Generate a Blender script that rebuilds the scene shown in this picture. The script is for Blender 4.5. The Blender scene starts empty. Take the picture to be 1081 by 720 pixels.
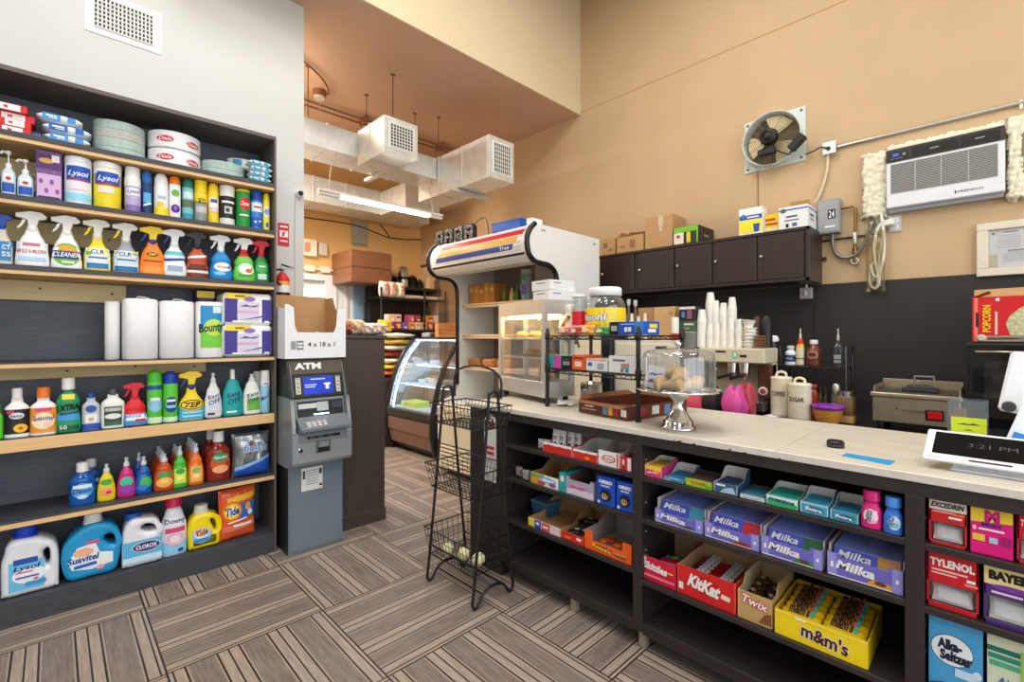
import bpy, math, random
from mathutils import Vector, Matrix
random.seed(11)
SC = bpy.context.scene
COL = SC.collection
PI = math.pi
# ------------------------------------------------------------------ camera model (image 1081x720)
F = 498.0; TH = math.radians(44.24); YH = 354.6; CAMH = 1.32
SI, CO = math.sin(TH), math.cos(TH)
def ray(u, v):
    r = (u-540.5)/F; k = (YH-v)/F
    return (r*CO+SI, -r*SI+CO, k)
def onx(u, v, x):
    d = ray(u, v); t = x/d[0]; return (x, d[1]*t, CAMH+d[2]*t)
def ony(u, v, y):
    d = ray(u, v); t = y/d[1]; return (d[0]*t, y, CAMH+d[2]*t)
def onz(u, v, z):
    d = ray(u, v); t = (z-CAMH)/d[2]; return (d[0]*t, d[1]*t, z)
RU = math.radians(1.5); BX, BY = .965, 3.08          # left shelf unit: right front corner and slight turn
UX, UY = math.cos(RU), -math.sin(RU); NX, NY = math.sin(RU), math.cos(RU)
def onu(u, v, d=0):
    D = ray(u, v); px, py = BX+NX*d, BY+NY*d
    t = (px*NX+py*NY)/(D[0]*NX+D[1]*NY)
    return ((D[0]*t-px)*UX+(D[1]*t-py)*UY, CAMH+D[2]*t)
def upos(s, d, z): return (BX+UX*s+NX*d, BY+UY*s+NY*d, z)
# ------------------------------------------------------------------ materials
def lin(c):
    o = []
    for x in c[:3]:
        x = x/255.0
        o.append(x/12.92 if x <= .04045 else ((x+.055)/1.055)**2.4)
    return tuple(o)+(1.0,)
MATS = {}
def mat(key, rgb, rough=.45, metal=0.0, var=.05, scale=40, trans=0.0, emit=0.0, bump=0.0, stretch=None, spec=.5, ior=1.45, alpha=1.0):
    if key in MATS: return MATS[key]
    m = bpy.data.materials.new(key); m.use_nodes = True
    nt = m.node_tree; N = nt.nodes; L = nt.links
    b = N['Principled BSDF']
    b.inputs['Roughness'].default_value = rough; b.inputs['Metallic'].default_value = metal
    b.inputs['Specular IOR Level'].default_value = spec; b.inputs['IOR'].default_value = ior
    b.inputs['Transmission Weight'].default_value = trans; b.inputs['Alpha'].default_value = alpha
    tc = N.new('ShaderNodeTexCoord'); mp = N.new('ShaderNodeMapping'); nz = N.new('ShaderNodeTexNoise')
    nz.inputs['Scale'].default_value = scale; nz.inputs['Detail'].default_value = 4
    if stretch: mp.inputs['Scale'].default_value = stretch
    L.new(tc.outputs['Object'], mp.inputs['Vector']); L.new(mp.outputs[0], nz.inputs['Vector'])
    mx = N.new('ShaderNodeMix'); mx.data_type = 'RGBA'
    c = lin(rgb)
    mx.inputs[6].default_value = tuple(max(0, x*(1-2*var)) for x in c[:3])+(1,)
    mx.inputs[7].default_value = tuple(min(1, x*(1+2*var)) for x in c[:3])+(1,)
    L.new(nz.outputs['Fac'], mx.inputs[0]); L.new(mx.outputs[2], b.inputs['Base Color'])
    if emit:
        b.inputs['Emission Strength'].default_value = emit; L.new(mx.outputs[2], b.inputs['Emission Color'])
    if bump:
        bp = N.new('ShaderNodeBump'); bp.inputs['Strength'].default_value = bump; bp.inputs['Distance'].default_value = .01
        L.new(nz.outputs['Fac'], bp.inputs['Height']); L.new(bp.outputs[0], b.inputs['Normal'])
    MATS[key] = m
    return m
def c(r, g, b, rough=.42):            # glossy print or plastic
    return mat('print_%d_%d_%d_%d' % (r, g, b, int(rough*100)), (r, g, b), rough)
def glass(key, rgb=(255, 255, 255), rough=.02, al=.22):
    """clear pane: mostly see-through with a real reflection"""
    if key in MATS: return MATS[key]
    m = bpy.data.materials.new(key); m.use_nodes = True
    nt = m.node_tree; N = nt.nodes; L = nt.links
    for n in list(N): N.remove(n)
    out = N.new('ShaderNodeOutputMaterial'); mix = N.new('ShaderNodeMixShader'); tr = N.new('ShaderNodeBsdfTransparent')
    gl = N.new('ShaderNodeBsdfPrincipled'); fr = N.new('ShaderNodeLayerWeight'); pw = N.new('ShaderNodeMath'); pw.operation = 'POWER'; pw.inputs[1].default_value = 3; ad = N.new('ShaderNodeMath')
    ad.operation = 'MULTIPLY_ADD'; ad.inputs[1].default_value = .75; ad.inputs[2].default_value = .03+al*.14
    gl.inputs['Roughness'].default_value = rough; gl.inputs['Base Color'].default_value = lin(rgb); gl.inputs['Metallic'].default_value = .7
    nz = N.new('ShaderNodeTexNoise'); nz.inputs['Scale'].default_value = 6
    mx = N.new('ShaderNodeMix'); mx.data_type = 'RGBA'; cc = lin(rgb)
    mx.inputs[6].default_value = cc; mx.inputs[7].default_value = tuple(min(1, .94*x) for x in cc[:3])+(1,)
    L.new(nz.outputs['Fac'], mx.inputs[0]); L.new(mx.outputs[2], tr.inputs['Color'])
    fr.inputs['Blend'].default_value = .5; L.new(fr.outputs['Facing'], pw.inputs[0]); L.new(pw.outputs[0], ad.inputs[0]); L.new(ad.outputs[0], mix.inputs[0])
    L.new(tr.outputs[0], mix.inputs[1]); L.new(gl.outputs[0], mix.inputs[2]); L.new(mix.outputs[0], out.inputs['Surface'])
    MATS[key] = m
    return m
WHITE = c(238, 238, 236); BLACK = c(18, 18, 20); RED = c(205, 28, 38); YEL = c(250, 214, 30); BLUE = c(28, 70, 170)
GREEN = c(50, 160, 60); ORANGE = c(245, 120, 25); TEAL = c(30, 165, 170); PURP = c(80, 55, 150); NAVY = c(24, 36, 96)
KRAFT = mat('kraft_card', (186, 145, 98), .8, var=.06, scale=25); CREAM = c(232, 224, 200)
GREYP = c(150, 152, 156); DGREY = c(60, 60, 64); PINK = c(235, 60, 150); SKY = c(95, 185, 230); LAV = c(150, 135, 200)
STEEL = mat('brushed_steel', (190, 188, 182), .28, 1.0, var=.06, scale=30, stretch=(1, 1, 25))
CHROME = mat('polished_chrome', (225, 225, 225), .08, 1.0, var=.02)
GALV = mat('galvanised_sheet', (218, 218, 212), .42, .6, var=.14, scale=9)
WIRE = mat('black_wire_coat', (24, 24, 26), .38, var=.1)
GLASS = glass('clear_glass')
CLEARP = glass('clear_plastic', (236, 238, 238), .12, .9)
# ------------------------------------------------------------------ object helpers
def tag(o, label=None, cat=None, group=None, kind=None):
    if label: o['label'] = label
    if cat: o['category'] = cat
    if group: o['group'] = group
    if kind: o['kind'] = kind
    return o
def thing(name, label, cat, loc=(0, 0, 0), rz=0.0, group=None):
    o = bpy.data.objects.new(name, None); COL.objects.link(o)
    o.empty_display_size = .05; o.location = loc; o.rotation_euler = (0, 0, rz)
    return tag(o, label, cat, group)
def copy_tree(o, parent=None):
    n = o.copy(); COL.objects.link(n)
    if parent is not None: n.parent = parent
    for ch in list(o.children): copy_tree(ch, n)
    return n
TXT = {}
def text_geo(s, bold=0.0):
    k = (s, bold)
    if k in TXT: return TXT[k]
    cu = bpy.data.curves.new('lettering', 'FONT'); cu.body = s; cu.size = 1; cu.resolution_u = 2; cu.offset = bold
    o = bpy.data.objects.new('lettering', cu); COL.objects.link(o)
    dg = bpy.context.evaluated_depsgraph_get()
    me = bpy.data.meshes.new_from_object(o.evaluated_get(dg))
    vs = [(v.co.x, v.co.y) for v in me.vertices]; fs = [tuple(p.vertices) for p in me.polygons]
    bpy.data.objects.remove(o); bpy.data.curves.remove(cu); bpy.data.meshes.remove(me)
    x0 = min(v[0] for v in vs); x1 = max(v[0] for v in vs); y0 = min(v[1] for v in vs); y1 = max(v[1] for v in vs)
    vs = [((x-x0)/(x1-x0)-.5, (y-y0)/(y1-y0)-.5) for x, y in vs]
    TXT[k] = (vs, fs)
    return TXT[k]
def crom(pts, k=4, closed=False):
    """smooth curve through points"""
    n = len(pts); out = []
    rng = range(n) if closed else range(n-1)
    for i in rng:
        if closed: p = [pts[(i-1) % n], pts[i], pts[(i+1) % n], pts[(i+2) % n]]
        else: p = [pts[max(i-1, 0)], pts[i], pts[i+1], pts[min(i+2, n-1)]]
        for j in range(k):
            t = j/k
            out.append(tuple(.5*(2*b+(c_-a)*t+(2*a-5*b+4*c_-d)*t*t+(-a+3*b-3*c_+d)*t**3) for a, b, c_, d in zip(*p)))
    if not closed: out.append(tuple(pts[-1]))
    return out
class MB:
    def __init__(s): s.v = []; s.f = []; s.mi = []; s.sm = []; s.mats = []; s.mark = 0
    def slot(s, m):
        if m not in s.mats: s.mats.append(m)
        return s.mats.index(m)
    def add(s, vs, fs, m, smooth=False):
        b = len(s.v); s.v += [tuple(v) for v in vs]; k = s.slot(m)
        for f in fs: s.f.append(tuple(b+i for i in f)); s.mi.append(k); s.sm.append(smooth)
        return s
    def begin(s): s.mark = len(s.v); return s
    def xf(s, M):
        for i in range(s.mark, len(s.v)): s.v[i] = tuple(M @ Vector(s.v[i]))
        return s
    def box(s, x0, x1, y0, y1, z0, z1, m, b=0.0):
        if x0 > x1: x0, x1 = x1, x0
        if y0 > y1: y0, y1 = y1, y0
        if z0 > z1: z0, z1 = z1, z0
        if not b:
            vs = [(x, y, z) for x in (x0, x1) for y in (y0, y1) for z in (z0, z1)]
            return s.add(vs, [(0, 1, 3, 2), (4, 6, 7, 5), (0, 4, 5, 1), (2, 3, 7, 6), (0, 2, 6, 4), (1, 5, 7, 3)], m)
        b = min(b, (x1-x0)*.45, (y1-y0)*.45, (z1-z0)*.45)
        vs = []; idx = {}
        for i, x in enumerate((x0, x1)):
            for j, y in enumerate((y0, y1)):
                for k, z in enumerate((z0, z1)):
                    xi = x+b*(1-2*i); yj = y+b*(1-2*j); zk = z+b*(1-2*k)
                    for a, p in enumerate(((x, yj, zk), (xi, y, zk), (xi, yj, z))):
                        idx[i, j, k, a] = len(vs); vs.append(p)
        fs = []
        for a in range(3):
            o1, o2 = [q for q in range(3) if q != a]
            for e in (0, 1):
                def g(p, q, a=a, o1=o1, o2=o2, e=e):
                    t = [0, 0, 0]; t[a] = e; t[o1] = p; t[o2] = q; return idx[t[0], t[1], t[2], a]
                f = [g(0, 0), g(1, 0), g(1, 1), g(0, 1)]
                fs.append(tuple(f if (e == 1) == (a != 1) else f[::-1]))
        for a in range(3):                      # edges along axis a
            o1, o2 = [q for q in range(3) if q != a]
            for p in (0, 1):
                for q in (0, 1):
                    def h(e, w, a=a, o1=o1, o2=o2, p=p, q=q):
                        t = [0, 0, 0]; t[a] = e; t[o1] = p; t[o2] = q; return idx[t[0], t[1], t[2], w]
                    fs.append((h(0, o1), h(1, o1), h(1, o2), h(0, o2)))
        for i in (0, 1):
            for j in (0, 1):
                for k in (0, 1): fs.append((idx[i, j, k, 0], idx[i, j, k, 1], idx[i, j, k, 2]))
        return s.add(vs, fs, m)
    def loft(s, rings, m, cap=True, smooth=True, closed=True):
        n = len(rings[0]); vs = [p for r in rings for p in r]; fs = []
        for i in range(len(rings)-1):
            for j in range(n if closed else n-1):
                k = (j+1) % n
                fs.append((i*n+j, i*n+k, (i+1)*n+k, (i+1)*n+j))
        s.add(vs, fs, m, smooth)
        if cap and closed:
            s.add(rings[0], [tuple(range(n))[::-1]], m); s.add(rings[-1], [tuple(range(n))], m)
        return s
    def lathe(s, prof, m, cx=0, cy=0, n=20, sq=1.0, cap=True, smooth=True):
        return s.loft([[(cx+r*math.sin(2*PI*i/n), cy-sq*r*math.cos(2*PI*i/n), z) for i in range(n)] for r, z in prof], m, cap, smooth)
    def cyl(s, cx, cy, z0, z1, r, m, n=20, b=0.0):
        if b: return s.lathe([(r-b, z0), (r, z0+b), (r, z1-b), (r-b, z1)], m, cx, cy, n, smooth=False)
        return s.lathe([(r, z0), (r, z1)], m, cx, cy, n, smooth=False) if n < 10 else s.lathe([(r*.97, z0), (r, z0+r*.03), (r, z1-r*.03), (r*.97, z1)], m, cx, cy, n)
    def rod(s, p, q, r, m, n=8): return s.tube([p, q], r, m, n)
    def tube(s, pts, r, m, n=8, closed=False, cap=True):
        P = [Vector(p) for p in pts]; k = len(P); rings = []; up = None
        for i in range(k):
            if closed: t = (P[(i+1) % k]-P[i-1])
            else: t = P[min(i+1, k-1)]-P[max(i-1, 0)]
            t.normalize()
            if up is None:
                up = Vector((0, 0, 1)) if abs(t.z) < .9 else Vector((1, 0, 0))
            a = up-t*up.dot(t)
            if a.length < 1e-5: a = t.orthogonal()
            a.normalize(); bb = t.cross(a); up = a
            rr = r[i] if isinstance(r, (list, tuple)) else r
            rings.append([tuple(P[i]+a*rr*math.cos(2*PI*j/n)+bb*rr*math.sin(2*PI*j/n)) for j in range(n)])
        if closed: rings.append(rings[0])
        return s.loft(rings, m, cap and not closed, True)
    def prism(s, poly, ax, a0, a1, m, smooth=False):
        """2-D outline pushed along axis ax ('x': poly is (y,z); 'y': (x,z); 'z': (x,y))"""
        def P(p, a): return {'x': (a, p[0], p[1]), 'y': (p[0], a, p[1]), 'z': (p[0], p[1], a)}[ax]
        n = len(poly); vs = [P(p, a0) for p in poly]+[P(p, a1) for p in poly]
        s.add(vs, [(i, (i+1) % n, n+(i+1) % n, n+i) for i in range(n)], m, smooth)
        return s.add(vs, [tuple(range(n))[::-1], tuple(range(n, 2*n))], m)
    def plate(s, outline, holes, depth, bev, m, res=2):
        """rounded slab in the x-z plane, centred on y=0, with real holes"""
        cu = bpy.data.curves.new('slab', 'CURVE'); cu.dimensions = '2D'; cu.fill_mode = 'BOTH'
        cu.extrude = max(depth/2-bev, 0); cu.bevel_depth = bev; cu.bevel_resolution = res; cu.offset = -bev
        for ol in [outline]+list(holes):
            sp = cu.splines.new('POLY'); sp.points.add(len(ol)-1); sp.use_cyclic_u = True
            for q, p in zip(sp.points, ol): q.co = (p[0], p[1], 0, 1)
        o = bpy.data.objects.new('slab', cu); COL.objects.link(o)
        me = bpy.data.meshes.new_from_object(o.evaluated_get(bpy.context.evaluated_depsgraph_get()))
        s.add([(v.co.x, -v.co.z, v.co.y) for v in me.vertices], [tuple(p.vertices) for p in me.polygons], m, bev > .004)
        bpy.data.objects.remove(o); bpy.data.curves.remove(cu); bpy.data.meshes.remove(me)
        return s
    def decor(s, el, W, Hh, surf=None, base=0.0, step=.0004):
        """printed patches and lettering on a front facing -y; sizes as shares of W and Hh"""
        if surf is None: surf = lambda x, z: 0.0
        off = base
        for e in el:
            off += step; k = e[0]
            if k == 'b':
                continue
            cx, cz, w, h = e[2]*W, e[3]*Hh, e[4]*W, e[5]*Hh
            if k == 'r':
                nx, nz = (8, 4); g = [(cx+w*(i/nx-.5), cz+h*(j/nz-.5)) for j in range(nz+1) for i in range(nx+1)]
                fs = [(j*(nx+1)+i, j*(nx+1)+i+1, (j+1)*(nx+1)+i+1, (j+1)*(nx+1)+i) for j in range(nz) for i in range(nx)]
                s.add([(x, surf(x, z)-off, z) for x, z in g], fs, e[1])
            elif k == 'e':
                n = 20; g = [(cx, cz)]+[(cx+w/2*q*math.cos(2*PI*i/n), cz+h/2*q*math.sin(2*PI*i/n)) for q in (.5, 1) for i in range(n)]
                fs = [(0, 1+i, 1+(i+1) % n) for i in range(n)]+[(1+i, 1+n+i, 1+n+(i+1) % n, 1+(i+1) % n) for i in range(n)]
                s.add([(x, surf(x, z)-off, z) for x, z in g], fs, e[1])
            elif k == 'p':                      # free polygon: e[6] = unit points
                pl = [(a0+(a1-a0)*j/5, b0+(b1-b0)*j/5) for (a0, b0), (a1, b1) in zip(e[6], e[6][1:]+e[6][:1]) for j in range(5)]; n = len(pl)
                ax, bx = sum(p[0] for p in pl)/n, sum(p[1] for p in pl)/n
                g = [(cx+w*(ax+(a-ax)*q), cz+h*(bx+(b-bx)*q)) for q in (1, .75, .5, .25, .02) for a, b in pl]
                s.add([(x, surf(x, z)-off, z) for x, z in g], [(r*n+i, r*n+(i+1) % n, (r+1)*n+(i+1) % n, (r+1)*n+i) for r in range(4) for i in range(n)], e[1])
            elif k == 't':
                sh = e[7] if len(e) > 7 else 0.0; rot = e[8] if len(e) > 8 else 0.0; bold = e[9] if len(e) > 9 else .015
                vs, fs = text_geo(e[6], bold); ca, sa = math.cos(rot), math.sin(rot); out = []
                for a, b in vs:
                    x0, z0 = w*a+sh*h*b, h*b
                    x, z = cx+x0*ca-z0*sa, cz+x0*sa+z0*ca
                    out.append((x, surf(x, z)-off-.0003, z))
                s.add(out, fs, e[1])
        return s
    def build(s, name, parent=None, loc=None, rz=None, bev=0.0):
        me = bpy.data.meshes.new(name); me.from_pydata(s.v, [], s.f)
        for m in s.mats: me.materials.append(m)
        me.polygons.foreach_set('material_index', s.mi); me.polygons.foreach_set('use_smooth', s.sm); me.update()
        o = bpy.data.objects.new(name, me); COL.objects.link(o)
        if parent is not None: o.parent = parent
        if loc: o.location = loc
        if rz is not None: o.rotation_euler = (0, 0, rz)
        return o
def struct(name, mb, **k): return tag(mb.build(name, **k), kind='structure')
def T(x, y, z): return Matrix.Translation((x, y, z))
def RZ(a): return Matrix.Rotation(a, 4, 'Z')
def RX(a): return Matrix.Rotation(a, 4, 'X')
def RY(a): return Matrix.Rotation(a, 4, 'Y')
# ------------------------------------------------------------------ bottle bodies
class Body:
    """lofted container: prof = (z, half width, half depth) in metres, superellipse exponent n"""
    def __init__(s, prof, n=2.4, k=4, smooth=True):
        q = crom(prof, k) if smooth else prof; s.p = []; s.n = n
        for z, w, d in q:
            z = max(z, s.p[-1][0] if s.p else 0.0); s.p.append((z, w, d))
    def at(s, z):
        p = s.p
        if z <= p[0][0]: return p[0][1:]
        for a, b in zip(p, p[1:]):
            if z <= b[0]:
                t = (z-a[0])/max(b[0]-a[0], 1e-9); return (a[1]+(b[1]-a[1])*t, a[2]+(b[2]-a[2])*t)
        return p[-1][1:]
    def surf(s, x, z):
        w, d = s.at(z); q = min(abs(x)/max(w, 1e-6), .995)
        return -d*(1-q**s.n)**(1/s.n)
    def ring(s, z, w, d, N=24, g=0.0):
        o = []
        for i in range(N):
            a = 2*PI*i/N; sn, cs = math.sin(a), math.cos(a)
            o.append(((w+g)*math.copysign(abs(sn)**(2/s.n), sn), -(d+g)*math.copysign(abs(cs)**(2/s.n), cs), z))
        return o
    def mesh(s, mb, m, N=24): return mb.loft([s.ring(*q, N=N) for q in s.p], m)
    def band(s, mb, z0, z1, m, g=.0005, N=24):
        zs = [z0+(z1-z0)*i/6 for i in range(7)]
        return mb.loft([s.ring(z, *s.at(z), N=N, g=g) for z in zs], m, cap=False)
def label_part(root, body, el, W, Hh, name='label'):
    if not el: return
    m = MB()
    for e in el:
        if e[0] == 'b': body.band(m, e[2]*Hh, e[3]*Hh, e[1], g=e[4] if len(e) > 4 else .0005)
    m.decor(el, W, Hh, body.surf, base=.0009)
    return m.build(name, root)
def trigger(root, z, s, head, trig, collar=None, flip=1):
    """pistol-grip spray head, nozzle to the left; s = its width"""
    m = MB(); m.lathe([(.15*s, z-.01), (.19*s, z), (.19*s, z+.16*s), (.14*s, z+.2*s)], collar or head, n=16)
    ol = [(-.55, .62), (-.56, .8), (-.4, .84), (-.1, .95), (.3, .93), (.5, .74), (.44, .62), (.22, .56), (.14, .2), (-.14, .2), (-.16, .52), (-.34, .58)]
    m.begin().plate([(flip*a*s, z+(b-.05)*s) for a, b in ol], [], .26*s, .035*s, head)
    h = m.build('spray_head', root)
    t = MB(); tp = [(-.2, .5), (-.34, .5), (-.4, .3), (-.52, .1), (-.46, .06), (-.34, .2), (-.26, .38)]
    t.plate([(flip*a*s, z+(b-.02)*s) for a, b in tp], [], .16*s, .02*s, trig)
    t.build('trigger', h)
    return h
def spray_bottle(label, P, body, head, trig, el, lean=.5, collar=None, group=None, name='spray_bottle', hb=.66, shape=0):
    x, y, z, W, Hh = P; w = W/2; H = Hh*hb
    root = thing(name, label, 'spray bottle', (x, y, z), -RU, group)
    pr = {0: [(0, .9), (.03, 1), (.3, 1), (.48, .99), (.6, .86), (.72, .6), (.84, .42), (1, .36)],
          1: [(0, .88), (.04, 1), (.25, .98), (.45, .9), (.6, .82), (.75, .66), (.86, .48), (1, .36)],
          2: [(0, .86), (.04, .97), (.2, 1), (.4, .9), (.5, .82), (.65, .84), (.8, .62), (.9, .4), (1, .34)]}[shape]
    B = Body([(a*H, b*w, min(b*w*.62, .05)) for a, b in pr], 2.8)
    mb = MB(); B.mesh(mb, body); mb.build('bottle_body', root)
    label_part(root, B, el, W, H)
    trigger(root, H-.004, min(W*1.0, (Hh-H)*1.1), head, trig, collar)
    return root
def can(label, P, body, cap, el, group=None, name='aerosol_can', capw=.8, caph=.2, dome=True, rz=0):
    x, y, z, W, Hh = P; r = W/2; H = Hh*(1-caph)
    root = thing(name, label, 'aerosol can', (x, y, z), -RU+rz, group)
    B = Body([(0, r*.95, r*.95), (.004, r, r), (H-.012, r, r), (H-.004, r*.95, r*.95), (H, r*.82, r*.82)], 2, smooth=False)
    mb = MB(); B.mesh(mb, body); mb.build('can_body', root)
    label_part(root, B, el, W, H)
    cc = MB(); q = r*capw
    if dome: cc.lathe([(q, H-.006), (q, H+.4*caph*Hh), (q*.9, H+.72*caph*Hh), (q*.6, H+.93*caph*Hh), (q*.25, Hh)], cap)
    else: cc.lathe([(q, H-.006), (q, Hh-.004), (q*.94, Hh)], cap)
    cc.build('cap', root)
    return root
def canister(label, P, body, lid, el, group=None, name='wipes_canister', lidh=.12, cat='canister'):
    x, y, z, W, Hh = P; r = W/2; H = Hh*(1-lidh)
    root = thing(name, label, cat, (x, y, z), -RU, group)
    B = Body([(0, r*.93, r*.93), (.006, r*.97, r*.97), (H, r*.97, r*.97)], 2, smooth=False)
    mb = MB(); B.mesh(mb, body); mb.build('canister_body', root)
    label_part(root, B, el, W, H)
    l = MB(); l.lathe([(r, H-.004), (r, Hh-.01), (r*.93, Hh-.002), (r*.5, Hh)], lid); l.build('lid', root)
    return root
SH = {'flat': [(0, .92), (.03, 1), (.66, 1), (.78, .9), (.86, .6), (.9, .48), (1, .46)],
      'dish': [(0, .8), (.05, .97), (.25, 1), (.5, .92), (.66, .76), (.78, .7), (.88, .46), (1, .3)],
      'waist': [(0, .84), (.06, 1), (.3, .97), (.52, .8), (.7, .93), (.84, .75), (.93, .4), (1, .34)],
      'clean': [(0, .9), (.04, 1), (.55, .98), (.7, .86), (.8, .72), (.9, .62), (1, .3)],
      'round': [(0, .9), (.03, 1), (.6, 1), (.75, .96), (.86, .7), (.93, .5), (1, .48)]}
def bottle(label, P, shape, body, cap, el, group=None, name='bottle', caph=.14, capw=.5, dep=.62, rz=None, nib=False, cat='bottle', n=2.6, N=24):
    x, y, z, W, Hh = P; w = W/2; H = Hh*(1-caph)
    root = thing(name, label, cat, (x, y, z), -RU if rz is None else rz, group)
    B = Body([(a*H, b*w, b*w*dep) for a, b in SH[shape]], n)
    mb = MB(); B.mesh(mb, body, N); mb.build('bottle_body', root)
    label_part(root, B, el, W, H)
    cc = MB(); q = w*capw
    if nib: cc.lathe([(q, H-.003), (q, H+.35*(Hh-H)), (q*.55, H+.5*(Hh-H)), (q*.6, H+.8*(Hh-H)), (q*.72, H+.86*(Hh-H)), (q*.6, Hh)], cap, n=12)
    else: cc.lathe([(q*1.03, H-.003), (q, Hh-.004), (q*.9, Hh)], cap, n=16)
    cc.build('cap', root)
    return root
def carton(name, label, cat, loc, rz, W, D, Hh, m, front=(), left=(), right=(), top=(), group=None, b=.0015, back=None):
    """closed printed box, front at y=0 going back to y=D"""
    root = thing(name, label, cat, loc, rz, group)
    mb = MB(); mb.box(-W/2, W/2, 0, D, 0, Hh, m, b); mb.build('box_body', root)
    p = MB()
    if front: p.decor(front, W, Hh)
    if left: p.begin().decor(left, D, Hh).xf(T(-W/2, D/2, 0) @ RZ(-PI/2))
    if right: p.begin().decor(right, D, Hh).xf(T(W/2, D/2, 0) @ RZ(PI/2))
    if top: p.begin().decor(top, W, D).xf(T(0, 0, Hh) @ RX(-PI/2))
    if p.f: p.build('printed_panel', root)
    return root
def tray(name, label, cat, loc, rz, W, D, Hf, Hb, out, inn, front=(), side=None, group=None, cut=.35, left=(), right=(), t=.003, ears=0.0, earh=None):
    """open display carton: low front, tall back, side walls stepping down; ears = width of front corner posts"""
    root = thing(name, label, cat, loc, rz, group)
    side = out if side is None else side
    mb = MB(); eh = earh or Hf
    def wallx(x0, sgn, m):
        pl = [(0, .001), (D, .001), (D, Hb), (D*(1-cut)+.0, Hb), (D*(.55-cut*.5), max(eh, Hf)), (0, max(eh, Hf))]
        mb.prism(pl, 'x', x0, x0+sgn*t/2, m); mb.prism(pl, 'x', x0+sgn*t/2, x0+sgn*t, inn)
    wallx(-W/2, 1, side); wallx(W/2, -1, side)
    for y0, sg, hh, m in ((0, 1, Hf, out), (D, -1, Hb, side)):
        mb.box(-W/2+t, W/2-t, y0, y0+sg*t/2, 0, hh, m); mb.box(-W/2+t, W/2-t, y0+sg*t/2, y0+sg*t, 0, hh, inn)
    if ears:
        for s_ in (-1, 1):
            mb.box(s_*(W/2), s_*(W/2-ears), -.0006, t/2, 0, eh, out); mb.box(s_*(W/2), s_*(W/2-ears), t/2, t, 0, eh, inn)
    mb.box(-W/2+t, W/2-t, t, D-t, .0005, t, inn)
    mb.build('tray_body', root)
    p = MB()
    if front: p.decor(front, W, Hf, base=.001)
    if left: p.begin().decor(left, D, Hb).xf(T(-W/2, D/2, 0) @ RZ(-PI/2))
    if right: p.begin().decor(right, D, Hb).xf(T(W/2-t-.0006, D/2, 0) @ RZ(-PI/2))
    if p.f: p.build('printed_panel', root)
    return root
def pouch_mesh(mb, W, Hh, D, m, seed=0, crimp=.06, nx=14, nz=16, wob=.12, seal=None):
    """pillow bag standing in x-z with crimped top and bottom"""
    rd = random.Random(seed); ph = [rd.uniform(0, 6) for _ in range(6)]
    for sgn in (-1, 1):
        vs = []; fs = []
        for j in range(nz+1):
            for i in range(nx+1):
                a = i/nx*2-1; b_ = j/nz
                e = max(0, 1-abs(a)**3)*max(0, 1-abs(2*b_-1)**4)
                wv = 1+wob*(math.sin(5*a+ph[0]+4*b_)*math.sin(7*b_+ph[1]))+wob*.5*math.sin(13*a+ph[2])*math.sin(11*b_+ph[3])
                edge = 1-.04*math.sin(b_*PI)*1.5
                vs.append((a*W/2*edge, sgn*(D/2*e**.6*wv+.0006), b_*Hh))
        for j in range(nz):
            for i in range(nx):
                f = (j*(nx+1)+i, j*(nx+1)+i+1, (j+1)*(nx+1)+i+1, (j+1)*(nx+1)+i)
                k = seal if (seal and (j == 0 or j == nz-1)) else m
                mb.add([vs[q] for q in f], [(0, 1, 2, 3) if sgn < 0 else (3, 2, 1, 0)], k, True)
    return mb
def pouch_surf(W, Hh, D):
    def f(x, z):
        a = min(1, abs(2*x/W)); b_ = min(1, max(0, z/Hh))
        e = max(0, 1-a**3)*max(0, 1-abs(2*b_-1)**4)
        return -(D/2*e**.6*1.12+.0012)
    return f
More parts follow.
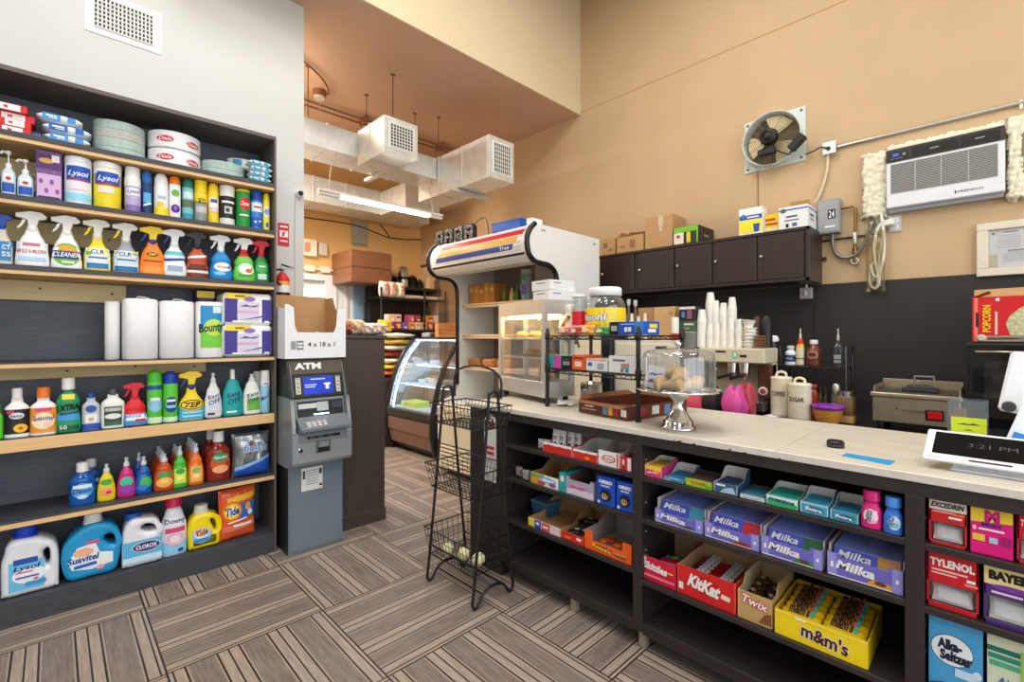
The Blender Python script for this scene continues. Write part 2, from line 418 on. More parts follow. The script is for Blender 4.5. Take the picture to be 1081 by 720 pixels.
# ================================================================== ROOM SHELL
XW, YF, YWL, ZC, ZCF, YFRONT, XL = 4.04, 6.16, 3.47, 4.9, 3.68, -3.2, -2.6
YH0 = 3.12
TAN = mat('tan_wall_paint', (198, 169, 130), .62, var=.035, scale=3, bump=.04)
TANH = mat('pale_tan_header_paint', (214, 196, 160), .62, var=.03, scale=3)
CEILP = mat('tan_ceiling_warm_light', (208, 172, 144), .75, var=.05, scale=2)  # tan paint with the rear room's warm light mixed into its colour
WHITEW = mat('white_wall_paint', (202, 202, 198), .6, var=.02, scale=3, bump=.03)
DARKP = mat('black_wall_panel', (46, 44, 44), .5, var=.12, scale=5, stretch=(1, 6, 1), bump=.05)
def floor_mat():
    m = bpy.data.materials.new('parquet_wood_tile'); m.use_nodes = True
    nt = m.node_tree; N = nt.nodes; L = nt.links; b = N['Principled BSDF']
    def mth(op, a, b_=None, c_=None):
        n = N.new('ShaderNodeMath'); n.operation = op
        for i, q in enumerate((a, b_, c_)):
            if q is None: continue
            if isinstance(q, (int, float)): n.inputs[i].default_value = q
            else: L.new(q, n.inputs[i])
        return n.outputs[0]
    tc = N.new('ShaderNodeTexCoord'); sx = N.new('ShaderNodeSeparateXYZ'); L.new(tc.outputs['Object'], sx.inputs[0])
    X = mth('DIVIDE', mth('SUBTRACT', sx.outputs[0], .32-6.1), .61); Y = mth('DIVIDE', mth('SUBTRACT', sx.outputs[1], 2.825-6.1), .615)
    ix, iy = mth('FLOOR', X), mth('FLOOR', Y); fx, fy = mth('FRACT', X), mth('FRACT', Y)
    par = mth('MODULO', mth('ADD', ix, iy), 2.0)          # which way the planks run
    def pick(b_, a): return mth('ADD', mth('MULTIPLY', a, mth('SUBTRACT', 1.0, par)), mth('MULTIPLY', b_, par))
    t = pick(fy, fx); l = pick(fx, fy)
    q3 = mth('MULTIPLY', mth('SUBTRACT', mth('MULTIPLY', t, 1.06), .03), 3.0)
    q = mth('FRACT', mth('ADD', q3, 1.0)); pi_ = mth('FLOOR', q3)
    dark = mth('MULTIPLY', mth('GREATER_THAN', q, .21), mth('LESS_THAN', q, .79))
    def groove(c0, w): return mth('LESS_THAN', mth('ABSOLUTE', mth('SUBTRACT', q, c0)), w)
    gr = mth('MAXIMUM', mth('MAXIMUM', groove(.21, .018), groove(.79, .018)), mth('MAXIMUM', groove(0.0, .016), groove(1.0, .016)))
    hl = mth('MAXIMUM', groove(.245, .014), groove(.755, .014))
    ed = mth('MAXIMUM', mth('GREATER_THAN', mth('ABSOLUTE', mth('SUBTRACT', t, .5)), .494), mth('GREATER_THAN', mth('ABSOLUTE', mth('SUBTRACT', l, .5)), .494))
    # grain stretched along the plank
    cv = N.new('ShaderNodeCombineXYZ'); L.new(mth('MULTIPLY', t, 14.0), cv.inputs[0]); L.new(mth('MULTIPLY', l, 1.3), cv.inputs[1])
    L.new(mth('ADD', mth('MULTIPLY', ix, 7.3), mth('ADD', mth('MULTIPLY', iy, 3.1), mth('MULTIPLY', pi_, 1.7))), cv.inputs[2])
    nz = N.new('ShaderNodeTexNoise'); nz.inputs['Scale'].default_value = 3.2; nz.inputs['Detail'].default_value = 7; nz.inputs['Roughness'].default_value = .7
    L.new(cv.outputs[0], nz.inputs['Vector'])
    nb = N.new('ShaderNodeTexNoise'); nb.inputs['Scale'].default_value = 1.1; L.new(tc.outputs['Object'], nb.inputs['Vector'])
    def mix(fac, a, b_):
        n = N.new('ShaderNodeMix'); n.data_type = 'RGBA'
        L.new(fac, n.inputs[0])
        for i, q_ in ((6, a), (7, b_)):
            if isinstance(q_, tuple): n.inputs[i].default_value = q_
            else: L.new(q_, n.inputs[i])
        return n.outputs[2]
    gf = mth('MULTIPLY_ADD', mth('SUBTRACT', nz.outputs['Fac'], .5), 1.9, .5); gf = mth('MINIMUM', mth('MAXIMUM', gf, 0.0), 1.0)
    dk = mix(gf, lin((98, 87, 80)), lin((152, 138, 127))); lt = mix(gf, lin((136, 121, 109)), lin((188, 170, 154)))
    col = mix(dark, lt, dk); col = mix(hl, col, lin((166, 150, 134))); col = mix(mth('MAXIMUM', gr, ed), col, lin((52, 43, 39)))
    br = N.new('ShaderNodeBrightContrast'); L.new(col, br.inputs['Color']); L.new(mth('MULTIPLY', mth('SUBTRACT', nb.outputs['Fac'], .5), .1), br.inputs['Bright'])
    L.new(br.outputs[0], b.inputs['Base Color']); b.inputs['Roughness'].default_value = .42
    bp = N.new('ShaderNodeBump'); bp.inputs['Strength'].default_value = .35; bp.inputs['Distance'].default_value = .004
    L.new(mth('SUBTRACT', mth('MULTIPLY', nz.outputs['Fac'], .3), mth('MAXIMUM', gr, ed)), bp.inputs['Height']); L.new(bp.outputs[0], b.inputs['Normal'])
    return m
m = MB(); m.box(XL-.1, XW+.1, YFRONT-.1, YF+.1, -.1, 0, floor_mat()); struct('floor', m)
m = MB(); m.box(XL-.1, XW+.1, YFRONT-.1, YWL+.1, ZC, ZC+.1, mat('mauve_brown_ceiling', (168, 146, 132), .8, scale=2)); struct('ceiling', m)
m = MB(); m.box(.5, XW+.1, YH0, YF+.1, ZCF, ZCF+.1, CEILP); struct('ceiling_rear', m)
m = MB(); m.box(XW, XW+.12, YFRONT, YF, 0, ZC+.1, TAN); struct('wall_right', m)
m = MB(); m.box(XW-.003, XW, YFRONT, YH0, 3.703, 3.712, mat('wall_seam', (190, 160, 112), .7)); struct('trim_1', m)
m = MB(); m.box(XW-.01, XW, YFRONT, 2.95, 0, 1.697, DARKP)
for yy in (.94, -.28, -1.5, 2.16): m.box(XW-.0115, XW-.01, yy, yy+.004, 0, 1.697, BLACK)
struct('trim_2', m)
m = MB(); m.box(XL, 1.293, YWL, YWL+.14, 0, ZC+.1, WHITEW); struct('wall_left', m)
m = MB(); m.box(1.293, XW, YH0-.02, YH0-.0005, ZCF-.0005, ZC+.1, TANH); struct('wall_header', m)
FARW = mat('warm_tan_far_wall', (226, 178, 112), .65, var=.035, scale=3)
m = MB()
m.box(2.63, XW, YF, YF+.12, 0, ZCF, FARW); m.box(.5, 2.63, YF, YF+.12, 2.12, ZCF, FARW); m.box(.5, 1.93, YF, YF+.12, 0, 2.12, FARW)
struct('wall_far', m)
m = MB(); m.box(.38, .5, YWL+.1, YF+.1, 0, ZCF+.1, TAN); struct('wall_rear_side', m)
m = MB(); m.box(XL-.12, XL, YFRONT, YWL+.1, 0, ZC+.1, WHITEW); struct('wall_side', m)
# shop front behind the viewer: low sill wall, head wall and mullions around open glazing
m = MB(); m.box(XL, XW, YFRONT-.12, YFRONT, 3.9, ZC+.1, WHITEW); m.box(XL, XW, YFRONT-.12, YFRONT, 0, .12, WHITEW); struct('wall_front', m)
m = MB()
for i in range(6):
    xx = XL+.03+i*(XW-XL-.06)/5
    m.box(xx-.03, xx+.03, YFRONT-.1, YFRONT-.02, .12, 3.9, DGREY)
m.box(XL, XW, YFRONT-.1, YFRONT-.02, 2.5, 2.56, DGREY); struct('window_1', m)
# pale frame, panes and the bluish door in the far wall
m = MB()
DOORF = c(214, 218, 220); BLUED = c(126, 158, 186)
m.box(1.93, 1.99, YF-.03, YF+.1, 0, 2.12, DOORF); m.box(2.56, 2.63, YF-.03, YF+.1, 0, 2.12, DOORF); m.box(1.9905, 2.5595, YF-.03, YF+.1, 2.041, 2.12, DOORF)
m.box(1.99, 2.56, YF+.02, YF+.06, 0, .9, DOORF, .004); m.box(1.99, 2.56, YF+.02, YF+.06, 1.94, 2.04, DOORF, .004)
d1 = struct('door_1', m)
g = MB(); g.box(1.99, 2.56, YF+.03, YF+.045, .9, 1.94, mat('daylit_frosted_pane', (226, 238, 250), .3, emit=1.5)); tag(g.build('pane', d1), 'daylit frosted pane')
m = MB(); m.box(2.63, 2.94, YF-.03, YF-.001, 0, 2.12, DOORF, .004); m.box(2.7, 2.72, YF-.04, YF-.03, 0, 2.12, c(190, 184, 176)); m.box(2.84, 2.87, YF-.045, YF-.03, 0, 2.12, c(196, 190, 184)); struct('trim_3', m)
m = MB(); m.box(2.94, 3.24, YF-.06, YF-.001, 0, 2.06, BLUED, .004); d2 = struct('door_2', m)
h = MB(); h.tube([(2.98, YF-.06, 1.0), (2.98, YF-.1, 1.0), (3.08, YF-.1, 1.0)], .01, STEEL); h.build('handle', d2)

# ================================================================== THINGS ON THE WALLS
RWZ = -PI/2
def on_right(name, label, cat, y, z, group=None): return thing(name, label, cat, (XW, y, z), RWZ, group)
# exhaust fan (plate, ring, guard, blades, motor)
r = on_right('exhaust_fan', 'round shuttered exhaust fan with wire guard mounted high on tan wall', 'fan', 1.212, 2.838)
PLW = c(206, 214, 208)
m = MB(); m.box(-.218, .218, -.012, 0, -.205, .205, PLW, .003)
for sx in (-1, 1):
    for sz in (-1, 1): m.box(sx*.19-.008, sx*.19+.008, -.016, -.012, sz*.177-.008, sz*.177+.008, DGREY, .002)
m.build('mounting_plate', r)
m = MB(); k = 36
m.begin().loft([[(rr*math.sin(2*PI*i/k), yy, rr*math.cos(2*PI*i/k)) for i in range(k)] for rr, yy in ((.186, -.012), (.192, -.05), (.2, -.09), (.206, -.092), (.2, -.055), (.196, -.012))], PLW, cap=False)
m.build('fan_ring', r)
m = MB()
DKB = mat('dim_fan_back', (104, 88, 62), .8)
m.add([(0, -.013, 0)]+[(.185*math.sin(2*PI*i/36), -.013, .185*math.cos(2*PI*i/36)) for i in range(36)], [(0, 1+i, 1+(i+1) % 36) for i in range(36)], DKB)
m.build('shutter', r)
for bnum in range(3):
    m = MB(); a0 = .35+bnum*2*PI/3; vs = []
    for i in range(7):
        for j in range(5):
            rr = .04+.135*i/6; wd = .28+.28*math.sin(PI*min(i/6+.15, 1)*.5)
            a = a0+(j/4-.5)*2*wd; vs.append((rr*math.sin(a), -.045+.03*(j/4-.5), rr*math.cos(a)))
    fs = [(i*5+j, i*5+j+1, (i+1)*5+j+1, (i+1)*5+j) for i in range(6) for j in range(4)]
    m.add(vs, fs, mat('pale_fan_blade', (224, 206, 160), .5)); m.add([(x, y+.003, z) for x, y, z in vs], [f[::-1] for f in fs], mat('pale_fan_blade', (224, 206, 160), .5)); m.build('blade', r)
m = MB(); gw = mat('guard_wire', (122, 112, 92), .4, .4)
for i in range(1, 12):
    rr = .055+.0135*i; yy = -.105+.02*(i/11)**2
    m.tube([(rr*math.sin(2*PI*j/40), yy, rr*math.cos(2*PI*j/40)) for j in range(40)], .0012, gw, 4, closed=True)
for j in range(12):
    a = 2*PI*j/12; m.tube([(.05*math.sin(a), -.107, .05*math.cos(a)), (.13*math.sin(a), -.1, .13*math.cos(a)), (.203*math.sin(a), -.086, .203*math.cos(a))], .0018, gw, 5)
m.build('guard', r)
m = MB(); m.begin().lathe([(.062, 0), (.064, .02), (.06, .05), (.05, .056), (.03, .058), (.028, .064), (.012, .066)], BLACK, n=24).xf(T(0, -.1, 0) @ RX(PI/2)); m.build('motor', r)
m = MB(); m.box(-.075, .05, -.15, -.105, -.135, -.088, BLACK, .006); m.tube(crom([(.05, -.13, -.115), (.1, -.135, -.15), (.14, -.12, -.17), (.16, -.11, -.14)], 4), .005, BLACK)
m.begin().box(-.06, .06, -.03, .03, -.028, .028, BLACK, .006).xf(T(.185, -.1, -.09) @ RY(-.75)); m.build('wiring_box', r)
m = MB(); m.tube([(XW-.006, 1.33, 2.64), (XW-.006, 1.325, 2.075)], .003, c(120, 90, 60), 5); tag(m.build('cable'), 'thin brown cable hanging from the wall fan down to the cabinet', 'cable')
r = on_right('junction_box', 'grey junction box beside the wall fan feeding two conduits', 'electrical box', .838, 2.672)
m = MB(); m.box(-.036, .036, -.042, -.012, -.04, .04, GALV, .003); m.box(-.04, .04, -.046, -.042, -.043, .043, GALV, .001); m.cyl(0, 0, 0, .01, .014, BLACK); m.build('box_body', r)
m = MB(); m.begin().lathe([(.013, 0), (.013, .012), (.008, .016)], BLACK).xf(T(-.004, -.046, -.005) @ RX(PI/2)); m.tube(crom([(-.004, -.055, -.005), (-.05, -.06, .012), (-.09, -.055, 0), (-.14, -.08, -.02)], 4), .005, BLACK); m.build('fan_cord', r)
CONDG = mat('galvanised_conduit', (196, 196, 190), .3, .85)
m = MB(); m.tube([(XW-.014, .798, 2.672), (XW-.014, -1.2, 2.676)], .0095, CONDG, 10)
for yy in (-.1, -.75): m.box(XW-.018, XW-.012, yy-.008, yy+.008, 2.636, 2.69, GALV, .002)
tag(m.build('conduit'), 'thin metal conduit running along tan wall above the air conditioner', 'conduit')
m = MB(); m.tube(crom([(XW-.02, .852, 2.632), (XW-.02, .856, 2.52), (XW-.02, .893, 2.38), (XW-.02, .93, 2.30)], 5), .0085, c(214, 206, 180), 8)
tag(m.build('flexible_conduit'), 'cream flexible conduit dropping from junction box behind the carton', 'conduit')
# air conditioner in its ring of foam
yc, zb, zt = .237, 2.148, 2.541
r = on_right('air_conditioner', 'white through-wall air conditioner with dark grille set in foam', 'air conditioner', yc, zb)
W = .545; Hh = zt-zb; ACW = c(226, 228, 230)
m = MB(); m.box(-W/2, W/2, -.09, .0, .012, Hh, ACW, .006); m.box(-W/2+.006, W/2-.006, -.055, 0, -.012, .012, c(170, 172, 176), .002); m.build('casing', r)
m = MB(); m.box(-W/2, W/2, -.094, -.09, Hh-.085, Hh, c(52, 46, 40), .001)
for a, b_ in ((-W/2+.13, .075), (.085, W/2-.02)): m.box(a, b_, -.0955, -.094, Hh-.075, Hh-.014, c(8, 8, 10)); m.box((a+b_)/2-.02, (a+b_)/2+.02, -.098, -.0955, Hh-.047, Hh-.04, c(150, 150, 150))
for i in range(5): m.box(-W/2+.13, W/2-.02, -.0962, -.0955, Hh-.07+i*.012, Hh-.068+i*.012, c(30, 30, 32))
m.build('air_outlet', r)
m = MB(); m.box(-W/2+.01, -W/2+.115, -.0965, -.094, Hh-.075, Hh-.018, c(26, 27, 30), .001)
m.decor([('r', mat('blue_display', (60, 90, 220), .3, emit=.6), 0, 0, .03, .016)], 1, 1)
for i in range(len(m.v)-45, len(m.v)): x, y, z = m.v[i]; m.v[i] = (x-W/2+.05, y-.0966, z+Hh-.04)
for i in range(5): m.box(-W/2+.024+i*.013, -W/2+.031+i*.013, -.0972, -.0965, Hh-.067, Hh-.062, c(150, 152, 156))
m.box(-W/2+.085, -W/2+.1, -.0972, -.0965, Hh-.05, Hh-.035, c(150, 152, 156)); m.build('control_panel', r)
m = MB(); x0, x1, z0, z1 = -W/2+.025, W/2-.03, .105, Hh-.098
m.box(x0, x1, -.0915, -.09, z0, z1, c(92, 92, 92))
for i in range(20): zz = z0+(z1-z0)*(i+.5)/20; m.box(x0, x1, -.0955, -.0915, zz-.0022, zz+.0016, c(176, 174, 168))
for i in range(1, 4): xx = x0+(x1-x0)*i/4; m.box(xx-.002, xx+.002, -.096, -.0915, z0, z1, c(190, 190, 186))
m.build('grille', r)
m = MB(); m.decor([('t', c(70, 72, 78), .235, .13, .2, .035, 'FRIEDRICH'), ('r', c(70, 72, 78), .115, .13, .014, .05)], W, Hh, lambda x, z: -.0905); m.build('logo', r)
FOAM = mat('spray_foam', (240, 232, 208), .85, var=.1, scale=18, bump=.9)
rd = random.Random(4)
m = MB()
def foam_strip(y0, y1, z0, z1, th):
    n = max(3, int(abs(y1-y0)/.011)); k = max(3, int(abs(z1-z0)/.011)); vs = []
    for j in range(k+1):
        for i in range(n+1):
            e = min(i, n-i, j, k-j); rag = .014 if e == 0 else 0
            vs.append((XW-(.002 if e == 0 else th*(.75+.35*rd.random()+.25*math.sin(31*i*.3)*math.sin(17*j*.35+i))), y0+(y1-y0)*i/n+rd.uniform(-rag, rag), z0+(z1-z0)*j/k+rd.uniform(-rag, rag)))
    m.add(vs, [(j*(n+1)+i, j*(n+1)+i+1, (j+1)*(n+1)+i+1, (j+1)*(n+1)+i) for j in range(k) for i in range(n)], FOAM, True)
foam_strip(.512, .65, 2.126, 2.57, .05); foam_strip(-.15, -.04, 2.11, 2.6, .055); foam_strip(-.04, .52, 2.544, 2.595, .04)
tag(m.build('spray_foam'), 'cream expanding foam sealing the gap around the air conditioner', 'foam')
m = MB(); ws = mat('rough_patch', (150, 128, 108), .9, var=.2, scale=12, bump=.6)
m.box(XW-.06, XW-.001, -.16, -.1, 2.25, 2.5, ws, .01); tag(m.build('wall_patch'), 'small rough brown plaster patch right of air conditioner foam', 'patch')
# gas heater control box
r = on_right('breaker_box', 'grey metal switch box on wall right of the cabinet end', 'electrical box', .836, 2.05)
GB = c(148, 150, 148)
m = MB(); m.box(-.068, .068, -.09, 0, 0, .242, GB, .004); m.build('box_body', r)
m = MB(); m.box(-.06, .06, -.094, -.09, .012, .232, c(158, 160, 158), .002); m.box(.0, .046, -.0955, -.094, .1, .165, BLACK, .001)
m.decor([('t', WHITE, .023, .132, .034, .05, '24'), ('r', WHITE, .012, .045, .062, .013)], 1, 1, lambda x, z: -.0957); m.build('box_door', r)
m = MB(); PIPE = mat('grey_flexible_pipe', (136, 130, 120), .35, .6); BRASS = mat('aged_brass_pipe', (150, 112, 62), .35, .9)
q = XW-.03
m.tube(crom([(q, .82, 2.05), (q, .82, 1.98), (q, .795, 1.9), (q, .74, 1.872), (q, .68, 1.89), (q, .63, 1.97), (q, .605, 2.05), (q, .595, 2.09)], 5), .0125, PIPE, 10)
tag(m.build('flexible_pipe'), 'grey flexible pipe looping below the switch box', 'pipe')
m = MB(); m.tube([(q, .775, 2.225), (q, .70, 2.225), (q, .685, 2.21), (q, .69, 1.84)], .009, BRASS, 8); m.cyl(q, .69, 1.96, 2.04, .013, GALV, 10); m.cyl(q, .689, 1.9, 1.935, .016, BRASS, 8)
m.tube([(XW-.03, .69, 1.845), (XW-.002, .69, 1.845)], [.024, .026], c(214, 210, 202), 14); m.tube([(XW-.034, .69, 1.845), (XW-.03, .69, 1.845)], .015, BRASS, 10)
tag(m.build('brass_pipe'), 'brass pipe bending down right of the grey switch box', 'pipe')
m = MB(); m.tube([(XW-.012, .92, 2.01), (XW-.012, .56, 2.018)], .006, BLACK, 6); tag(m.build('cable'), 'thin black cable running level under the grey switch box', 'cable')
m = MB(); m.box(XW-.012, XW, .545, .63, 2.015, 2.12, c(190, 180, 150), .003); m.begin().lathe([(.02, 0), (.022, .02), (.012, .03)], STEEL).xf(T(XW-.012, .595, 2.09) @ RY(-PI/2)); tag(m.build('outlet_plate'), 'beige wall plate where grey flexible pipe enters the wall', 'wall plate')
# outlet and plug under the air conditioner with wrapped cords
r = on_right('wall_outlet', 'white double wall outlet below the left corner of air conditioner', 'outlet', .475, 2.07)
m = MB(); m.box(-.035, .035, -.012, 0, -.055, .055, c(200, 200, 200), .003); m.build('cover_plate', r)
m = MB(); m.box(-.022, .022, -.016, -.012, -.04, -.006, WHITE, .002); m.box(-.022, .022, -.016, -.012, .006, .04, WHITE, .002)
for zz in (-.023, .023): m.box(-.008, -.005, -.0165, -.016, zz-.006, zz+.006, BLACK); m.box(.005, .008, -.0165, -.016, zz-.006, zz+.006, BLACK)
m.build('socket', r)
CORD = c(228, 226, 216)
m = MB(); q = XW-.035
m.tube(crom([(q, .545, 2.15), (q-.02, .53, 2.05), (q-.02, .525, 1.9), (q-.03, .535, 1.8), (q-.02, .56, 1.72), (q-.03, .585, 1.74), (q-.03, .59, 1.8), (q-.03, .57, 1.815)], 5), .009, CORD, 8)
m.tube(crom([(q, .5, 2.07), (q-.02, .54, 2.07), (q-.02, .57, 2.0), (q-.03, .575, 1.85), (q-.02, .55, 1.7), (q-.02, .57, 1.64), (q-.02, .6, 1.67), (q-.02, .6, 1.76)], 5), .009, CORD, 8)
m.begin().box(-.03, .03, -.03, .03, -.02, .02, CORD, .006).xf(T(q, .5, 2.075))
tag(m.build('power_cord'), 'white air conditioner power cords coiled inside a hanging plastic bag', 'cord')
m = MB(); m.begin(); pouch_mesh(m, .11, .42, .07, glass('cord_bag', (240, 234, 215), .25, .5), 5, nx=10, nz=14, wob=.3); m.xf(T(q-.02, .572, 1.62) @ RZ(RWZ)); tag(m.build('plastic_bag'), 'clear plastic bag hanging around the white cords under air conditioner', 'bag')
# small switch box on the black panel
r = on_right('light_switch', 'small grey switch box on black panel under the wall cabinet', 'switch', .985, 1.636)
m = MB(); m.box(-.04, .04, -.05, -.01, -.042, .042, c(176, 176, 170), .004)
for sx in (-1, 1):
    for sz in (-1, 1): m.box(sx*.033-.004, sx*.033+.004, -.052, -.05, sz*.035-.004, sz*.035+.004, STEEL)
m.build('box_body', r); t = MB(); t.box(-.007, .007, -.056, -.05, -.018, .018, WHITE, .002); t.box(-.004, .004, -.064, -.056, 0, .012, WHITE, .002); t.build('toggle', r)
t = MB(); t.tube([(0, -.03, .042), (0, -.03, .075)], .009, GALV, 8); t.build('conduit_stub', r)
m = MB(); m.box(XW-.016, XW, .862, .886, 1.865, 1.893, BLACK, .003); m.box(XW-.018, XW-.016, .864, .876, 1.868, 1.88, RED)
tag(m.build('wall_switch'), 'tiny black and red fitting on wall beside the cabinet end', 'switch')
# pale frame of licences
r = on_right('notice_frame', 'wide cream frame of licence papers hung at right edge of black panel', 'picture frame', -.2, 1.677)
FR = c(222, 212, 192); W, Hh = .57, .318
m = MB()
for a in ((-W/2, W/2, 0, .045), (-W/2, W/2, Hh-.045, Hh), (-W/2, -W/2+.052, .0451, Hh-.0451), (W/2-.052, W/2, .0451, Hh-.0451)): m.box(a[0], a[1], -.035, -.012, a[2], a[3], FR, .004)
m.build('frame', r)
m = MB(); m.box(-W/2+.04, W/2-.04, -.016, -.012, .03, Hh-.03, c(206, 190, 160)); PAP = c(226, 228, 230, .7)
m.decor([('r', PAP, -.16, .2, .14, .15), ('r', PAP, 0.02, .18, .2, .2), ('r', PAP, -.09, .105, .21, .11), ('r', PAP, .14, .1, .17, .13)], 1, 1, lambda x, z: -.016)
ln = c(120, 124, 130, .7)
m.decor([('r', ln, -.16+.02, .255, .06, .006), ('r', ln, -.213, .25, .012, .012), ('r', c(186, 206, 180, .7), .0, .25, .09, .03)]+[('r', c(176, 180, 186, .7), -.15, .235-.014*i, .1, .003) for i in range(6)]+[('r', ln, -.09, .145, .13, .006)]+[('r', c(176, 180, 186, .7), -.09, .13-.012*i, .17, .003) for i in range(5)]+[('r', c(176, 180, 186, .7), .03, .22-.012*i, .16, .003) for i in range(5)], 1, 1, lambda x, z: -.0175)
m.build('papers', r)
g = MB(); g.box(-W/2+.045, W/2-.045, -.024, -.022, .04, Hh-.04, GLASS); g.build('glass', r)
# return grille on the white wall
r = thing('air_vent', 'white return air grille high on the white wall above shelves', 'vent', (0, YWL, 0))
xa, _, za = ony(88.5, 32.4, YWL); xb, _, zb_ = ony(170.4, 60.6, YWL); zz0 = (za+zb_)/2+.01; zz1 = zz0+.245
m = MB(); m.box(xa, xb, -.004, 0, zz0, zz1, c(228, 228, 222), .001)
m.box(xa+.04, xb-.04, -.0045, -.004, zz0+.04, zz1-.035, BLACK); m.build('frame', r)
m = MB(); n = 15
for i in range(n+1): x = xa+.04+(xb-xa-.08)*i/n; m.box(x-.004, x+.004, -.007, -.0045, zz0+.04, zz1-.035, c(220, 220, 214))
for i in range(8): z = zz0+.04+(zz1-zz0-.075)*i/7; m.box(xa+.04, xb-.04, -.009, -.006, z-.0035, z+.0035, c(214, 214, 208))
m.build('grille', r)
# camera puck, wire, sign and fire extinguisher on the white wall end
x, _, z = ony(315.5, 205, YWL)
r = thing('security_camera', 'tiny white camera with black lens on the white wall edge', 'camera', (x, YWL, z))
m = MB(); m.begin().lathe([(.026, 0), (.026, .03), (.018, .036)], WHITE).xf(RX(PI/2)); m.build('camera_body', r); m = MB(); m.begin().lathe([(.019, .036), (.018, .04), (.008, .042)], BLACK).xf(RX(PI/2)); m.build('lens', r)
m = MB(); m.tube([(x-.025, YWL-.004, z-.01), (x-.03, YWL-.004, z-.3), (x-.028, YWL-.004, z-.72)], .0025, c(190, 190, 186), 5); tag(m.build('cable'), 'thin pale cable running down white wall from the camera', 'cable')
x, _, z = ony(299.5, 247, YWL)
m = MB(); m.box(x-.04, x+.035, YWL-.003, YWL, z-.085, z+.075, RED, .001); m.begin().decor([('r', WHITE, 0, .0, .055, .045), ('p', RED, 0, 0, .03, .03, [(-.5, -.5), (.1, -.5), (.1, .1), (.5, .4), (-.2, .5)]), ('r', WHITE, 0, .05, .05, .012), ('r', WHITE, 0, -.05, .05, .01)], 1, 1).xf(T(x, YWL-.0032, z)); tag(m.build('fire_sign'), 'red fire sign on white wall right of the shelf unit', 'sign')
x, _, z = ony(297.5, 311, 3.36)
r = thing('fire_extinguisher', 'small fire extinguisher with red neck hung on white wall beside shelves', 'fire extinguisher', (x+.012, 3.385, z-.1))
m = MB(); m.lathe([(.044, 0), (.047, .01), (.047, .19), (.043, .215), (.026, .24), (.018, .25)], c(206, 30, 36)); m.build('cylinder', r)
m = MB(); m.lathe([(.0476, .1), (.0476, .165)], c(236, 236, 234), cap=False); m.lathe([(.0478, .165), (.0476, .19)], c(246, 170, 50), cap=False); m.lathe([(.0478, .1), (.0478, .115)], BLACK, cap=False); m.build('label', r)
m = MB(); m.cyl(0, 0, .25, .28, .012, STEEL); m.box(-.008, .07, -.008, .008, .28, .29, STEEL, .002); m.begin().box(-.006, .075, -.007, .007, -.005, .005, BLACK, .002).xf(T(0, 0, .305) @ RY(.25)); m.tube(crom([(0, -.01, .27), (-.05, -.02, .26), (-.055, -.03, .2), (-.03, -.06, .16)], 4), .007, BLACK); m.box(-.02, .02, .0, .085, .2, .23, STEEL); m.build('valve', r)
# ================================================================== LEFT SHELF UNIT
UD = .345
STAIN = mat('charcoal_stained_wood', (62, 64, 70), .5, var=.2, scale=7, stretch=(1.5, 1, 14), bump=.08)
STAINL = mat('charcoal_back_boards', (84, 88, 98), .5, var=.22, scale=6, stretch=(1.2, 1, 16), bump=.08)
EDGE = mat('grey_brown_edge', (92, 84, 78), .5, var=.12, scale=8, stretch=(1.5, 1, 14))
PINE = mat('pine_board', (224, 184, 130), .55, var=.1, scale=6, stretch=(1.2, 1, 14))
PINEL = mat('pale_pine_cleat', (220, 200, 150), .6, var=.08, scale=6, stretch=(1.2, 1, 14))
SZ = {0: 2.25, 1: 1.963, 2: 1.645, 3: 1.197, 4: .847, 5: .48, 6: .117}
unit = thing('shelf_unit', 'tall charcoal wooden shelf unit of cleaning products against the white wall', 'shelf unit', upos(0, 0, 0), -RU)
UL = -1.36
m = MB(); m.box(.006, .018, .0, UD, 0, 2.54, EDGE, .001); m.build('side_panel', unit)
m = MB(); m.box(UL, UL+.018, 0, UD, 0, 2.54, EDGE, .001); m.build('side_panel', unit)
m = MB(); m.box(UL+.018, .006, 0, UD, 2.518, 2.54, EDGE, .001); m.build('top_panel', unit)
m = MB(); m.box(UL+.018, .006, UD-.012, UD, .0, 2.518, STAINL); m.build('back_panel', unit)
for k, z in SZ.items():
    m = MB()
    if k in (0, 1, 2):
        m.box(UL+.018, .006, .0, UD-.012, z-.024, z, STAIN, .001); m.box(UL+.018, .006, .004, UD-.012, z-.042, z-.024, PINE)
    elif k == 3: m.box(UL+.018, .006, .0, UD-.012, z-.006, z, STAIN); m.box(UL+.018, .006, 0, UD-.012, z-.024, z-.006, PINE)
    elif k == 4: m.box(UL+.018, .006, .018, UD-.012, z-.024, z-.001, STAIN); m.box(UL+.018, .006, 0, .018, z-.056, z, PINE, .001)
    elif k == 5: m.box(UL+.018, .006, .0, UD-.012, z-.012, z, STAIN); m.box(UL+.018, .006, .0, .02, z-.034, z-.012, PINE)
    else: m.box(UL+.018, .006, .018, UD-.012, z-.018, z, STAIN)
    m.build('shelf', unit)
m = MB(); m.box(UL+.018, .006, 0, .018, 0, .117, STAIN, .001); m.build('kick_board', unit)
for z0, z1, s1 in ((1.50, 1.60, onu(133, 300, UD-.04)[0]), (1.10, 1.172, onu(217, 390, UD-.04)[0]), (1.79, 1.9, onu(130, 230, UD-.04)[0]), (2.1, 2.2, onu(64, 180, UD-.04)[0])):
    m = MB(); m.box(UL+.018, s1, UD-.05, UD-.012, z0, z1, PINEL, .002)
    for i in range(4): m.begin().lathe([(.006, 0), (.006, .001)], c(70, 56, 40), n=10).xf(T(s1-.06-.28*i, UD-.0505, (z0+z1)/2+.012*(i % 2)) @ RX(PI/2))
    m.build('cleat', unit)

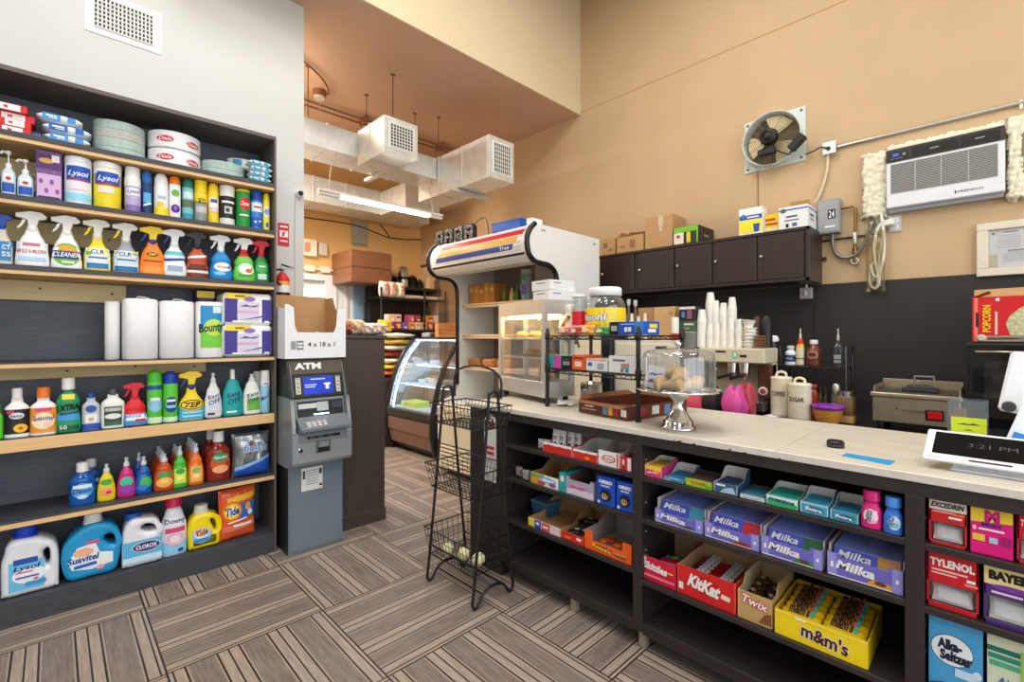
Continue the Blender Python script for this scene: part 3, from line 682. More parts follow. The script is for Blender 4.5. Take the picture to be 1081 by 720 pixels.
def U(ul, ur, vt, row, d=.09):
    """place on a unit shelf: silhouette columns ul..ur and top vt in the photograph give size; d = depth of the item's centre"""
    a, b_ = onu(ul, 355, d)[0], onu(ur, 355, d)[0]
    zt = onu((ul+ur)/2, vt, d)[1]
    b_ = min(b_, .002); a += (b_-a)*.015; b_ -= (b_-a)*.015; zt = min(zt, {0: 2.51, 1: 2.2, 2: 1.912, 3: 1.595, 4: 1.165, 5: .785, 6: .44}[row])
    x, y, z = upos((a+b_)/2, d, SZ[row])
    return (x, y, z+.0008, b_-a, zt-SZ[row])
def shade(col, k): return c(*[max(0, min(255, int(q*k))) for q in col])
TW = 'wipes'
# ---------------- top shelf
for i, (ul, ur, vt, vb, dd) in enumerate(((-6, 33, 121.5, 134, .1), (-4, 33, 113.5, 124, .1), (-8, 37, 105.5, 116, .12), (-10, 29, 98, 108, .1))):
    a, b_ = onu(ul, 355, dd-.05)[0], onu(ur, 355, dd-.05)[0]; h = .034; z = 2.251+i*.0345
    lb = ['lowest', 'second from bottom', 'third from bottom', 'topmost'][i]
    x, y, _ = upos((a+b_)/2, dd-.05, 0)
    carton('soap_box', 'flat red and white box, %s of the far left stack on top shelf' % lb, 'box', (x, y, z), -RU, b_-a, .1, h, RED,
           front=[('r', WHITE, -.02 + .04*(i % 2), .5, .56, .84), ('r', RED, -.1, .5, .12, .3)], right=[('r', RED, 0, .5, .9, .9)], group='red and white boxes on the top shelf')
def flatpack(label, P, hh, body, lab, seed, group, D=.11):
    """soft pack lying flat: pillow cross-section with crimped ends"""
    x, y, z, W, _ = P
    root = thing('wipes_pack', label, 'wipes pack', (x, y, z), -RU, group)
    rd = random.Random(seed); m = MB(); rings = []
    for i in range(15):
        a = i/14*2-1; e = max(.05, (1-abs(a)**5)); wv = 1+.05*math.sin(9*a+seed)
        ring = []
        for j in range(16):
            t = 2*PI*j/16; sn, cs = math.sin(t), math.cos(t)
            ring.append((a*W/2, -D/2*math.copysign(abs(cs)**.5, cs)*(.9+.1*e), hh/2*(1+math.copysign(abs(sn)**.7, sn)*e*wv*.98)))
        rings.append(ring)
    m.loft(rings, body); m.build('pack_body', root)
    n = MB(); n.decor([('r', lab, -.2, .5, .42, .7), ('r', WHITE, -.2, .6, .26, .16), ('r', WHITE, -.16, .38, .2, .08), ('r', lab, .28, .5, .2, .6), ('r', c(250, 250, 250), .05, .62, .06, .3)], W*.9, hh, lambda xx, zz: -D/2-.0005)
    n.build('label', root); return root
LBL = c(60, 140, 205)
for i, (ul, ur, h, bl) in enumerate(((46, 96, .045, 0), (44, 97, .045, 1), (38, 88, .045, 0))):
    P = U(ul, ur, 120, 0, .09); P = (P[0], P[1], 2.251+i*.0455, P[3], h)
    flatpack('white and blue wipes pack, %s of the three beside the paper plates' % ['lowest', 'middle', 'topmost'][i], P, h, c(214, 226, 238), c(38, 96, 178) if bl else LBL, i, 'blue wipes packs on the top shelf')
P = U(31, 52, 120, 0, .2); P = (P[0], P[1], 2.251, P[3], .06); flatpack('dark blue soft pack behind the red and white boxes on top shelf', P, .07, c(34, 84, 170), c(80, 150, 215), 9, None)
def plates(name, label, P, n, z0, h, m1, m2, group, dep=.9, logo=None, cat='plate pack', rim=True):
    x, y, z, W, _ = P; r = W/2
    root = thing(name, label, cat, (x, y, z0), -RU, group)
    m = MB(); k = n*2
    pr = [(r*.8, 0)]
    for i in range(n): pr += [(r*(.985 if rim else .99), h*(i+.12)/n), (r, h*(i+.5)/n), (r*(.985 if rim else .99), h*(i+.88)/n)]
    pr += [(r*.9, h)]
    m.lathe(pr, m1, n=36, sq=dep); m.build('plate_stack', root)
    w = MB(); w.lathe([(r*1.004, h*.06), (r*1.006, h*.5), (r*1.004, h*.94)], m2, n=36, sq=dep, cap=False); 
    if logo: w.decor(logo, W, h, lambda xx, zz: -r*1.008*dep*math.sqrt(max(0, 1-(xx/r)**2)), base=.001)
    w.build('wrapper', root); return root
PG = mat('pale_green_paper', (206, 222, 214), .6, var=.12, scale=60); PGW = glass('shrink_film', (240, 246, 244), .2, .3)
PGP = mat('pale_pink_paper', (226, 214, 210), .6, var=.12, scale=60)
P = U(97, 154, 120, 0, .165)
for i in range(4):
    plates('paper_plates', 'pack of pale printed paper plates, %s of four beside the blue wipes' % ['lowest', 'second', 'third', 'topmost'][i], P, 4, 2.251+i*.0465, .0455, PGP if i == 2 else PG, PGW, 'paper plate packs on the top shelf', .85)
P = U(155, 212, 130, 0, .165); DX = [('e', RED, -.22, .5, .3, .34), ('e', RED, .3, .45, .26, .34), ('t', WHITE, -.22, .5, .22, .2, 'Dixie', .2), ('t', WHITE, .3, .45, .2, .2, 'Dixie', .2)]
for i in range(2):
    plates('paper_bowls', '%s white pack of paper bowls with red oval logos' % ['lower', 'upper'][i], P, 1, 2.251+i*.0995, .099, WHITE, c(236, 236, 238), 'white paper bowl packs', .85, DX, rim=False)
P = U(211, 259, 150, 0, .17)
for i in range(2):
    plates('paper_plates', '%s pack of pale green plates between the white bowls and small wipes' % ['lower', 'upper'][i], P, 4, 2.251+i*.0485, .048, PG, PGW, 'pale green plate packs at right of top shelf', .8)
P = U(239, 285, 146, 0, .21)
plates('paper_bowls', 'white bowl pack with blue print lying behind the wipes at top right', P, 1, 2.251+.1, .06, WHITE, c(230, 234, 236), None, .6, [('r', c(50, 150, 190), -.28, .55, .22, .6), ('r', c(190, 214, 220), .2, .3, .3, .2)], rim=False)

m = MB(); xq, yq, _ = upos(onu(236, 355, .22)[0], .22, 0); 
for i in range(4):
    P = U(261, 291, 170, 0, .07); P = (P[0]+.004*((i*7) % 3-1), P[1], 2.251+i*.0325, P[3], .03)
    flatpack('small teal wipes pack, %s of the four at the right end of top shelf' % ['lowest', 'second', 'third', 'topmost'][i], P, .033, c(206, 226, 228), c(24, 150, 190), i+20, 'small teal wipes packs', D=.1)
# ---------------- cans and canisters shelf
SOAPC = glass('clear_soap', (215, 228, 236), .06, .3)
def pump(label, P, col, el, group=None):
    x, y, z, W, Hh = P; H = Hh*.62
    root = thing('soap_pump', label, 'soap bottle', (x, y, z), -RU, group)
    B = Body([(0, .94*W/2, .3*W), (.01, W/2, .32*W), (H*.75, W/2, .32*W), (H*.93, W*.36, .25*W), (H, W*.2, W*.18)], 2.6)
    m = MB(); B.mesh(m, col); m.build('bottle_body', root); label_part(root, B, el, W, H)
    m = MB(); q = W*.2; m.lathe([(q, H-.004), (q*1.15, H), (q*1.15, H+.018), (q*.6, H+.024), (q*.35, H+.026), (q*.35, Hh-.016), (q*.9, Hh-.014), (q*.95, Hh), (q*.4, Hh+.002)], WHITE, n=14)
    m.tube([(0, 0, Hh-.007), (-W*.42, 0, Hh-.005), (-W*.55, 0, Hh-.016)], .006, WHITE); m.build('pump_head', root)
    return root
SB = c(196, 214, 224, .2)
pe = [('r', c(232, 238, 240), 0, .66, .7, .3), ('e', c(190, 60, 70), 0, .62, .4, .14), ('r', c(24, 84, 176), 0, .3, .84, .32)]
P = U(1, 17, 160, 1, .07); pump('clear hand soap pump bottle with red dot label, left of the purple carton', P, SB, pe, 'hand soap pumps')
P = U(18, 36, 169, 1, .07); pump('clear hand soap pump bottle right against the purple carton', P, SB, pe, 'hand soap pumps')
P = U(33, 44, 184, 1, .2); pump('small soap pump standing behind the purple carton and pump bottles', P, SB, pe)
PB = mat('purple_floral_print', (120, 78, 140), .4, var=.5, scale=90)
x, y, z, W, Hh = U(37.5, 66, 149, 1, .045)
carton('scented_beads_box', 'tall purple floral box beside the hand soap pumps', 'box', (x, y, z), -RU, W, .1, Hh, PB, front=[('r', c(84, 42, 110), 0, .78, .98, .3), ('e', c(214, 170, 70), -.1, .8, .6, .1), ('r', c(240, 230, 236), .25, .86, .3, .14), ('r', c(206, 170, 210), 0, .3, .92, .46)]+[('e', c(140, 70, 150), -.32+.21*i, .38-.18*(i % 2), .16, .1) for i in range(4)]+[('r', c(70, 40, 96), 0, .06, .8, .05)])
P = U(66.5, 98, 163.5, 1, .075); canister('white wipes canister with blue label and pale lid beside purple carton', P, c(232, 240, 246), c(226, 232, 236), [('b', c(150, 210, 236), .08, .26), ('r', c(28, 82, 178), -.03, .72, .92, .34), ('t', WHITE, 0, .7, .66, .16, 'Lysol', .3), ('r', RED, 0, .57, .7, .035), ('r', c(236, 226, 232), 0, .43, .6, .18)], 'large wipes canisters')
P = U(97.5, 129, 169, 1, .075); canister('yellow wipes canister with blue label and pale lid', P, c(250, 222, 40), c(228, 232, 232), [('b', c(240, 240, 236), .82, .96), ('r', c(28, 82, 178), 0, .72, .9, .3), ('t', WHITE, 0, .7, .66, .16, 'Lysol', .3), ('r', RED, 0, .57, .7, .035), ('r', c(244, 226, 200), -.06, .44, .56, .16)], 'large wipes canisters')
P = U(131, 149, 177, 1, .07); can('lavender disinfectant spray can with white cap', P, c(186, 176, 216), WHITE, [('b', WHITE, .72, .98), ('r', c(240, 240, 250), 0, .56, .8, .2), ('t', c(40, 60, 140), 0, .56, .7, .14, 'Lysol', .3), ('b', c(130, 110, 180), .02, .2)], capw=.94, caph=.2, dome=False)
P = U(149, 161, 173, 1, .075); can('dark blue air freshener can with blue cap', P, c(28, 62, 110), c(40, 110, 190), [('r', c(90, 170, 220), 0, .5, .7, .3), ('p', WHITE, 0, .3, .7, .2, [(-.5, -.3), (.5, .1), (.5, .4), (-.5, 0)])], capw=.95, caph=.24)
P = U(162, 178, 176, 1, .075); can('white and yellow air freshener can with white trigger cap', P, c(236, 236, 238), c(236, 238, 240), [('b', c(250, 214, 40), .02, .3), ('r', c(160, 190, 220), 0, .62, .5, .1), ('e', c(246, 200, 40), -.1, .4, .5, .16)], capw=.96, caph=.3)
P = U(178, 191, 183, 1, .075); can('white air freshener can with orange cap and purple flower', P, c(244, 244, 246), ORANGE, [('e', c(110, 180, 70), 0, .72, .66, .2), ('e', c(92, 40, 150), 0, .28, .74, .24), ('e', c(160, 90, 190), 0, .3, .3, .1)], capw=.97, caph=.18)
P = U(192, 204.5, 183, 1, .075); can('teal air freshener can with dark green cap', P, c(120, 190, 200), c(16, 122, 100), [('b', c(96, 108, 84), .38, .6), ('r', c(210, 232, 230), 0, .74, .8, .2), ('b', c(40, 150, 170), .02, .2)], capw=.97, caph=.2)
P = U(204.5, 219, 184, 1, .075); can('tall grey can with yellow top half and black oval logo', P, c(150, 154, 150), YEL, [('b', YEL, .66, .99), ('e', BLACK, 0, .68, .92, .16), ('t', YEL, 0, .68, .7, .1, 'ZEP'), ('r', c(190, 194, 190), 0, .4, .8, .2)], capw=.96, caph=.26, dome=False)
P = U(219, 231, 188, 1, .075); can('slim yellow spray can with pale label', P, c(250, 214, 40), YEL, [('r', c(236, 236, 230), 0, .62, .86, .3), ('r', c(60, 90, 160), 0, .68, .6, .1), ('r', c(220, 200, 230), 0, .4, .7, .1)], capw=.92, caph=.18)
P = U(231, 248, 194, 1, .075); canister('white powder canister with black label and pale lid', P, c(230, 228, 222), c(232, 230, 222), [('b', c(34, 32, 34), .2, .8), ('r', c(226, 224, 220), 0, .64, .8, .06), ('r', c(196, 196, 192), 0, .42, .5, .2), ('e', c(60, 60, 60), -.05, .42, .26, .12)], cat='canister', name='cleaner_canister', lidh=.1)
P = U(248, 264.5, 201, 1, .075); canister('green scouring powder can with round red badge', P, c(36, 150, 62), YEL, [('e', RED, .05, .66, .74, .34), ('t', WHITE, .05, .66, .56, .12, 'Comet', .2), ('r', WHITE, 0, .34, .6, .04)], cat='canister', name='powder_can', lidh=.05)
P = U(264, 277, 201, 1, .075); can('blue spray can with dark blue cap beside the scouring powder', P, c(60, 130, 210), c(24, 70, 160), [('r', c(230, 236, 244), 0, .74, .9, .3), ('r', RED, 0, .74, .6, .06), ('b', c(30, 90, 190), .1, .4), ('e', WHITE, -.2, .25, .2, .06), ('e', WHITE, .2, .28, .2, .06)], capw=.97, caph=.22, dome=False)
P = U(277, 290, 204, 1, .075); can('yellow spray can with blue lettering at the right end of its shelf', P, c(246, 232, 70), c(250, 220, 40), [('r', WHITE, 0, .6, .8, .3), ('t', c(30, 60, 170), 0, .6, .74, .2, '409'), ('e', c(60, 90, 200), 0, .2, .4, .16)], capw=.9, caph=.16)
# ---------------- trigger spray shelf
P = U(-9, 14, 218, 2, .075); spray_bottle('pale spray bottle with blue trigger cut off by the left edge', P, c(204, 200, 180), BLUE, BLUE, [('r', c(40, 130, 190), .1, .36, .8, .5), ('t', WHITE, .2, .46, .4, .12, 'CT'), ('t', WHITE, .2, .28, .44, .12, 'SS')])
P = U(15, 53, 213, 2, .075); spray_bottle('large white spray bottle with pale blue label and red lettering', P, WHITE, WHITE, WHITE, [('r', c(222, 232, 240), 0, .4, .9, .5), ('r', c(200, 110, 120), -.02, .58, .5, .09), ('t', c(206, 70, 60), 0, .4, .84, .1, 'MOLD & MILDEW'), ('r', c(170, 206, 236), 0, .2, .8, .1)], shape=1)
P = U(53, 87.5, 219, 2, .075); spray_bottle('white spray bottle with a green and blue cleaner label', P, WHITE, WHITE, WHITE, [('e', c(110, 180, 40), 0, .4, .92, .62), ('e', c(220, 160, 40), -.05, .5, .8, .3), ('r', c(28, 52, 130), 0, .38, .94, .22), ('t', WHITE, 0, .39, .84, .13, 'CLEANER', .2), ('r', c(220, 240, 220), .04, .18, .4, .06)], shape=1)
P = U(88, 117.5, 224, 2, .075); spray_bottle('yellow spray bottle with a pale label and yellow trigger', P, c(238, 214, 46), c(226, 228, 214), c(240, 216, 40), [('r', c(222, 232, 238), 0, .36, .88, .58), ('t', BLACK, 0, .55, .5, .12, 'CLR'), ('r', c(70, 90, 110), 0, .38, .7, .04), ('r', c(110, 180, 60), -.33, .5, .2, .1), ('r', c(40, 120, 180), 0, .15, .8, .14)], shape=0)
P = U(118, 147.5, 228.5, 2, .075); spray_bottle('grey spray bottle with yellow trigger and pale label', P, c(150, 156, 160), c(226, 228, 222), c(240, 216, 40), [('r', c(206, 222, 232), 0, .36, .88, .58), ('t', BLACK, -.04, .55, .46, .12, 'CLR'), ('r', c(70, 90, 110), 0, .38, .7, .04), ('r', c(30, 110, 170), 0, .12, .84, .14), ('p', YEL, .3, .58, .3, .2, [(-.5, 0), (.5, .5), (.5, 0)])], shape=0)
P = U(146, 175.5, 232.5, 2, .075); spray_bottle('orange citrus spray bottle with yellow and blue head', P, c(244, 128, 28), YEL, c(30, 50, 130), [('e', BLACK, -.03, .62, .42, .14), ('t', YEL, -.03, .62, .3, .08, 'ZEP'), ('r', c(150, 60, 10), 0, .42, .7, .04), ('r', c(250, 150, 60), 0, .14, .9, .2)], collar=c(30, 60, 150), shape=1)
P = U(170, 197.5, 240, 2, .075); spray_bottle('white bathroom spray bottle with teal band and blue trigger', P, c(226, 234, 238), c(232, 236, 238), c(26, 44, 120), [('b', c(80, 190, 190), .66, .78), ('p', c(30, 70, 150), 0, .5, .9, .3, [(-.5, -.2), (.5, .1), (.5, .3), (-.5, .1)]), ('r', c(150, 170, 190), 0, .25, .6, .16)], shape=2)
P = U(195, 220.5, 243, 2, .075); spray_bottle('reddish brown spray bottle with dark trigger and layered label', P, c(186, 74, 40), c(40, 34, 34), c(24, 22, 22), [('r', c(96, 40, 30), 0, .34, .9, .2), ('p', WHITE, 0, .66, .8, .2, [(-.5, -.3), (.5, .1), (.5, .5), (-.5, .1)]), ('r', c(226, 220, 212), 0, .2, .9, .08), ('r', c(120, 50, 36), 0, .1, .9, .08)], shape=2)
P = U(220, 245.5, 245, 2, .075); spray_bottle('bright blue glass cleaner spray bottle with white head', P, c(20, 130, 200), c(236, 238, 238), c(230, 232, 232), [('e', WHITE, .05, .42, .74, .3), ('t', c(214, 80, 30), .05, .42, .54, .1, 'Windex', .3), ('e', c(120, 200, 240), -.1, .2, .5, .12)], shape=2)
P = U(245, 269.5, 247.5, 2, .075); spray_bottle('light green spray bottle with red collar and white head', P, c(100, 196, 70), c(236, 238, 236), c(230, 232, 230), [('b', RED, .84, .99), ('e', c(226, 240, 226), .05, .42, .7, .4), ('e', c(214, 90, 60), .15, .36, .3, .14), ('r', c(60, 150, 60), 0, .2, .6, .06)], collar=RED, shape=2)
P = U(266, 290, 250, 2, .075); spray_bottle('dark green spray bottle with red trigger head at shelf end', P, c(18, 122, 52), RED, RED, [('e', c(60, 170, 80), 0, .52, .7, .4), ('r', WHITE, 0, .56, .4, .05), ('r', c(190, 220, 200), 0, .2, .5, .2)], shape=2)
# ---------------- paper goods shelf
ROLLW = mat('soft_white_paper', (238, 238, 236), .85, var=.03, scale=50, bump=.15)
WRAP = c(232, 232, 232, .28)
x, y, z, W, Hh = U(110, 127, 318.5, 3, .1)
r = thing('paper_towel_roll', 'slim single white paper towel roll standing left of wrapped rolls', 'paper towels', (x, y, z), -RU)
m = MB(); m.lathe([(W/2-.003, 0), (W/2, .003), (W/2, Hh-.003), (W/2-.003, Hh), (.02, Hh), (.02, Hh-.03)], ROLLW, n=24); m.build('roll', r)
for q, (ul, ur, vt) in enumerate(((128, 167, 316), (166.5, 204.5, 318.5))):
    x, y, z, W, Hh = U(ul, ur, vt, 3, .08)
    r = thing('paper_towel_pack', 'plain white wrapped pack of paper towels, %s' % ('just right of the slim single roll' if q == 0 else 'between the plain pack and colour-printed pack'), 'paper towels', (x, y, z), -RU, 'white paper towel packs')
    B = Body([(0, W/2*.96, .07), (.006, W/2, .075), (Hh-.012, W/2, .075), (Hh-.003, W/2*.95, .07), (Hh, W/2*.8, .06)], 3.4, smooth=False)
    m = MB(); B.mesh(m, WRAP, 32); m.build('wrapped_rolls', r)
    m = MB(); m.tube(crom([(-W*.1, -.03, Hh-.002), (-.01, 0, Hh+.012), (W*.16, .01, Hh+.01), (W*.3, .0, Hh-.001)], 3), [.004]*9+[.003], WRAP, 6); m.build('wrapper_seam', r)
x, y, z, W, Hh = U(204.5, 235, 319.5, 3, .085)
r = thing('paper_towel_pack', 'paper towel pack with green and blue printed label', 'paper towels', (x, y, z), -RU, 'white paper towel packs')
B = Body([(0, W/2*.97, .07), (.006, W/2, .072), (Hh-.01, W/2, .072), (Hh, W/2*.94, .066)], 3.6, smooth=False)
m = MB(); B.mesh(m, WRAP, 32); m.build('wrapped_rolls', r)
label_part(r, B, [('r', c(30, 140, 200), .02, .72, .76, .42), ('r', c(110, 200, 50), .02, .36, .76, .36), ('e', c(190, 224, 80), .1, .54, .7, .3), ('r', c(210, 232, 240), .22, .86, .3, .12), ('t', c(30, 26, 50), .02, .52, .86, .2, 'Bounty', .1, .12, .03)], W, Hh)
TP = c(58, 44, 140); 
for i, (ul, ur, z0, dd) in enumerate(((236, 289.5, 0, .0), (236, 289.5, 1, .0), (228, 240, 0, .13), (228, 240, 1, .13), (222, 232, 1, .22))):
    a, b_ = onu(ul, 355, dd+.03)[0], min(.002, onu(ur, 355, dd+.03)[0]); W = b_-a; h = .187
    if dd: W = .12; a = b_-W
    x, y, _ = upos((a+b_)/2, dd+.03, 0)
    if dd: continue
    r = thing('toilet_paper_pack', ['lower purple and white toilet paper pack with yellow strip', 'upper purple and white toilet paper pack with yellow strip'][z0], 'toilet paper', (x, y, 1.198+z0*(h+.001)), -RU, 'purple toilet paper packs')
    m = MB(); m.box(-W/2, W/2, 0, .2, 0, h, WHITE, .014)
    m.build('wrapped_rolls', r)
    p = MB(); p.decor([('r', TP, -.35, .45, .26, .74), ('r', TP, .38, .45, .2, .74), ('r', c(214, 206, 226), 0, .42, .46, .6), ('r', YEL, -.2, .9, .5, .17), ('r', c(110, 90, 20), -.18, .9, .2, .05), ('e', c(140, 110, 180), .02, .82, .24, .16), ('p', c(90, 80, 140), .02, .6, .4, .1, [(-.5, -.2), (-.2, .5), (0, 0), (.5, .4), (.3, -.3), (0, -.2)]), ('r', c(220, 170, 200), -.02, .42, .42, .06), ('p', c(90, 70, 150), .05, .22, .5, .16, [(-.5, -.5), (.5, .2), (.5, .5)]), ('r', WHITE, -.2, .1, .26, .06), ('r', WHITE, .38, .1, .1, .06)], W, h); p.build('label', r)
for i in range(2):
    s_ = onu(236, 355, .03)[0]-.058; x, y, _ = upos(s_, .2, 0); h = .2
    r = thing('toilet_paper_pack', '%s dark purple paper pack mostly hidden behind the printed towel pack' % ['lower', 'upper'][i], 'toilet paper', (x, y, 1.198+i*(h+.001)), -RU, 'purple toilet paper packs behind')
    m = MB(); m.box(-.05, .05, 0, .1, 0, h, c(46, 34, 90), .012); m.build('wrapped_rolls', r); p = MB(); p.decor([('r', YEL, 0, .84, .9, .2)], .1, h); p.build('label', r)
# ---------------- laundry boosters shelf
P = U(-8, 4, 428, 4, .08); bottle('green bottle mostly cut off at the left edge of its shelf', P, 'flat', c(90, 190, 50), c(60, 150, 40), [])
P = U(4, 32, 410, 4, .08); bottle('white bottle with black label and yellow flower', P, 'flat', WHITE, c(232, 232, 234), [('b', c(26, 24, 28), .1, .72), ('e', c(240, 190, 40), .15, .24, .56, .22), ('e', c(200, 90, 20), .15, .24, .18, .08), ('r', c(200, 60, 80), -.25, .66, .3, .08), ('e', c(226, 226, 236), 0, .56, .6, .16), ('t', c(20, 20, 40), 0, .56, .5, .08, 'Fabuloso', .2)], caph=.2, capw=.42)
P = U(31, 60.5, 409, 4, .08); bottle('white bottle with orange cap and orange wraparound label', P, 'flat', WHITE, c(236, 120, 40), [('b', c(236, 150, 50), .07, .72), ('e', c(246, 226, 190), 0, .38, .84, .44), ('t', c(40, 60, 150), 0, .46, .78, .12, 'Suavitel', .2), ('r', c(226, 60, 110), 0, .68, .6, .08), ('e', c(240, 200, 190), .15, .28, .3, .12)], caph=.2, capw=.5)
P = U(58, 86, 399, 4, .08); bottle('green waisted laundry bottle with white cap', P, 'waist', c(24, 150, 96), WHITE, [('r', c(240, 220, 60), 0, .82, .5, .12), ('t', BLACK, .05, .58, .8, .14, 'XTRA', .2, .12, .05), ('r', c(60, 150, 210), 0, .36, .84, .16), ('p', c(20, 60, 130), .02, .44, .7, .08, [(-.5, -.5), (.5, -.1), (.5, .5), (-.5, .2)]), ('r', c(20, 90, 60), 0, .12, .84, .1), ('t', WHITE, -.2, .13, .3, .09, '50')], caph=.2, capw=.52)
P = U(86, 106, 415, 4, .08); bottle('silver bottle with blue cap and blue base', P, 'flat', c(186, 194, 202), c(24, 70, 170), [('b', c(30, 80, 190), .02, .2), ('e', c(40, 80, 160), 0, .66, .6, .22), ('r', c(236, 238, 240), 0, .36, .66, .26), ('e', c(200, 180, 110), 0, .34, .3, .12)], caph=.12, capw=.36)
P = U(106, 132, 411, 4, .08); bottle('squat white bottle with grey cap and dark green label', P, 'flat', c(236, 236, 230), c(80, 82, 82), [('r', c(60, 66, 66), 0, .4, .74, .5), ('r', c(180, 190, 180), 0, .56, .66, .1), ('e', c(230, 230, 226), 0, .36, .7, .16), ('r', c(40, 110, 70), 0, .14, .74, .1)], caph=.13, capw=.36)
P = U(128, 156, 403, 4, .08); spray_bottle('red stain remover spray bottle with blue and white lower label', P, c(214, 28, 40), c(214, 30, 40), c(200, 24, 34), [('b', c(60, 150, 210), .03, .42), ('r', c(230, 238, 244), .05, .3, .8, .2), ('t', c(30, 90, 180), -.05, .36, .6, .12, 'shout', .2), ('r', RED, .2, .2, .4, .08)], shape=2)
P = U(154.5, 171.5, 391, 4, .08); can('green foam cleaner can with green cap', P, c(90, 200, 60), c(80, 190, 50), [('b', c(30, 80, 160), .8, .9), ('e', c(140, 200, 236), 0, .45, .9, .34), ('r', WHITE, 0, .58, .6, .07), ('b', c(210, 236, 200), .02, .16)], capw=.97, caph=.2)
P = U(171.5, 188, 392, 4, .08); can('green foam cleaner can with dark blue cap', P, c(90, 200, 60), c(24, 60, 170), [('e', c(24, 60, 140), 0, .45, .9, .4), ('r', WHITE, 0, .55, .6, .06), ('b', c(210, 236, 200), .02, .14), ('r', c(140, 200, 236), 0, .4, .6, .07)], capw=.97, caph=.22)
P = U(188, 215, 391, 4, .08); spray_bottle('yellow topped spray bottle with light blue base and black oval', P, c(246, 206, 20), YEL, c(40, 70, 130), [('b', c(70, 180, 220), .03, .42), ('e', c(246, 206, 20), 0, .48, .96, .36), ('e', BLACK, 0, .48, .9, .3), ('e', c(246, 206, 20), 0, .48, .82, .24), ('t', BLACK, 0, .48, .66, .16, 'ZEP', .1, 0, .04), ('r', c(170, 220, 240), 0, .25, .8, .05), ('r', c(170, 220, 240), 0, .14, .8, .05)], collar=c(30, 60, 140), shape=0)
P = U(215, 234.5, 394, 4, .08); bottle('white toilet cleaner bottle with navy lettering', P, 'dish', c(230, 232, 234), c(226, 228, 232), [('r', c(206, 214, 226), .05, .36, .7, .4), ('t', c(20, 40, 110), .04, .6, .7, .13, 'Easy', .2, .3), ('t', c(20, 40, 110), .04, .46, .7, .12, 'OFF', .2, .3), ('r', c(60, 64, 60), -.15, .12, .4, .06)], nib=True, caph=.2, capw=.3)
P = U(234.5, 256, 390, 4, .08); bottle('teal toilet cleaner bottle with white pointed cap', P, 'clean', c(20, 160, 160), WHITE, [('t', c(16, 40, 100), .04, .58, .7, .15, 'Easy', .2, .3), ('t', c(16, 40, 100), .04, .42, .7, .13, 'OFF', .2, .3), ('r', c(230, 240, 240), -.1, .12, .5, .05)], caph=.2, capw=.24)
P = U(256, 275, 395, 4, .08); bottle('white cleaner bottle with green panel and navy lettering', P, 'clean', c(236, 236, 230), c(228, 228, 222), [('r', c(110, 180, 60), .05, .3, .74, .36), ('t', c(16, 40, 100), .04, .58, .72, .14, 'Easy', .2, .3), ('t', c(16, 40, 100), .04, .42, .7, .12, 'OFF', .2, .3)], nib=True, caph=.16, capw=.34)
P = U(274.5, 288, 391, 4, .08); can('pale blue disinfectant can with white cap at the shelf end', P, c(150, 210, 232), WHITE, [('b', c(236, 238, 240), .8, .99), ('r', RED, 0, .86, .5, .03), ('p', c(30, 80, 170), 0, .5, .9, .3, [(-.5, -.5), (.5, .1), (.5, .5), (-.5, -.1)]), ('t', WHITE, 0, .52, .7, .12, 'Lysol', .2, .35)], capw=.95, caph=.2, dome=False)
P = U(267, 279, 392, 4, .17); can('white spray can standing behind the pale blue one', P, WHITE, WHITE, [], capw=.95, caph=.2, dome=False)
# ---------------- dish soap shelf
def dish(label, P, col, cap, el, group=None, caph=.2): return bottle(label, P, 'dish', col, cap, el, group, 'dish_soap_bottle', caph, .34, .55, nib=True, cat='dish soap', n=2.3, N=20)
def big(label, P, col, el, group=None): return bottle(label, P, 'round', col, WHITE, el, group, 'dish_soap_bottle', .2, .46, .6, cat='dish soap', n=2.1, N=20)
DB = mat('blue_dish_soap', (18, 84, 168), .12, var=.08); CAPC = c(206, 214, 220)
dl = [('e', c(90, 170, 230), 0, .44, .8, .44), ('r', c(230, 238, 246), 0, .56, .7, .1), ('t', c(20, 50, 130), 0, .44, .7, .14, 'Dawn', .2), ('e', c(200, 226, 240), 0, .26, .4, .12)]
P = U(72, 101.5, 488, 5, .08); big('round blue dish soap bottle with white cap in front', P, DB, dl)
P = U(84, 108, 484, 5, .2); big('round blue dish soap bottle half hidden behind the front one', P, DB, dl)
P = U(102, 122.5, 490, 5, .07); dish('small yellow dish soap bottle between blue and pink bottles', P, mat('yellow_soap', (232, 206, 30), .12), CAPC, [('e', c(60, 160, 70), 0, .64, .6, .2), ('e', c(240, 150, 120), 0, .32, .7, .26), ('e', RED, .1, .3, .3, .1)])
P = U(123, 143.5, 483, 5, .07); dish('small pink dish soap bottle with clear cap', P, mat('pink_soap', (206, 40, 120), .12), CAPC, [('e', c(60, 190, 150), 0, .5, .7, .3), ('e', c(150, 60, 170), 0, .26, .8, .3)])
P = U(142, 161, 482, 5, .07); dish('small blue dish soap bottle with green badge in front', P, DB, CAPC, [('e', c(60, 180, 90), .1, .4, .7, .36), ('e', c(40, 120, 210), -.1, .24, .6, .2)])
P = U(139, 154, 478, 5, .16); dish('small blue dish soap bottle right behind the green-badged one', P, DB, CAPC, [])
AMB = mat('amber_dish_soap', (196, 78, 26), .1, var=.1); AMB2 = mat('orange_dish_soap', (232, 112, 34), .1, var=.08); DAM = mat('deep_amber_soap', (136, 40, 22), .1, var=.12)
ORD = ['in front', 'second from the front', 'third from the front', 'fourth from the front', 'at the back']
el_a = [('e', c(60, 150, 60), 0, .54, .66, .22), ('e', c(244, 170, 90), 0, .3, .8, .34), ('e', c(246, 210, 70), 0, .34, .4, .14)]
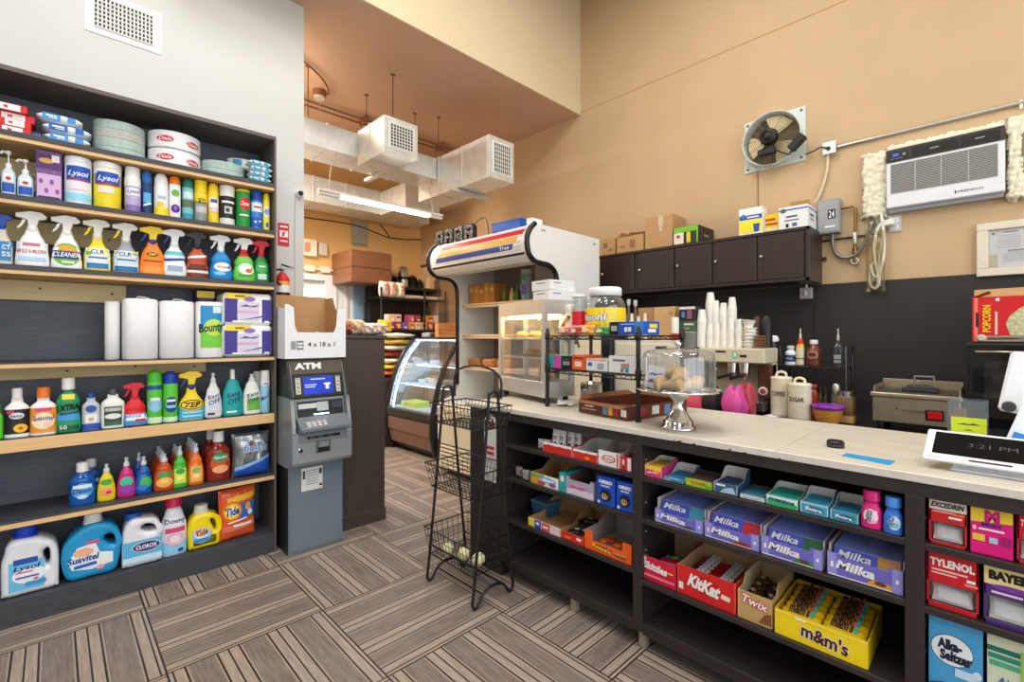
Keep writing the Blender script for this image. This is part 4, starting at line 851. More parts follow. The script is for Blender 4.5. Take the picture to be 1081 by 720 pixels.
def row(ul, ur, vt, n, col, el, text, d0=.07, dd=.076, k0=0, grp=None):
    P0 = U(ul, ur, vt, 5, d0)
    for i in range(n):
        P = (P0[0]+NX*dd*i, P0[1]+NY*dd*i, P0[2], P0[3], P0[4])
        yield dish('%s, %s' % (text, ORD[i+k0]), P, col, CAPC, el if i+k0 == 0 else el[:1], grp)
list(row(161.5, 184.5, 479, 4, AMB, el_a, 'amber dish soap in the line behind the green-badged amber bottle', grp='amber dish soap line'))
P = U(181, 198.5, 471, 5, .07); dish('lime green dish soap bottle with yellow label', P, mat('lime_soap', (70, 180, 50), .1), CAPC, [('r', c(220, 230, 80), 0, .36, .7, .44), ('e', c(60, 160, 60), 0, .5, .6, .16), ('e', c(240, 240, 150), 0, .3, .4, .14)])
list(row(180, 197, 474, 3, AMB, el_a, 'amber dish soap in the line behind the lime green bottle', d0=.138, k0=1, grp='amber dish soap line behind lime'))
el_o = [('r', c(246, 180, 80), 0, .34, .7, .46), ('e', c(120, 180, 90), 0, .46, .5, .16), ('e', c(250, 220, 150), 0, .28, .44, .14)]
list(row(197.5, 215.5, 468, 4, AMB2, el_o, 'orange dish soap in the line left of the big red bottles', grp='orange dish soap line'))
eb = [('e', c(210, 80, 40), .04, .44, .8, .5), ('e', c(30, 150, 90), .04, .6, .7, .22), ('t', WHITE, .04, .6, .5, .08, 'Palmolive', .2), ('e', c(246, 170, 120), .04, .3, .66, .2)]
P = U(217, 243.5, 455, 5, .085); big('big deep red dish soap bottle with green label in front', P, DAM, eb)
P = U(212, 233, 453, 5, .19); big('big deep red dish soap bottle half hidden behind another', P, DAM, [])
# dishwasher tablets bag
FOIL = mat('silver_foil_bag', (150, 158, 162), .22, .7, var=.3, scale=14)
def bag(label, P, D, m, el, seed, seal=None, group=None, name='pouch_bag', cat='bag', lean=.0, rz=0):
    x, y, z, W, Hh = P
    root = thing(name, label, cat, (x, y, z), -RU+rz, group)
    q = MB(); pouch_mesh(q, W, Hh, D, m, seed, nx=16, nz=18, seal=seal); q.build('bag_body', root)
    p = MB(); p.decor(el, W, Hh, pouch_surf(W, Hh, D)); p.build('label', root); return root
P = U(243.5, 289, 456, 5, .07); bag('silver bag of dishwasher tablets with blue wave', P, .09, FOIL, [('p', c(36, 90, 190), 0, .24, .88, .4, [(-.5, -.5), (.5, -.5), (.5, .5), (.1, .1), (-.5, -.2)]), ('p', c(140, 190, 236), 0, .3, .88, .3, [(-.5, -.5), (.5, .3), (.5, .5), (-.5, -.2)]), ('t', WHITE, .06, .67, .62, .19, 'finish', .1, 0, .05), ('t', c(34, 110, 190), .06, .67, .6, .17, 'finish', .1), ('e', RED, .0, .78, .08, .06)], 3)
# ---------------- bottom shelf jugs
def jug(label, P, ol, hole, D, col, cap, capx, capw, caph, el, cat='detergent jug', name='detergent_jug', capm2=None):
    x, y, z, W, Hh = P; H = Hh-caph
    root = thing(name, label, cat, (x, y, z), -RU)
    m = MB(); pts = crom([(a*W, b*H) for a, b in ol], 4, True); hp = crom([(a*W, b*H) for a, b in hole], 4, True) if hole else None
    mn = min(b for _, b in pts)-.0005; pts = [(a, b-mn) for a, b in pts]; m.plate(pts, [hp] if hp else [], D, .022, col, 3); m.build('jug_body', root)
    p = MB(); p.decor(el, W, H, lambda xx, zz: -D/2-.0003); p.build('label', root)
    k = MB(); q = capw*W/2; k.lathe([(q*.9, H-.008), (q*1.1, H-.004), (q*1.1, H+caph*.28), (q, H+caph*.3), (q*.98, H+caph*.96), (q*.85, Hh)], cap, cx=capx*W, n=22, smooth=False); k.build('cap', root)
    return root
JW = c(228, 230, 236, .3)
P = U(1, 63, 553, 6, .095)
jug('large white detergent jug with blue cap and pale blue label', P, [(-.46, .0), (.0, -.005), (.46, .0), (.5, .1), (.5, .6), (.42, .84), (.2, .97), (0, 1.0), (-.3, 1.0), (-.42, .9), (-.45, .76), (-.5, .6), (-.5, .1)], [(.22, .7), (.3, .76), (.34, .7), (.34, .5), (.3, .44), (.24, .52)], .12, JW, c(30, 70, 210), -.1, .4, .055,
    [('r', c(110, 190, 232), -.06, .36, .62, .52), ('e', c(238, 240, 246), -.02, .36, .58, .3), ('r', c(30, 80, 170), -.08, .62, .42, .1), ('t', c(20, 50, 130), -.06, .49, .44, .11, 'Lysol', .25, 0, .03), ('r', RED, -.1, .42, .3, .02), ('r', c(60, 90, 160), -.05, .33, .4, .03), ('r', c(60, 150, 210), .1, .2, .36, .07), ('r', RED, .1, .27, .08, .03)])
P = U(63, 128.5, 541, 6, .095)
jug('large turquoise fabric softener jug with white cap', P, [(-.36, 0), (.0, -.005), (.36, 0), (.46, .2), (.5, .5), (.46, .76), (.32, .94), (.1, 1.0), (-.12, .97), (-.34, .82), (-.48, .58), (-.48, .26)], [(.2, .68), (.26, .76), (.36, .72), (.42, .6), (.38, .55), (.28, .58)], .12, c(30, 150, 205, .3), WHITE, .02, .3, .05,
    [('p', c(226, 238, 248), -.02, .42, .74, .5, [(-.5, -.1), (-.3, .4), (.1, .5), (.2, .1), (.5, 0), (.5, -.4), (0, -.5), (-.4, -.4)]), ('r', c(226, 80, 120), .02, .68, .22, .06), ('e', c(240, 180, 140), -.14, .52, .34, .16), ('t', c(24, 50, 140), -.14, .4, .5, .12, 'Suavitel', .2, .05, .03), ('p', c(40, 90, 190), -.04, .27, .5, .1, [(-.5, -.4), (.5, -.1), (.5, .5), (-.5, .2)]), ('e', WHITE, .2, .3, .26, .16), ('e', c(240, 150, 170), .14, .18, .14, .08)])
P = U(127.5, 170, 539.5, 6, .09)
jug('white bleach jug with blue cap and blue wraparound label', P, [(-.46, 0), (0, -.005), (.46, 0), (.5, .1), (.5, .55), (.48, .78), (.3, .95), (0, .99), (-.26, 1.0), (-.44, .84), (-.5, .56), (-.5, .1)], [(-.04, .8), (.1, .86), (.32, .8), (.38, .7), (.2, .68), (.04, .72)], .13, JW, c(36, 90, 190), -.22, .4, .024,
    [('r', c(90, 180, 226), 0, .32, .98, .46), ('r', c(200, 228, 244), 0, .16, .98, .12), ('e', WHITE, .1, .4, .74, .22), ('e', c(120, 40, 60), .1, .4, .7, .2), ('e', c(40, 50, 130), .1, .4, .64, .17), ('t', WHITE, .1, .4, .54, .09, 'CLOROX', 0, 0, .03)], cat='bleach jug', name='bleach_jug')
P = U(168.5, 197.5, 523.5, 6, .09)
bottle('white softener bottle with pink and blue cap', P, 'clean', JW, c(226, 30, 90), [('b', c(150, 206, 240), .02, .3), ('b', c(30, 50, 140), .965, 1.0, .003), ('r', c(216, 70, 120), .02, .52, .74, .1), ('t', c(26, 40, 110), .02, .69, .76, .12, 'Downy', 0), ('e', c(236, 190, 206), .02, .34, .7, .26), ('e', c(246, 230, 236), .02, .34, .4, .14), ('r', c(30, 70, 160), .22, .1, .2, .06)], caph=.16, capw=.62, dep=.7, name='softener_bottle')
P = U(196, 231.5, 532, 6, .09)
jug('small yellow detergent jug with clear cap', P, [(-.42, 0), (0, -.005), (.42, 0), (.49, .1), (.5, .5), (.46, .78), (.3, .95), (.1, 1.0), (-.2, 1.0), (-.4, .86), (-.48, .56), (-.47, .12)], [(.2, .76), (.3, .82), (.38, .72), (.39, .52), (.33, .46), (.27, .58)], .1, c(246, 220, 20, .3), c(226, 226, 216, .2), -.06, .42, .045,
    [('e', c(140, 200, 236), -.08, .4, .6, .46), ('e', WHITE, -.08, .46, .46, .3), ('e', ORANGE, -.08, .48, .4, .22), ('e', YEL, -.08, .48, .3, .16), ('t', c(30, 60, 160), -.08, .48, .38, .15, 'Tide', .1, .1, .03), ('r', c(60, 140, 210), -.08, .26, .5, .1)])
P = U(228.5, 270, 515, 6, .085)
bag('orange pouch of laundry capsules with yellow band', P, .07, c(238, 96, 50, .3), [('p', c(246, 190, 50), .1, .8, .8, .2, [(-.5, -.3), (.5, -.1), (.5, .5), (-.5, .2)]), ('r', c(40, 110, 190), .12, .56, .64, .3), ('e', ORANGE, -.18, .58, .5, .4), ('e', YEL, -.18, .58, .4, .3), ('e', c(246, 240, 210), -.18, .58, .3, .2), ('t', c(30, 60, 160), -.18, .58, .36, .17, 'Tide', .1, .1, .04), ('e', c(240, 150, 90), .24, .62, .16, .16), ('e', WHITE, .3, .5, .14, .12), ('p', c(236, 120, 90), 0, .26, .86, .22, [(-.5, -.4), (.5, -.2), (.5, .4), (-.5, .1)]), ('r', WHITE, .1, .28, .5, .05), ('p', WHITE, -.05, .38, .5, .07, [(-.5, -.5), (.5, .1), (.5, .5), (-.5, -.1)])], 8, seal=c(236, 90, 40, .3), rz=.12, cat='pouch', name='laundry_pouch')

# ================================================================== CASH MACHINE, CARTON, PARTITION
AX, AY = 1.178, 2.95
ATMB = mat('blue_grey_paint', (106, 120, 130), .38, var=.03); ATMG = mat('silver_plastic', (150, 156, 160), .35, .25, var=.03)
atm = thing('cash_machine', 'grey freestanding cash machine with lit screen between shelves and dark partition', 'cash machine', (AX, AY, 0))
m = MB(); m.box(-.168, .168, 0, .4, 0.0, .62, ATMB, .004); m.box(-.155, .155, -.002, 0, .02, .58, mat('blue_grey_door', (112, 126, 136), .36), .001); m.build('cabinet', atm)
m = MB(); m.box(-.1685, -.162, .01, .4, 0, 1.14, c(30, 32, 34)); m.build('side_panel', atm)
m = MB(); m.decor([('r', c(226, 228, 228), -.03, .44, .13, .14)]+[('r', c(120, 124, 128), -.03, .49-.016*i, .07, .004) for i in range(6)]+[('r', c(70, 72, 76), .02, .48, .018, .035), ('r', c(70, 72, 76), -.08, .47, .014, .05), ('r', c(60, 62, 66), .022, .395, .018, .014)], 1, 1, lambda x, z: -.0022); m.build('notice', atm)
hd = MB()       # lower head with the cash drawer
prof = [(.0, .53), (-.085, .55), (-.1, .57), (-.1, .73), (-.085, .745), (.3, .745), (.3, .53)]
hd.prism(prof, 'x', -.18, .18, ATMG); hd.build('dispenser_housing', atm)
m = MB(); m.decor([('r', c(116, 122, 126), 0, .72, .29, .06)], 1, 1, lambda x, z: -.1003); m.box(-.145, .145, -.106, -.1, .69, .735, c(126, 132, 136), .004); m.box(-.1, .1, -.1085, -.106, .706, .722, BLACK, .002)
for x in (-.07, -.02, .04): m.box(x-.014, x+.014, -.11, -.1085, .709, .717, c(90, 94, 98), .001)
m.box(-.045, .045, -.104, -.1, .615, .69, c(96, 100, 104), .006); m.box(-.035, .035, -.105, -.104, .62, .65, BLACK, .003); m.box(-.03, .03, -.109, -.105, .648, .682, c(130, 136, 140), .004); m.build('cash_slot', atm)
m = MB(); m.begin().lathe([(.014, 0), (.014, .004), (.01, .006)], CHROME).xf(T(-.135, -.1, .645) @ RX(PI/2)); m.build('lock', atm)
m = MB(); pr2 = [(-.09, .745), (.0, 1.165), (.02, 1.18), (.3, 1.18), (.3, .745)]
m.prism([(-.06, .755), (.012, 1.13), (.02, 1.179), (.3, 1.179), (.3, .755)], 'x', -.165, .165, c(40, 40, 38)); m.build('upper_body', atm)
for s_ in (-1, 1):
    m = MB(); m.prism([(-.1, .745), (-.094, .79), (-.055, .97), (.012, 1.165), (.03, 1.178), (.28, 1.178), (.28, .745)], 'x', s_*.18, s_*.16, ATMG); m.prism([(-.1, .95), (-.062, .955), (.012, 1.168), (.03, 1.181), (.28, 1.181), (.28, .95)], 'x', s_*.1805, s_*.163, c(42, 42, 42)); m.build('side_rail', atm)
sl = math.atan2(.08, .395)       # face leans back
def face(mb): return mb.xf(T(0, -.062, .755) @ RX(-sl))
m = MB(); m.begin().box(-.163, .163, -.012, .0, .335, .415, c(84, 76, 66), .002); m.begin(); m.decor([('t', WHITE, -.055, .385, .16, .04, 'ATM', 0, 0, .05)], 1, 1, lambda x, z: -.0125)
m.mark = 0; face(m); m.build('header', atm)
m = MB(); m.begin().box(-.163, .163, -.01, 0, .195, .335, c(36, 36, 34), .002); m.box(-.135, -.105, -.012, -.01, .215, .315, c(196, 196, 178), .002); m.box(.112, .14, -.012, -.01, .215, .315, c(196, 196, 178), .002)
for i in range(4):
    for x in (-.12, .126): m.box(x-.006, x+.006, -.0135, -.012, .228+.025*i, .236+.025*i, c(120, 120, 110))
face(m); m.build('bezel', atm)
m = MB(); m.begin().box(-.09, .096, -.0115, -.01, .21, .32, mat('lit_blue_screen', (22, 54, 176), .25, var=.2, scale=8, emit=.45), .001)
m.decor([('r', c(220, 230, 250), 0, .302, .09, .006), ('r', c(220, 230, 250), -.045, .268, .07, .005), ('r', c(220, 230, 250), -.05, .255, .06, .005), ('r', WHITE, .055, .255, .022, .035), ('r', WHITE, .055, .27, .04, .012)], 1, 1, lambda x, z: -.012); face(m); m.build('screen', atm)
m = MB(); m.begin().box(-.15, .155, -.01, .0, .03, .185, c(120, 126, 130), .003); m.box(-.135, .145, -.011, -.01, .05, .17, c(26, 28, 30), .002); m.box(-.13, .02, -.016, -.011, .125, .155, c(196, 200, 204), .002); m.box(-.02, .05, -.02, -.011, .105, .16, c(170, 176, 180), .002)
m.box(.07, .14, -.014, -.011, .112, .16, c(30, 34, 44), .002)
for i in range(3):
    for j in range(3): m.box(.078+.02*i, .092+.02*i, -.0165, -.014, .117+.014*j, .127+.014*j, c(70, 78, 96), .001)
face(m); m.build('card_reader', atm)
m = MB(); m.prism([(-.1, .745), (-.155, .76), (-.155, .775), (-.07, .835), (-.06, .8)], 'x', -.15, .155, c(110, 116, 122)); m.build('keypad_shelf', atm)
m = MB(); m.begin().box(-.12, .02, -.004, 0, 0, .05, STEEL, .002)
for i in range(4):
    for j in range(3): m.box(-.11+.032*i, -.085+.032*i, -.008, -.004, .005+.015*j, .016+.015*j, c(200, 204, 208), .002)
m.xf(T(0, -.146, .779) @ RX(-.95)); m.build('keypad', atm)
m = MB(); m.box(-.05, .04, -.088, -.084, .845, .851, mat('white_slot_light', (240, 246, 255), .3, emit=5)); m.build('slot_light', atm)
# open white carton on top of the machine
CW = c(232, 234, 238, .6); W, D, Hh = .375, .32, .315
cart = thing('cardboard_carton', 'open white shipping carton with brown inside on top of the cash machine', 'carton', (1.179, 2.955, 1.1825))
t = .004
def ushape(y0, y1, mm):
    m_ = MB(); m_.prism([(-W/2, 0), (W/2, 0), (W/2, Hh*.98), (W/2-.055, Hh*.98), (W/2-.062, .2), (W/2-.078, .16), (.02, .158), (.006, .164), (-.01, .158), (-W/2+.07, .16), (-W/2+.056, .2), (-W/2+.05, Hh*.98), (-W/2+.02, Hh*1.04), (-W/2, Hh*1.04)], 'y', y0, y1, mm); return m_
m = ushape(0, t, CW); m.build('front_panel', cart)
m = ushape(t, t+.001, KRAFT); m.build('front_lining', cart)
m = MB(); m.decor([('t', BLACK, .03, .085, .17, .03, '4 x 18 x 1'), ('r', c(120, 124, 128), -.1, .08, .04, .055), ('r', CW, -.1, .09, .03, .012), ('r', CW, -.1, .07, .03, .012), ('r', c(150, 154, 158), -.14, .08, .03, .05)], 1, 1); m.build('printed_panel', cart)
m = MB(); m.box(-W/2, W/2, D-t, D, 0, Hh+.09, KRAFT); m.build('back_panel', cart)
for s_ in (-1, 1):
    m = MB(); pl = [(t, 0), (D-t, 0), (D-t, Hh+.08), (D*.6, Hh+.08), (D*.45, Hh+.0), (t, Hh*.96)]
    m.prism(pl, 'x', s_*W/2, s_*(W/2-.002), CW); m.prism(pl, 'x', s_*(W/2-.002), s_*(W/2-.004), KRAFT); m.build('side_panel', cart)
m = MB(); m.box(-W/2+.004, W/2-.004, t, D-t, 0, .003, KRAFT); m.build('bottom_panel', cart)
# dark partition
PART = mat('dark_walnut_veneer', (70, 60, 56), .4, var=.16, scale=6, stretch=(8, 1, 1.2))
part = thing('partition_cabinet', 'chest high dark walnut partition cabinet beside the cash machine', 'partition', (0, 3.075, 0))
m = MB(); m.box(1.40, 1.715, 0, .42, .0, 1.3, PART, .003); m.box(1.40, 1.722, -.004, .425, 0, .09, PART, .002); m.build('cabinet_body', part)
m = MB(); m.box(1.385, 1.73, -.008, .43, 1.3, 1.325, PART, .003); m.build('top_panel', part)
# ================================================================== SERVICE COUNTER
XC, ZT = 1.757, .93
CBLK = mat('black_brown_laminate', (46, 40, 40), .42, var=.16, scale=5, stretch=(1, 1.5, 10), bump=.04)
CBLKI = mat('dark_bay_lining', (54, 48, 52), .5, var=.12, scale=5)
COAK = mat('pale_oak_worktop', (206, 197, 180), .38, var=.1, scale=4, stretch=(6, 1, 1), bump=.03)
CEDGE = mat('chipped_white_edge', (214, 208, 200), .5, var=.08, scale=30)
XB = 2.3; CYL, CYR = 2.19, -.75
CZ = {1: .737, 2: .56, 3: .335, 4: .125}
ctr = thing('counter', 'long dark shop counter with open shelf bays full of sweets', 'counter', (XC, 0, 0))
def cbox(name, x0, x1, y0, y1, z0, z1, m_, lab=None, b=.001):
    m = MB(); m.box(x0-XC, x1-XC, y0, y1, z0, z1, m_, b); o = m.build(name, ctr); tag(o, lab); return o
cbox('side_panel', XC, XB, 1.855, 1.9, .09, .905, CBLK)
cbox('end_panel', XC+.012, XB, 1.9, 2.17, .0, .905, CBLK)
for y0, y1 in ((1.029, 1.072), (.141, .184), (-.72, -.68)): cbox('side_panel', XC-.0012, XB, y0, y1, .085, .8645, CBLK)
cbox('back_panel', XB, XB+.02, -.72, 2.17, .05, .905, CBLKI)
cbox('top_rail', XC, XC+.03, -.72, 1.855, .865, .905, CBLK)
BAYS = {'A': (1.072, 1.855), 'B': (.184, 1.029), 'C': (-.68, .141)}
for b_, (y0, y1) in BAYS.items():
    for k in (1, 2, 3, 4):
        z = CZ[k]-(.03 if (b_ != 'A' and k == 3) else 0)
        cbox('shelf', XC, XB, y0, y1, z-.02, z, CBLK)
    cbox('kick_rail', XC+.004, XC+.022, y0, y1, .075, .105, CBLK)
for y in (1.415, 1.046, .55, .162): cbox('foot', XC+.03, XC+.06, y-.016, y+.016, 0, .085, c(150, 140, 128), 'pale wooden foot')
cbox('plinth', XC+.3, XB, -.72, 2.17, 0, .075, BLACK)
m = MB(); rd = random.Random(3)
for y0, y1 in ((1.029, 1.072), (.141, .184)):
    for z in (.28, .42, .5, .62, .8):
        for y in (y0-.0008, y1+.0008):
            m.begin().lathe([(.004, 0), (.004, .001)], c(190, 186, 180), n=8).xf(T(XC-XC+.03, y, z) @ RX(PI/2))
m.build('shelf_pin', ctr)
wt = thing('worktop', 'pale oak counter top with chipped whitish front edge', 'worktop', (0, 0, 0))
m = MB()
segs = [(-.75, .52), (.522, 2.19)]
for y0, y1 in segs: m.box(XC-.002, 2.488, y0, y1, .9056, ZT, COAK, .002)
m.build('board', wt)
m = MB(); m.box(XC-.006, XC-.002, -.75, 2.19, .9057, ZT-.001, CEDGE, .001)
m.build('edge_band', wt)
m = MB(); pc = c(226, 222, 216)
for i in range(60):
    y = rd.uniform(-.2, .95); x = XC+abs(rd.gauss(0, .035)); s_ = rd.uniform(.002, .006)
    m.add([(x, y-s_*1.5, ZT+.0004), (x+s_, y-s_*.3, ZT+.0004), (x+s_*.8, y+s_*1.2, ZT+.0004), (x-s_*.3, y+s_, ZT+.0004)], [(0, 1, 2, 3)], pc)
for i in range(14):
    y = rd.uniform(.5, .9); z = rd.uniform(.89, .9045); m.box(XC-.0068, XC-.006, y, y+rd.uniform(.004, .014), z+.004, z+.008, BLACK)
m.build('chip_marks', wt)
# round-topped white sign on the end panel
m = MB(); a = onx(497, 500, XC)[1]; y0, y1 = 1.985, 2.085
pts = [(-.05, .50), (.05, .50), (.05, .83)]+[(.05*math.cos(t), .83+.05*math.sin(t)) for t in [PI*i/12 for i in range(1, 12)]]+[(-.05, .83)]
r = thing('advert_strip', 'white round-topped advert strip with red lettering on the counter end panel', 'sign', (XC+.0115, 1.99, 0), RWZ)
m = MB(); m.prism(pts, 'y', -.003, 0, c(226, 224, 222)); m.build('board', r)
m = MB(); m.decor([('e', c(190, 40, 50), 0, .825, .07, .07), ('t', WHITE, 0, .825, .03, .05, 'P'), ('r', c(190, 50, 60), 0, .69, .07, .018), ('r', c(190, 50, 60), .005, .66, .06, .018), ('r', c(150, 150, 150), 0, .62, .06, .004), ('r', c(150, 150, 150), 0, .61, .06, .004)], 1, 1, lambda x, z: -.0032); m.build('lettering', r)
# ------------------------------------------------------------------ goods in the bays
def Cn(ul, ur, vt, row, d=.02, bay='A'):
    """front-edge columns ul..ur and top vt on a bay shelf, front face d behind the counter front"""
    x = XC+d; y0, y1 = onx(ul, 355, x)[1], onx(ur, 355, x)[1]
    z = CZ[row]-(.03 if (bay != 'A' and row == 3) else 0)
    return (x, (y0+y1)/2, z+.0008, abs(y1-y0), min(onx((ul+ur)/2, vt, x)[2]-z, {1: .124, 2: .153, 3: .2}[row]))
GL = {}
def cbot(label, P, shape, body, cap, el, group=None, **k):
    P = (P[0]+P[3]*.4, P[1], P[2], P[3], P[4]); return bottle(label, P, shape, body, cap, el, group, rz=RWZ, **k)
def ctray(label, ul, ur, vf, row, D, Hb, out, inn, front, bay='A', d=.02, name='candy_tray', cat='candy tray', group=None, **k):
    x, y, z, W, Hf = Cn(ul, ur, vf, row, d, bay)
    return tray(name, label, cat, (x, y, z), RWZ, W-.002, D, Hf, Hb, out, inn, front, group=group, **k), (x, y, z, W, Hf)
def bars(n, name, label, cat, group, base, proto_fn, spots):
    """one built bar, then copies; spots = (dx along front, dy into tray, dz, rz, tilt)"""
    o = None
    for i, (a, b_, h, rz, tl) in enumerate(spots):
        if o is None: o = proto_fn(); n0 = o
        else: n0 = copy_tree(o)
        x, y, z = base
        n0.location = (x+b_, y-a, z+h); n0.rotation_euler = (tl, 0, RWZ+rz)
        n0['label'] = label(i) if callable(label) else label
        n0['category'] = cat; n0['group'] = group
def bar_proto(name, L_, D_, h, m_, el, crimp=True, toplab=True):
    def f():
        r = thing(name, 'wrapped bar', 'candy bar')
        m = MB(); rings = []
        for i in range(13):
            a = i/12*2-1; e = max(.06, 1-abs(a)**9)
            rings.append([(a*L_/2, D_/2*math.copysign(abs(math.cos(t))**.6, math.cos(t)), h/2*(1+math.copysign(abs(math.sin(t))**.6, math.sin(t))*e)) for t in [2*PI*j/12 for j in range(12)]])
        m.loft(rings, m_); m.build('wrapper', r)
        p = MB(); p.begin().decor(el, L_*.8, D_).xf(T(0, 0, h+.0006) @ RX(-PI/2) @ T(0, 0, -D_*.0)); p.build('printed_panel', r)
        return r
    return f
# --- bay A top shelf
SIL = c(186, 190, 194, .25)
x, y, z, W, Hh = Cn(564, 574, 463, 1, .03)
r = thing('snack_packet', 'silver packet lying at the far left of the upper bay shelf', 'packet', (x+.03, y, z), RWZ+.5); m = MB(); pouch_mesh(m, .05, .05, .03, SIL, 2); m.build('packet', r)
_, B0 = ctray('low red and white candy tray with wavy front holding silver packets', 573, 604, 469, 1, .2, .075, c(214, 48, 40), WHITE, [('r', WHITE, 0, .86, .96, .26), ('p', c(214, 48, 40), 0, .68, .96, .3, [(-.5, -.5), (.5, -.5), (.5, .3), (.3, 0), (.1, .4), (-.1, 0), (-.3, .4), (-.5, 0)])])
_, B1 = ctray('low red and white candy tray right of the silver packets', 604.5, 631, 476, 1, .2, .07, c(214, 48, 40), WHITE, [('r', WHITE, 0, .86, .96, .24), ('p', c(214, 48, 40), 0, .7, .96, .26, [(-.5, -.5), (.5, -.5), (.5, .3), (.3, 0), (.1, .4), (-.1, 0), (-.3, .4), (-.5, 0)]), ('e', c(240, 150, 40), .1, .3, .2, .3)])
pos = ['leftmost', 'second from left', 'third from left', 'rightmost']
for i, (dx, dy) in enumerate(((.045, .05), (.012, .06), (-.03, .075), (-.062, .09))):
    r = thing('snack_packet', 'white and silver packet standing in the red tray, %s' % pos[i], 'packet', (B0[0]+dy, B0[1]+dx, B0[2]+.006), RWZ+.15-.1*i, 'white packets standing in the red tray')
    m = MB(); pouch_mesh(m, .042, .112, .022, c(214, 216, 218, .28), i, nx=8, nz=10); m.build('packet', r)
    p = MB(); p.decor([('r', c(236, 236, 238), 0, .5, .8, .5), ('e', c(120, 60, 40), .0, .3, .4, .2), ('r', c(90, 96, 110), 0, .62, .6, .06), ('r', RED, .0, .52, .5, .05)], .042, .112, pouch_surf(.042, .112, .022)); p.build('label', r)
bars(3, 'candy_packet', lambda i: 'flat white packet lying in the right red tray, %s' % ['at the front', 'in the middle', 'at the back'][i], 'packet', 'white packets in the right red tray', B1[:3], bar_proto('candy_packet', .05, .045, .016, c(210, 206, 206, .3), [('e', c(190, 40, 40), 0, .5, .5, .4)]), [(0, .04, .01, .2, 0), (0, .09, .01, -.1, 0), (0, .14, .012, .1, 0)])
_, P = ctray('white and red candy box with round red emblem', 631.5, 654, 477, 1, .16, .088, WHITE, c(206, 196, 186), [('e', RED, .0, .5, .66, .5), ('e', WHITE, .0, .5, .54, .38), ('t', RED, 0, .5, .46, .2, 'KitKat', .2), ('r', RED, .42, .5, .06, .9)], ears=.0)
_, P = ctray('red fronted candy box with white stripe next to the emblem box', 654.5, 667, 483, 1, .16, .09, c(206, 32, 40), c(206, 196, 186), [('r', WHITE, .3, .5, .3, .96), ('r', c(236, 200, 200), -.2, .6, .2, .4)])
bars(4, 'candy_bar', lambda i: 'red wrapped bar inside the emblem box, %s' % ORD[i], 'candy bar', 'red bars in the emblem box', (P[0], P[1]+.05, P[2]), bar_proto('candy_bar', .09, .028, .014, c(190, 26, 32, .3), [('r', WHITE, 0, .5, .4, .5)]), [(0, .035+.03*i, .04, 0, .3) for i in range(4)])
# --- bay A second shelf
for i, (uu, dd) in enumerate(((545, .05), (552, .03))):
    x, y, z, W, Hh = Cn(uu, uu+7, 497, 2, dd); r = thing('snack_packet', 'small crinkled clear packet %s end of second bay shelf' % ['at the far left', 'just inside the left'][i], 'packet', (x, y, z), RWZ+.4*i); m = MB(); pouch_mesh(m, .045, .055, .035, c(140, 130, 128, .2), 30+i); m.build('packet', r)
_, P = ctray('fruity candy tray with green and orange front', 560, 590, 502, 2, .24, .1, c(236, 236, 220), KRAFT, [('r', c(120, 170, 70), -.25, .5, .5, .96), ('e', c(240, 140, 40), -.32, .4, .34, .5), ('e', c(220, 60, 60), -.1, .25, .3, .34), ('e', c(110, 190, 230), .12, .6, .6, .5), ('p', WHITE, .12, .6, .5, .26, [(-.5, -.4), (-.2, .4), (.1, .1), (.5, .5), (.4, -.2), (0, -.4)]), ('e', c(160, 70, 160), .3, .3, .24, .34)], side=KRAFT)
m = MB(); m.box(0, .003, -.02, .02, 0, .075, TEAL, .001)
carton('candy_box', 'teal carton edge standing between fruity tray and grey candy tray', 'box', Cn(590, 597, 499, 2, .018)[:3], RWZ, Cn(590, 597, 499, 2)[3], .2, Cn(590, 597, 499, 2)[4], c(40, 160, 170), front=[('r', c(230, 230, 220), 0, .7, .5, .3)])
_, P = ctray('grey lavender candy tray with pink and white script', 597.5, 627, 509, 2, .22, .1, c(168, 164, 184), c(120, 100, 90), [('p', c(210, 206, 220), 0, .3, .98, .5, [(-.5, -.5), (.5, -.5), (.5, .3), (0, .5), (-.5, .1)]), ('p', c(220, 70, 130), -.05, .55, .7, .24, [(-.5, -.1), (-.3, .5), (-.1, 0), (.2, .4), (.5, -.1), (.2, -.4), (-.2, -.3)])], ears=.02, earh=.085)
for i, (ul, ur, vt) in enumerate(((629.5, 649, 504), (650.5, 669, 510))):
    x, y, z, W, Hh = Cn(ul, ur, vt, 2, .015)
    carton('cookie_box', 'blue cookie box with dark biscuits and white lettering, %s' % ['left of the pair', 'right of the pair'][i], 'cookie box', (x, y, z), RWZ, W-.003, .05, Hh, c(24, 78, 190), front=[('t', WHITE, 0, .82, .74, .13, 'OREO', 0, 0, .06), ('r', c(190, 210, 240), 0, .68, .5, .05), ('e', c(36, 30, 34), 0, .34, .66, .42), ('e', c(206, 180, 150), -.05, .32, .4, .22)]+[('p', c(30, 24, 26), -.2+.13*j, .42, .12, .3, [(-.2, -.5), (.3, -.5), (.5, .5), (0, .5)]) for j in range(4)]+[('r', c(200, 214, 240), -.35, .1, .16, .1)], group='blue cookie boxes')
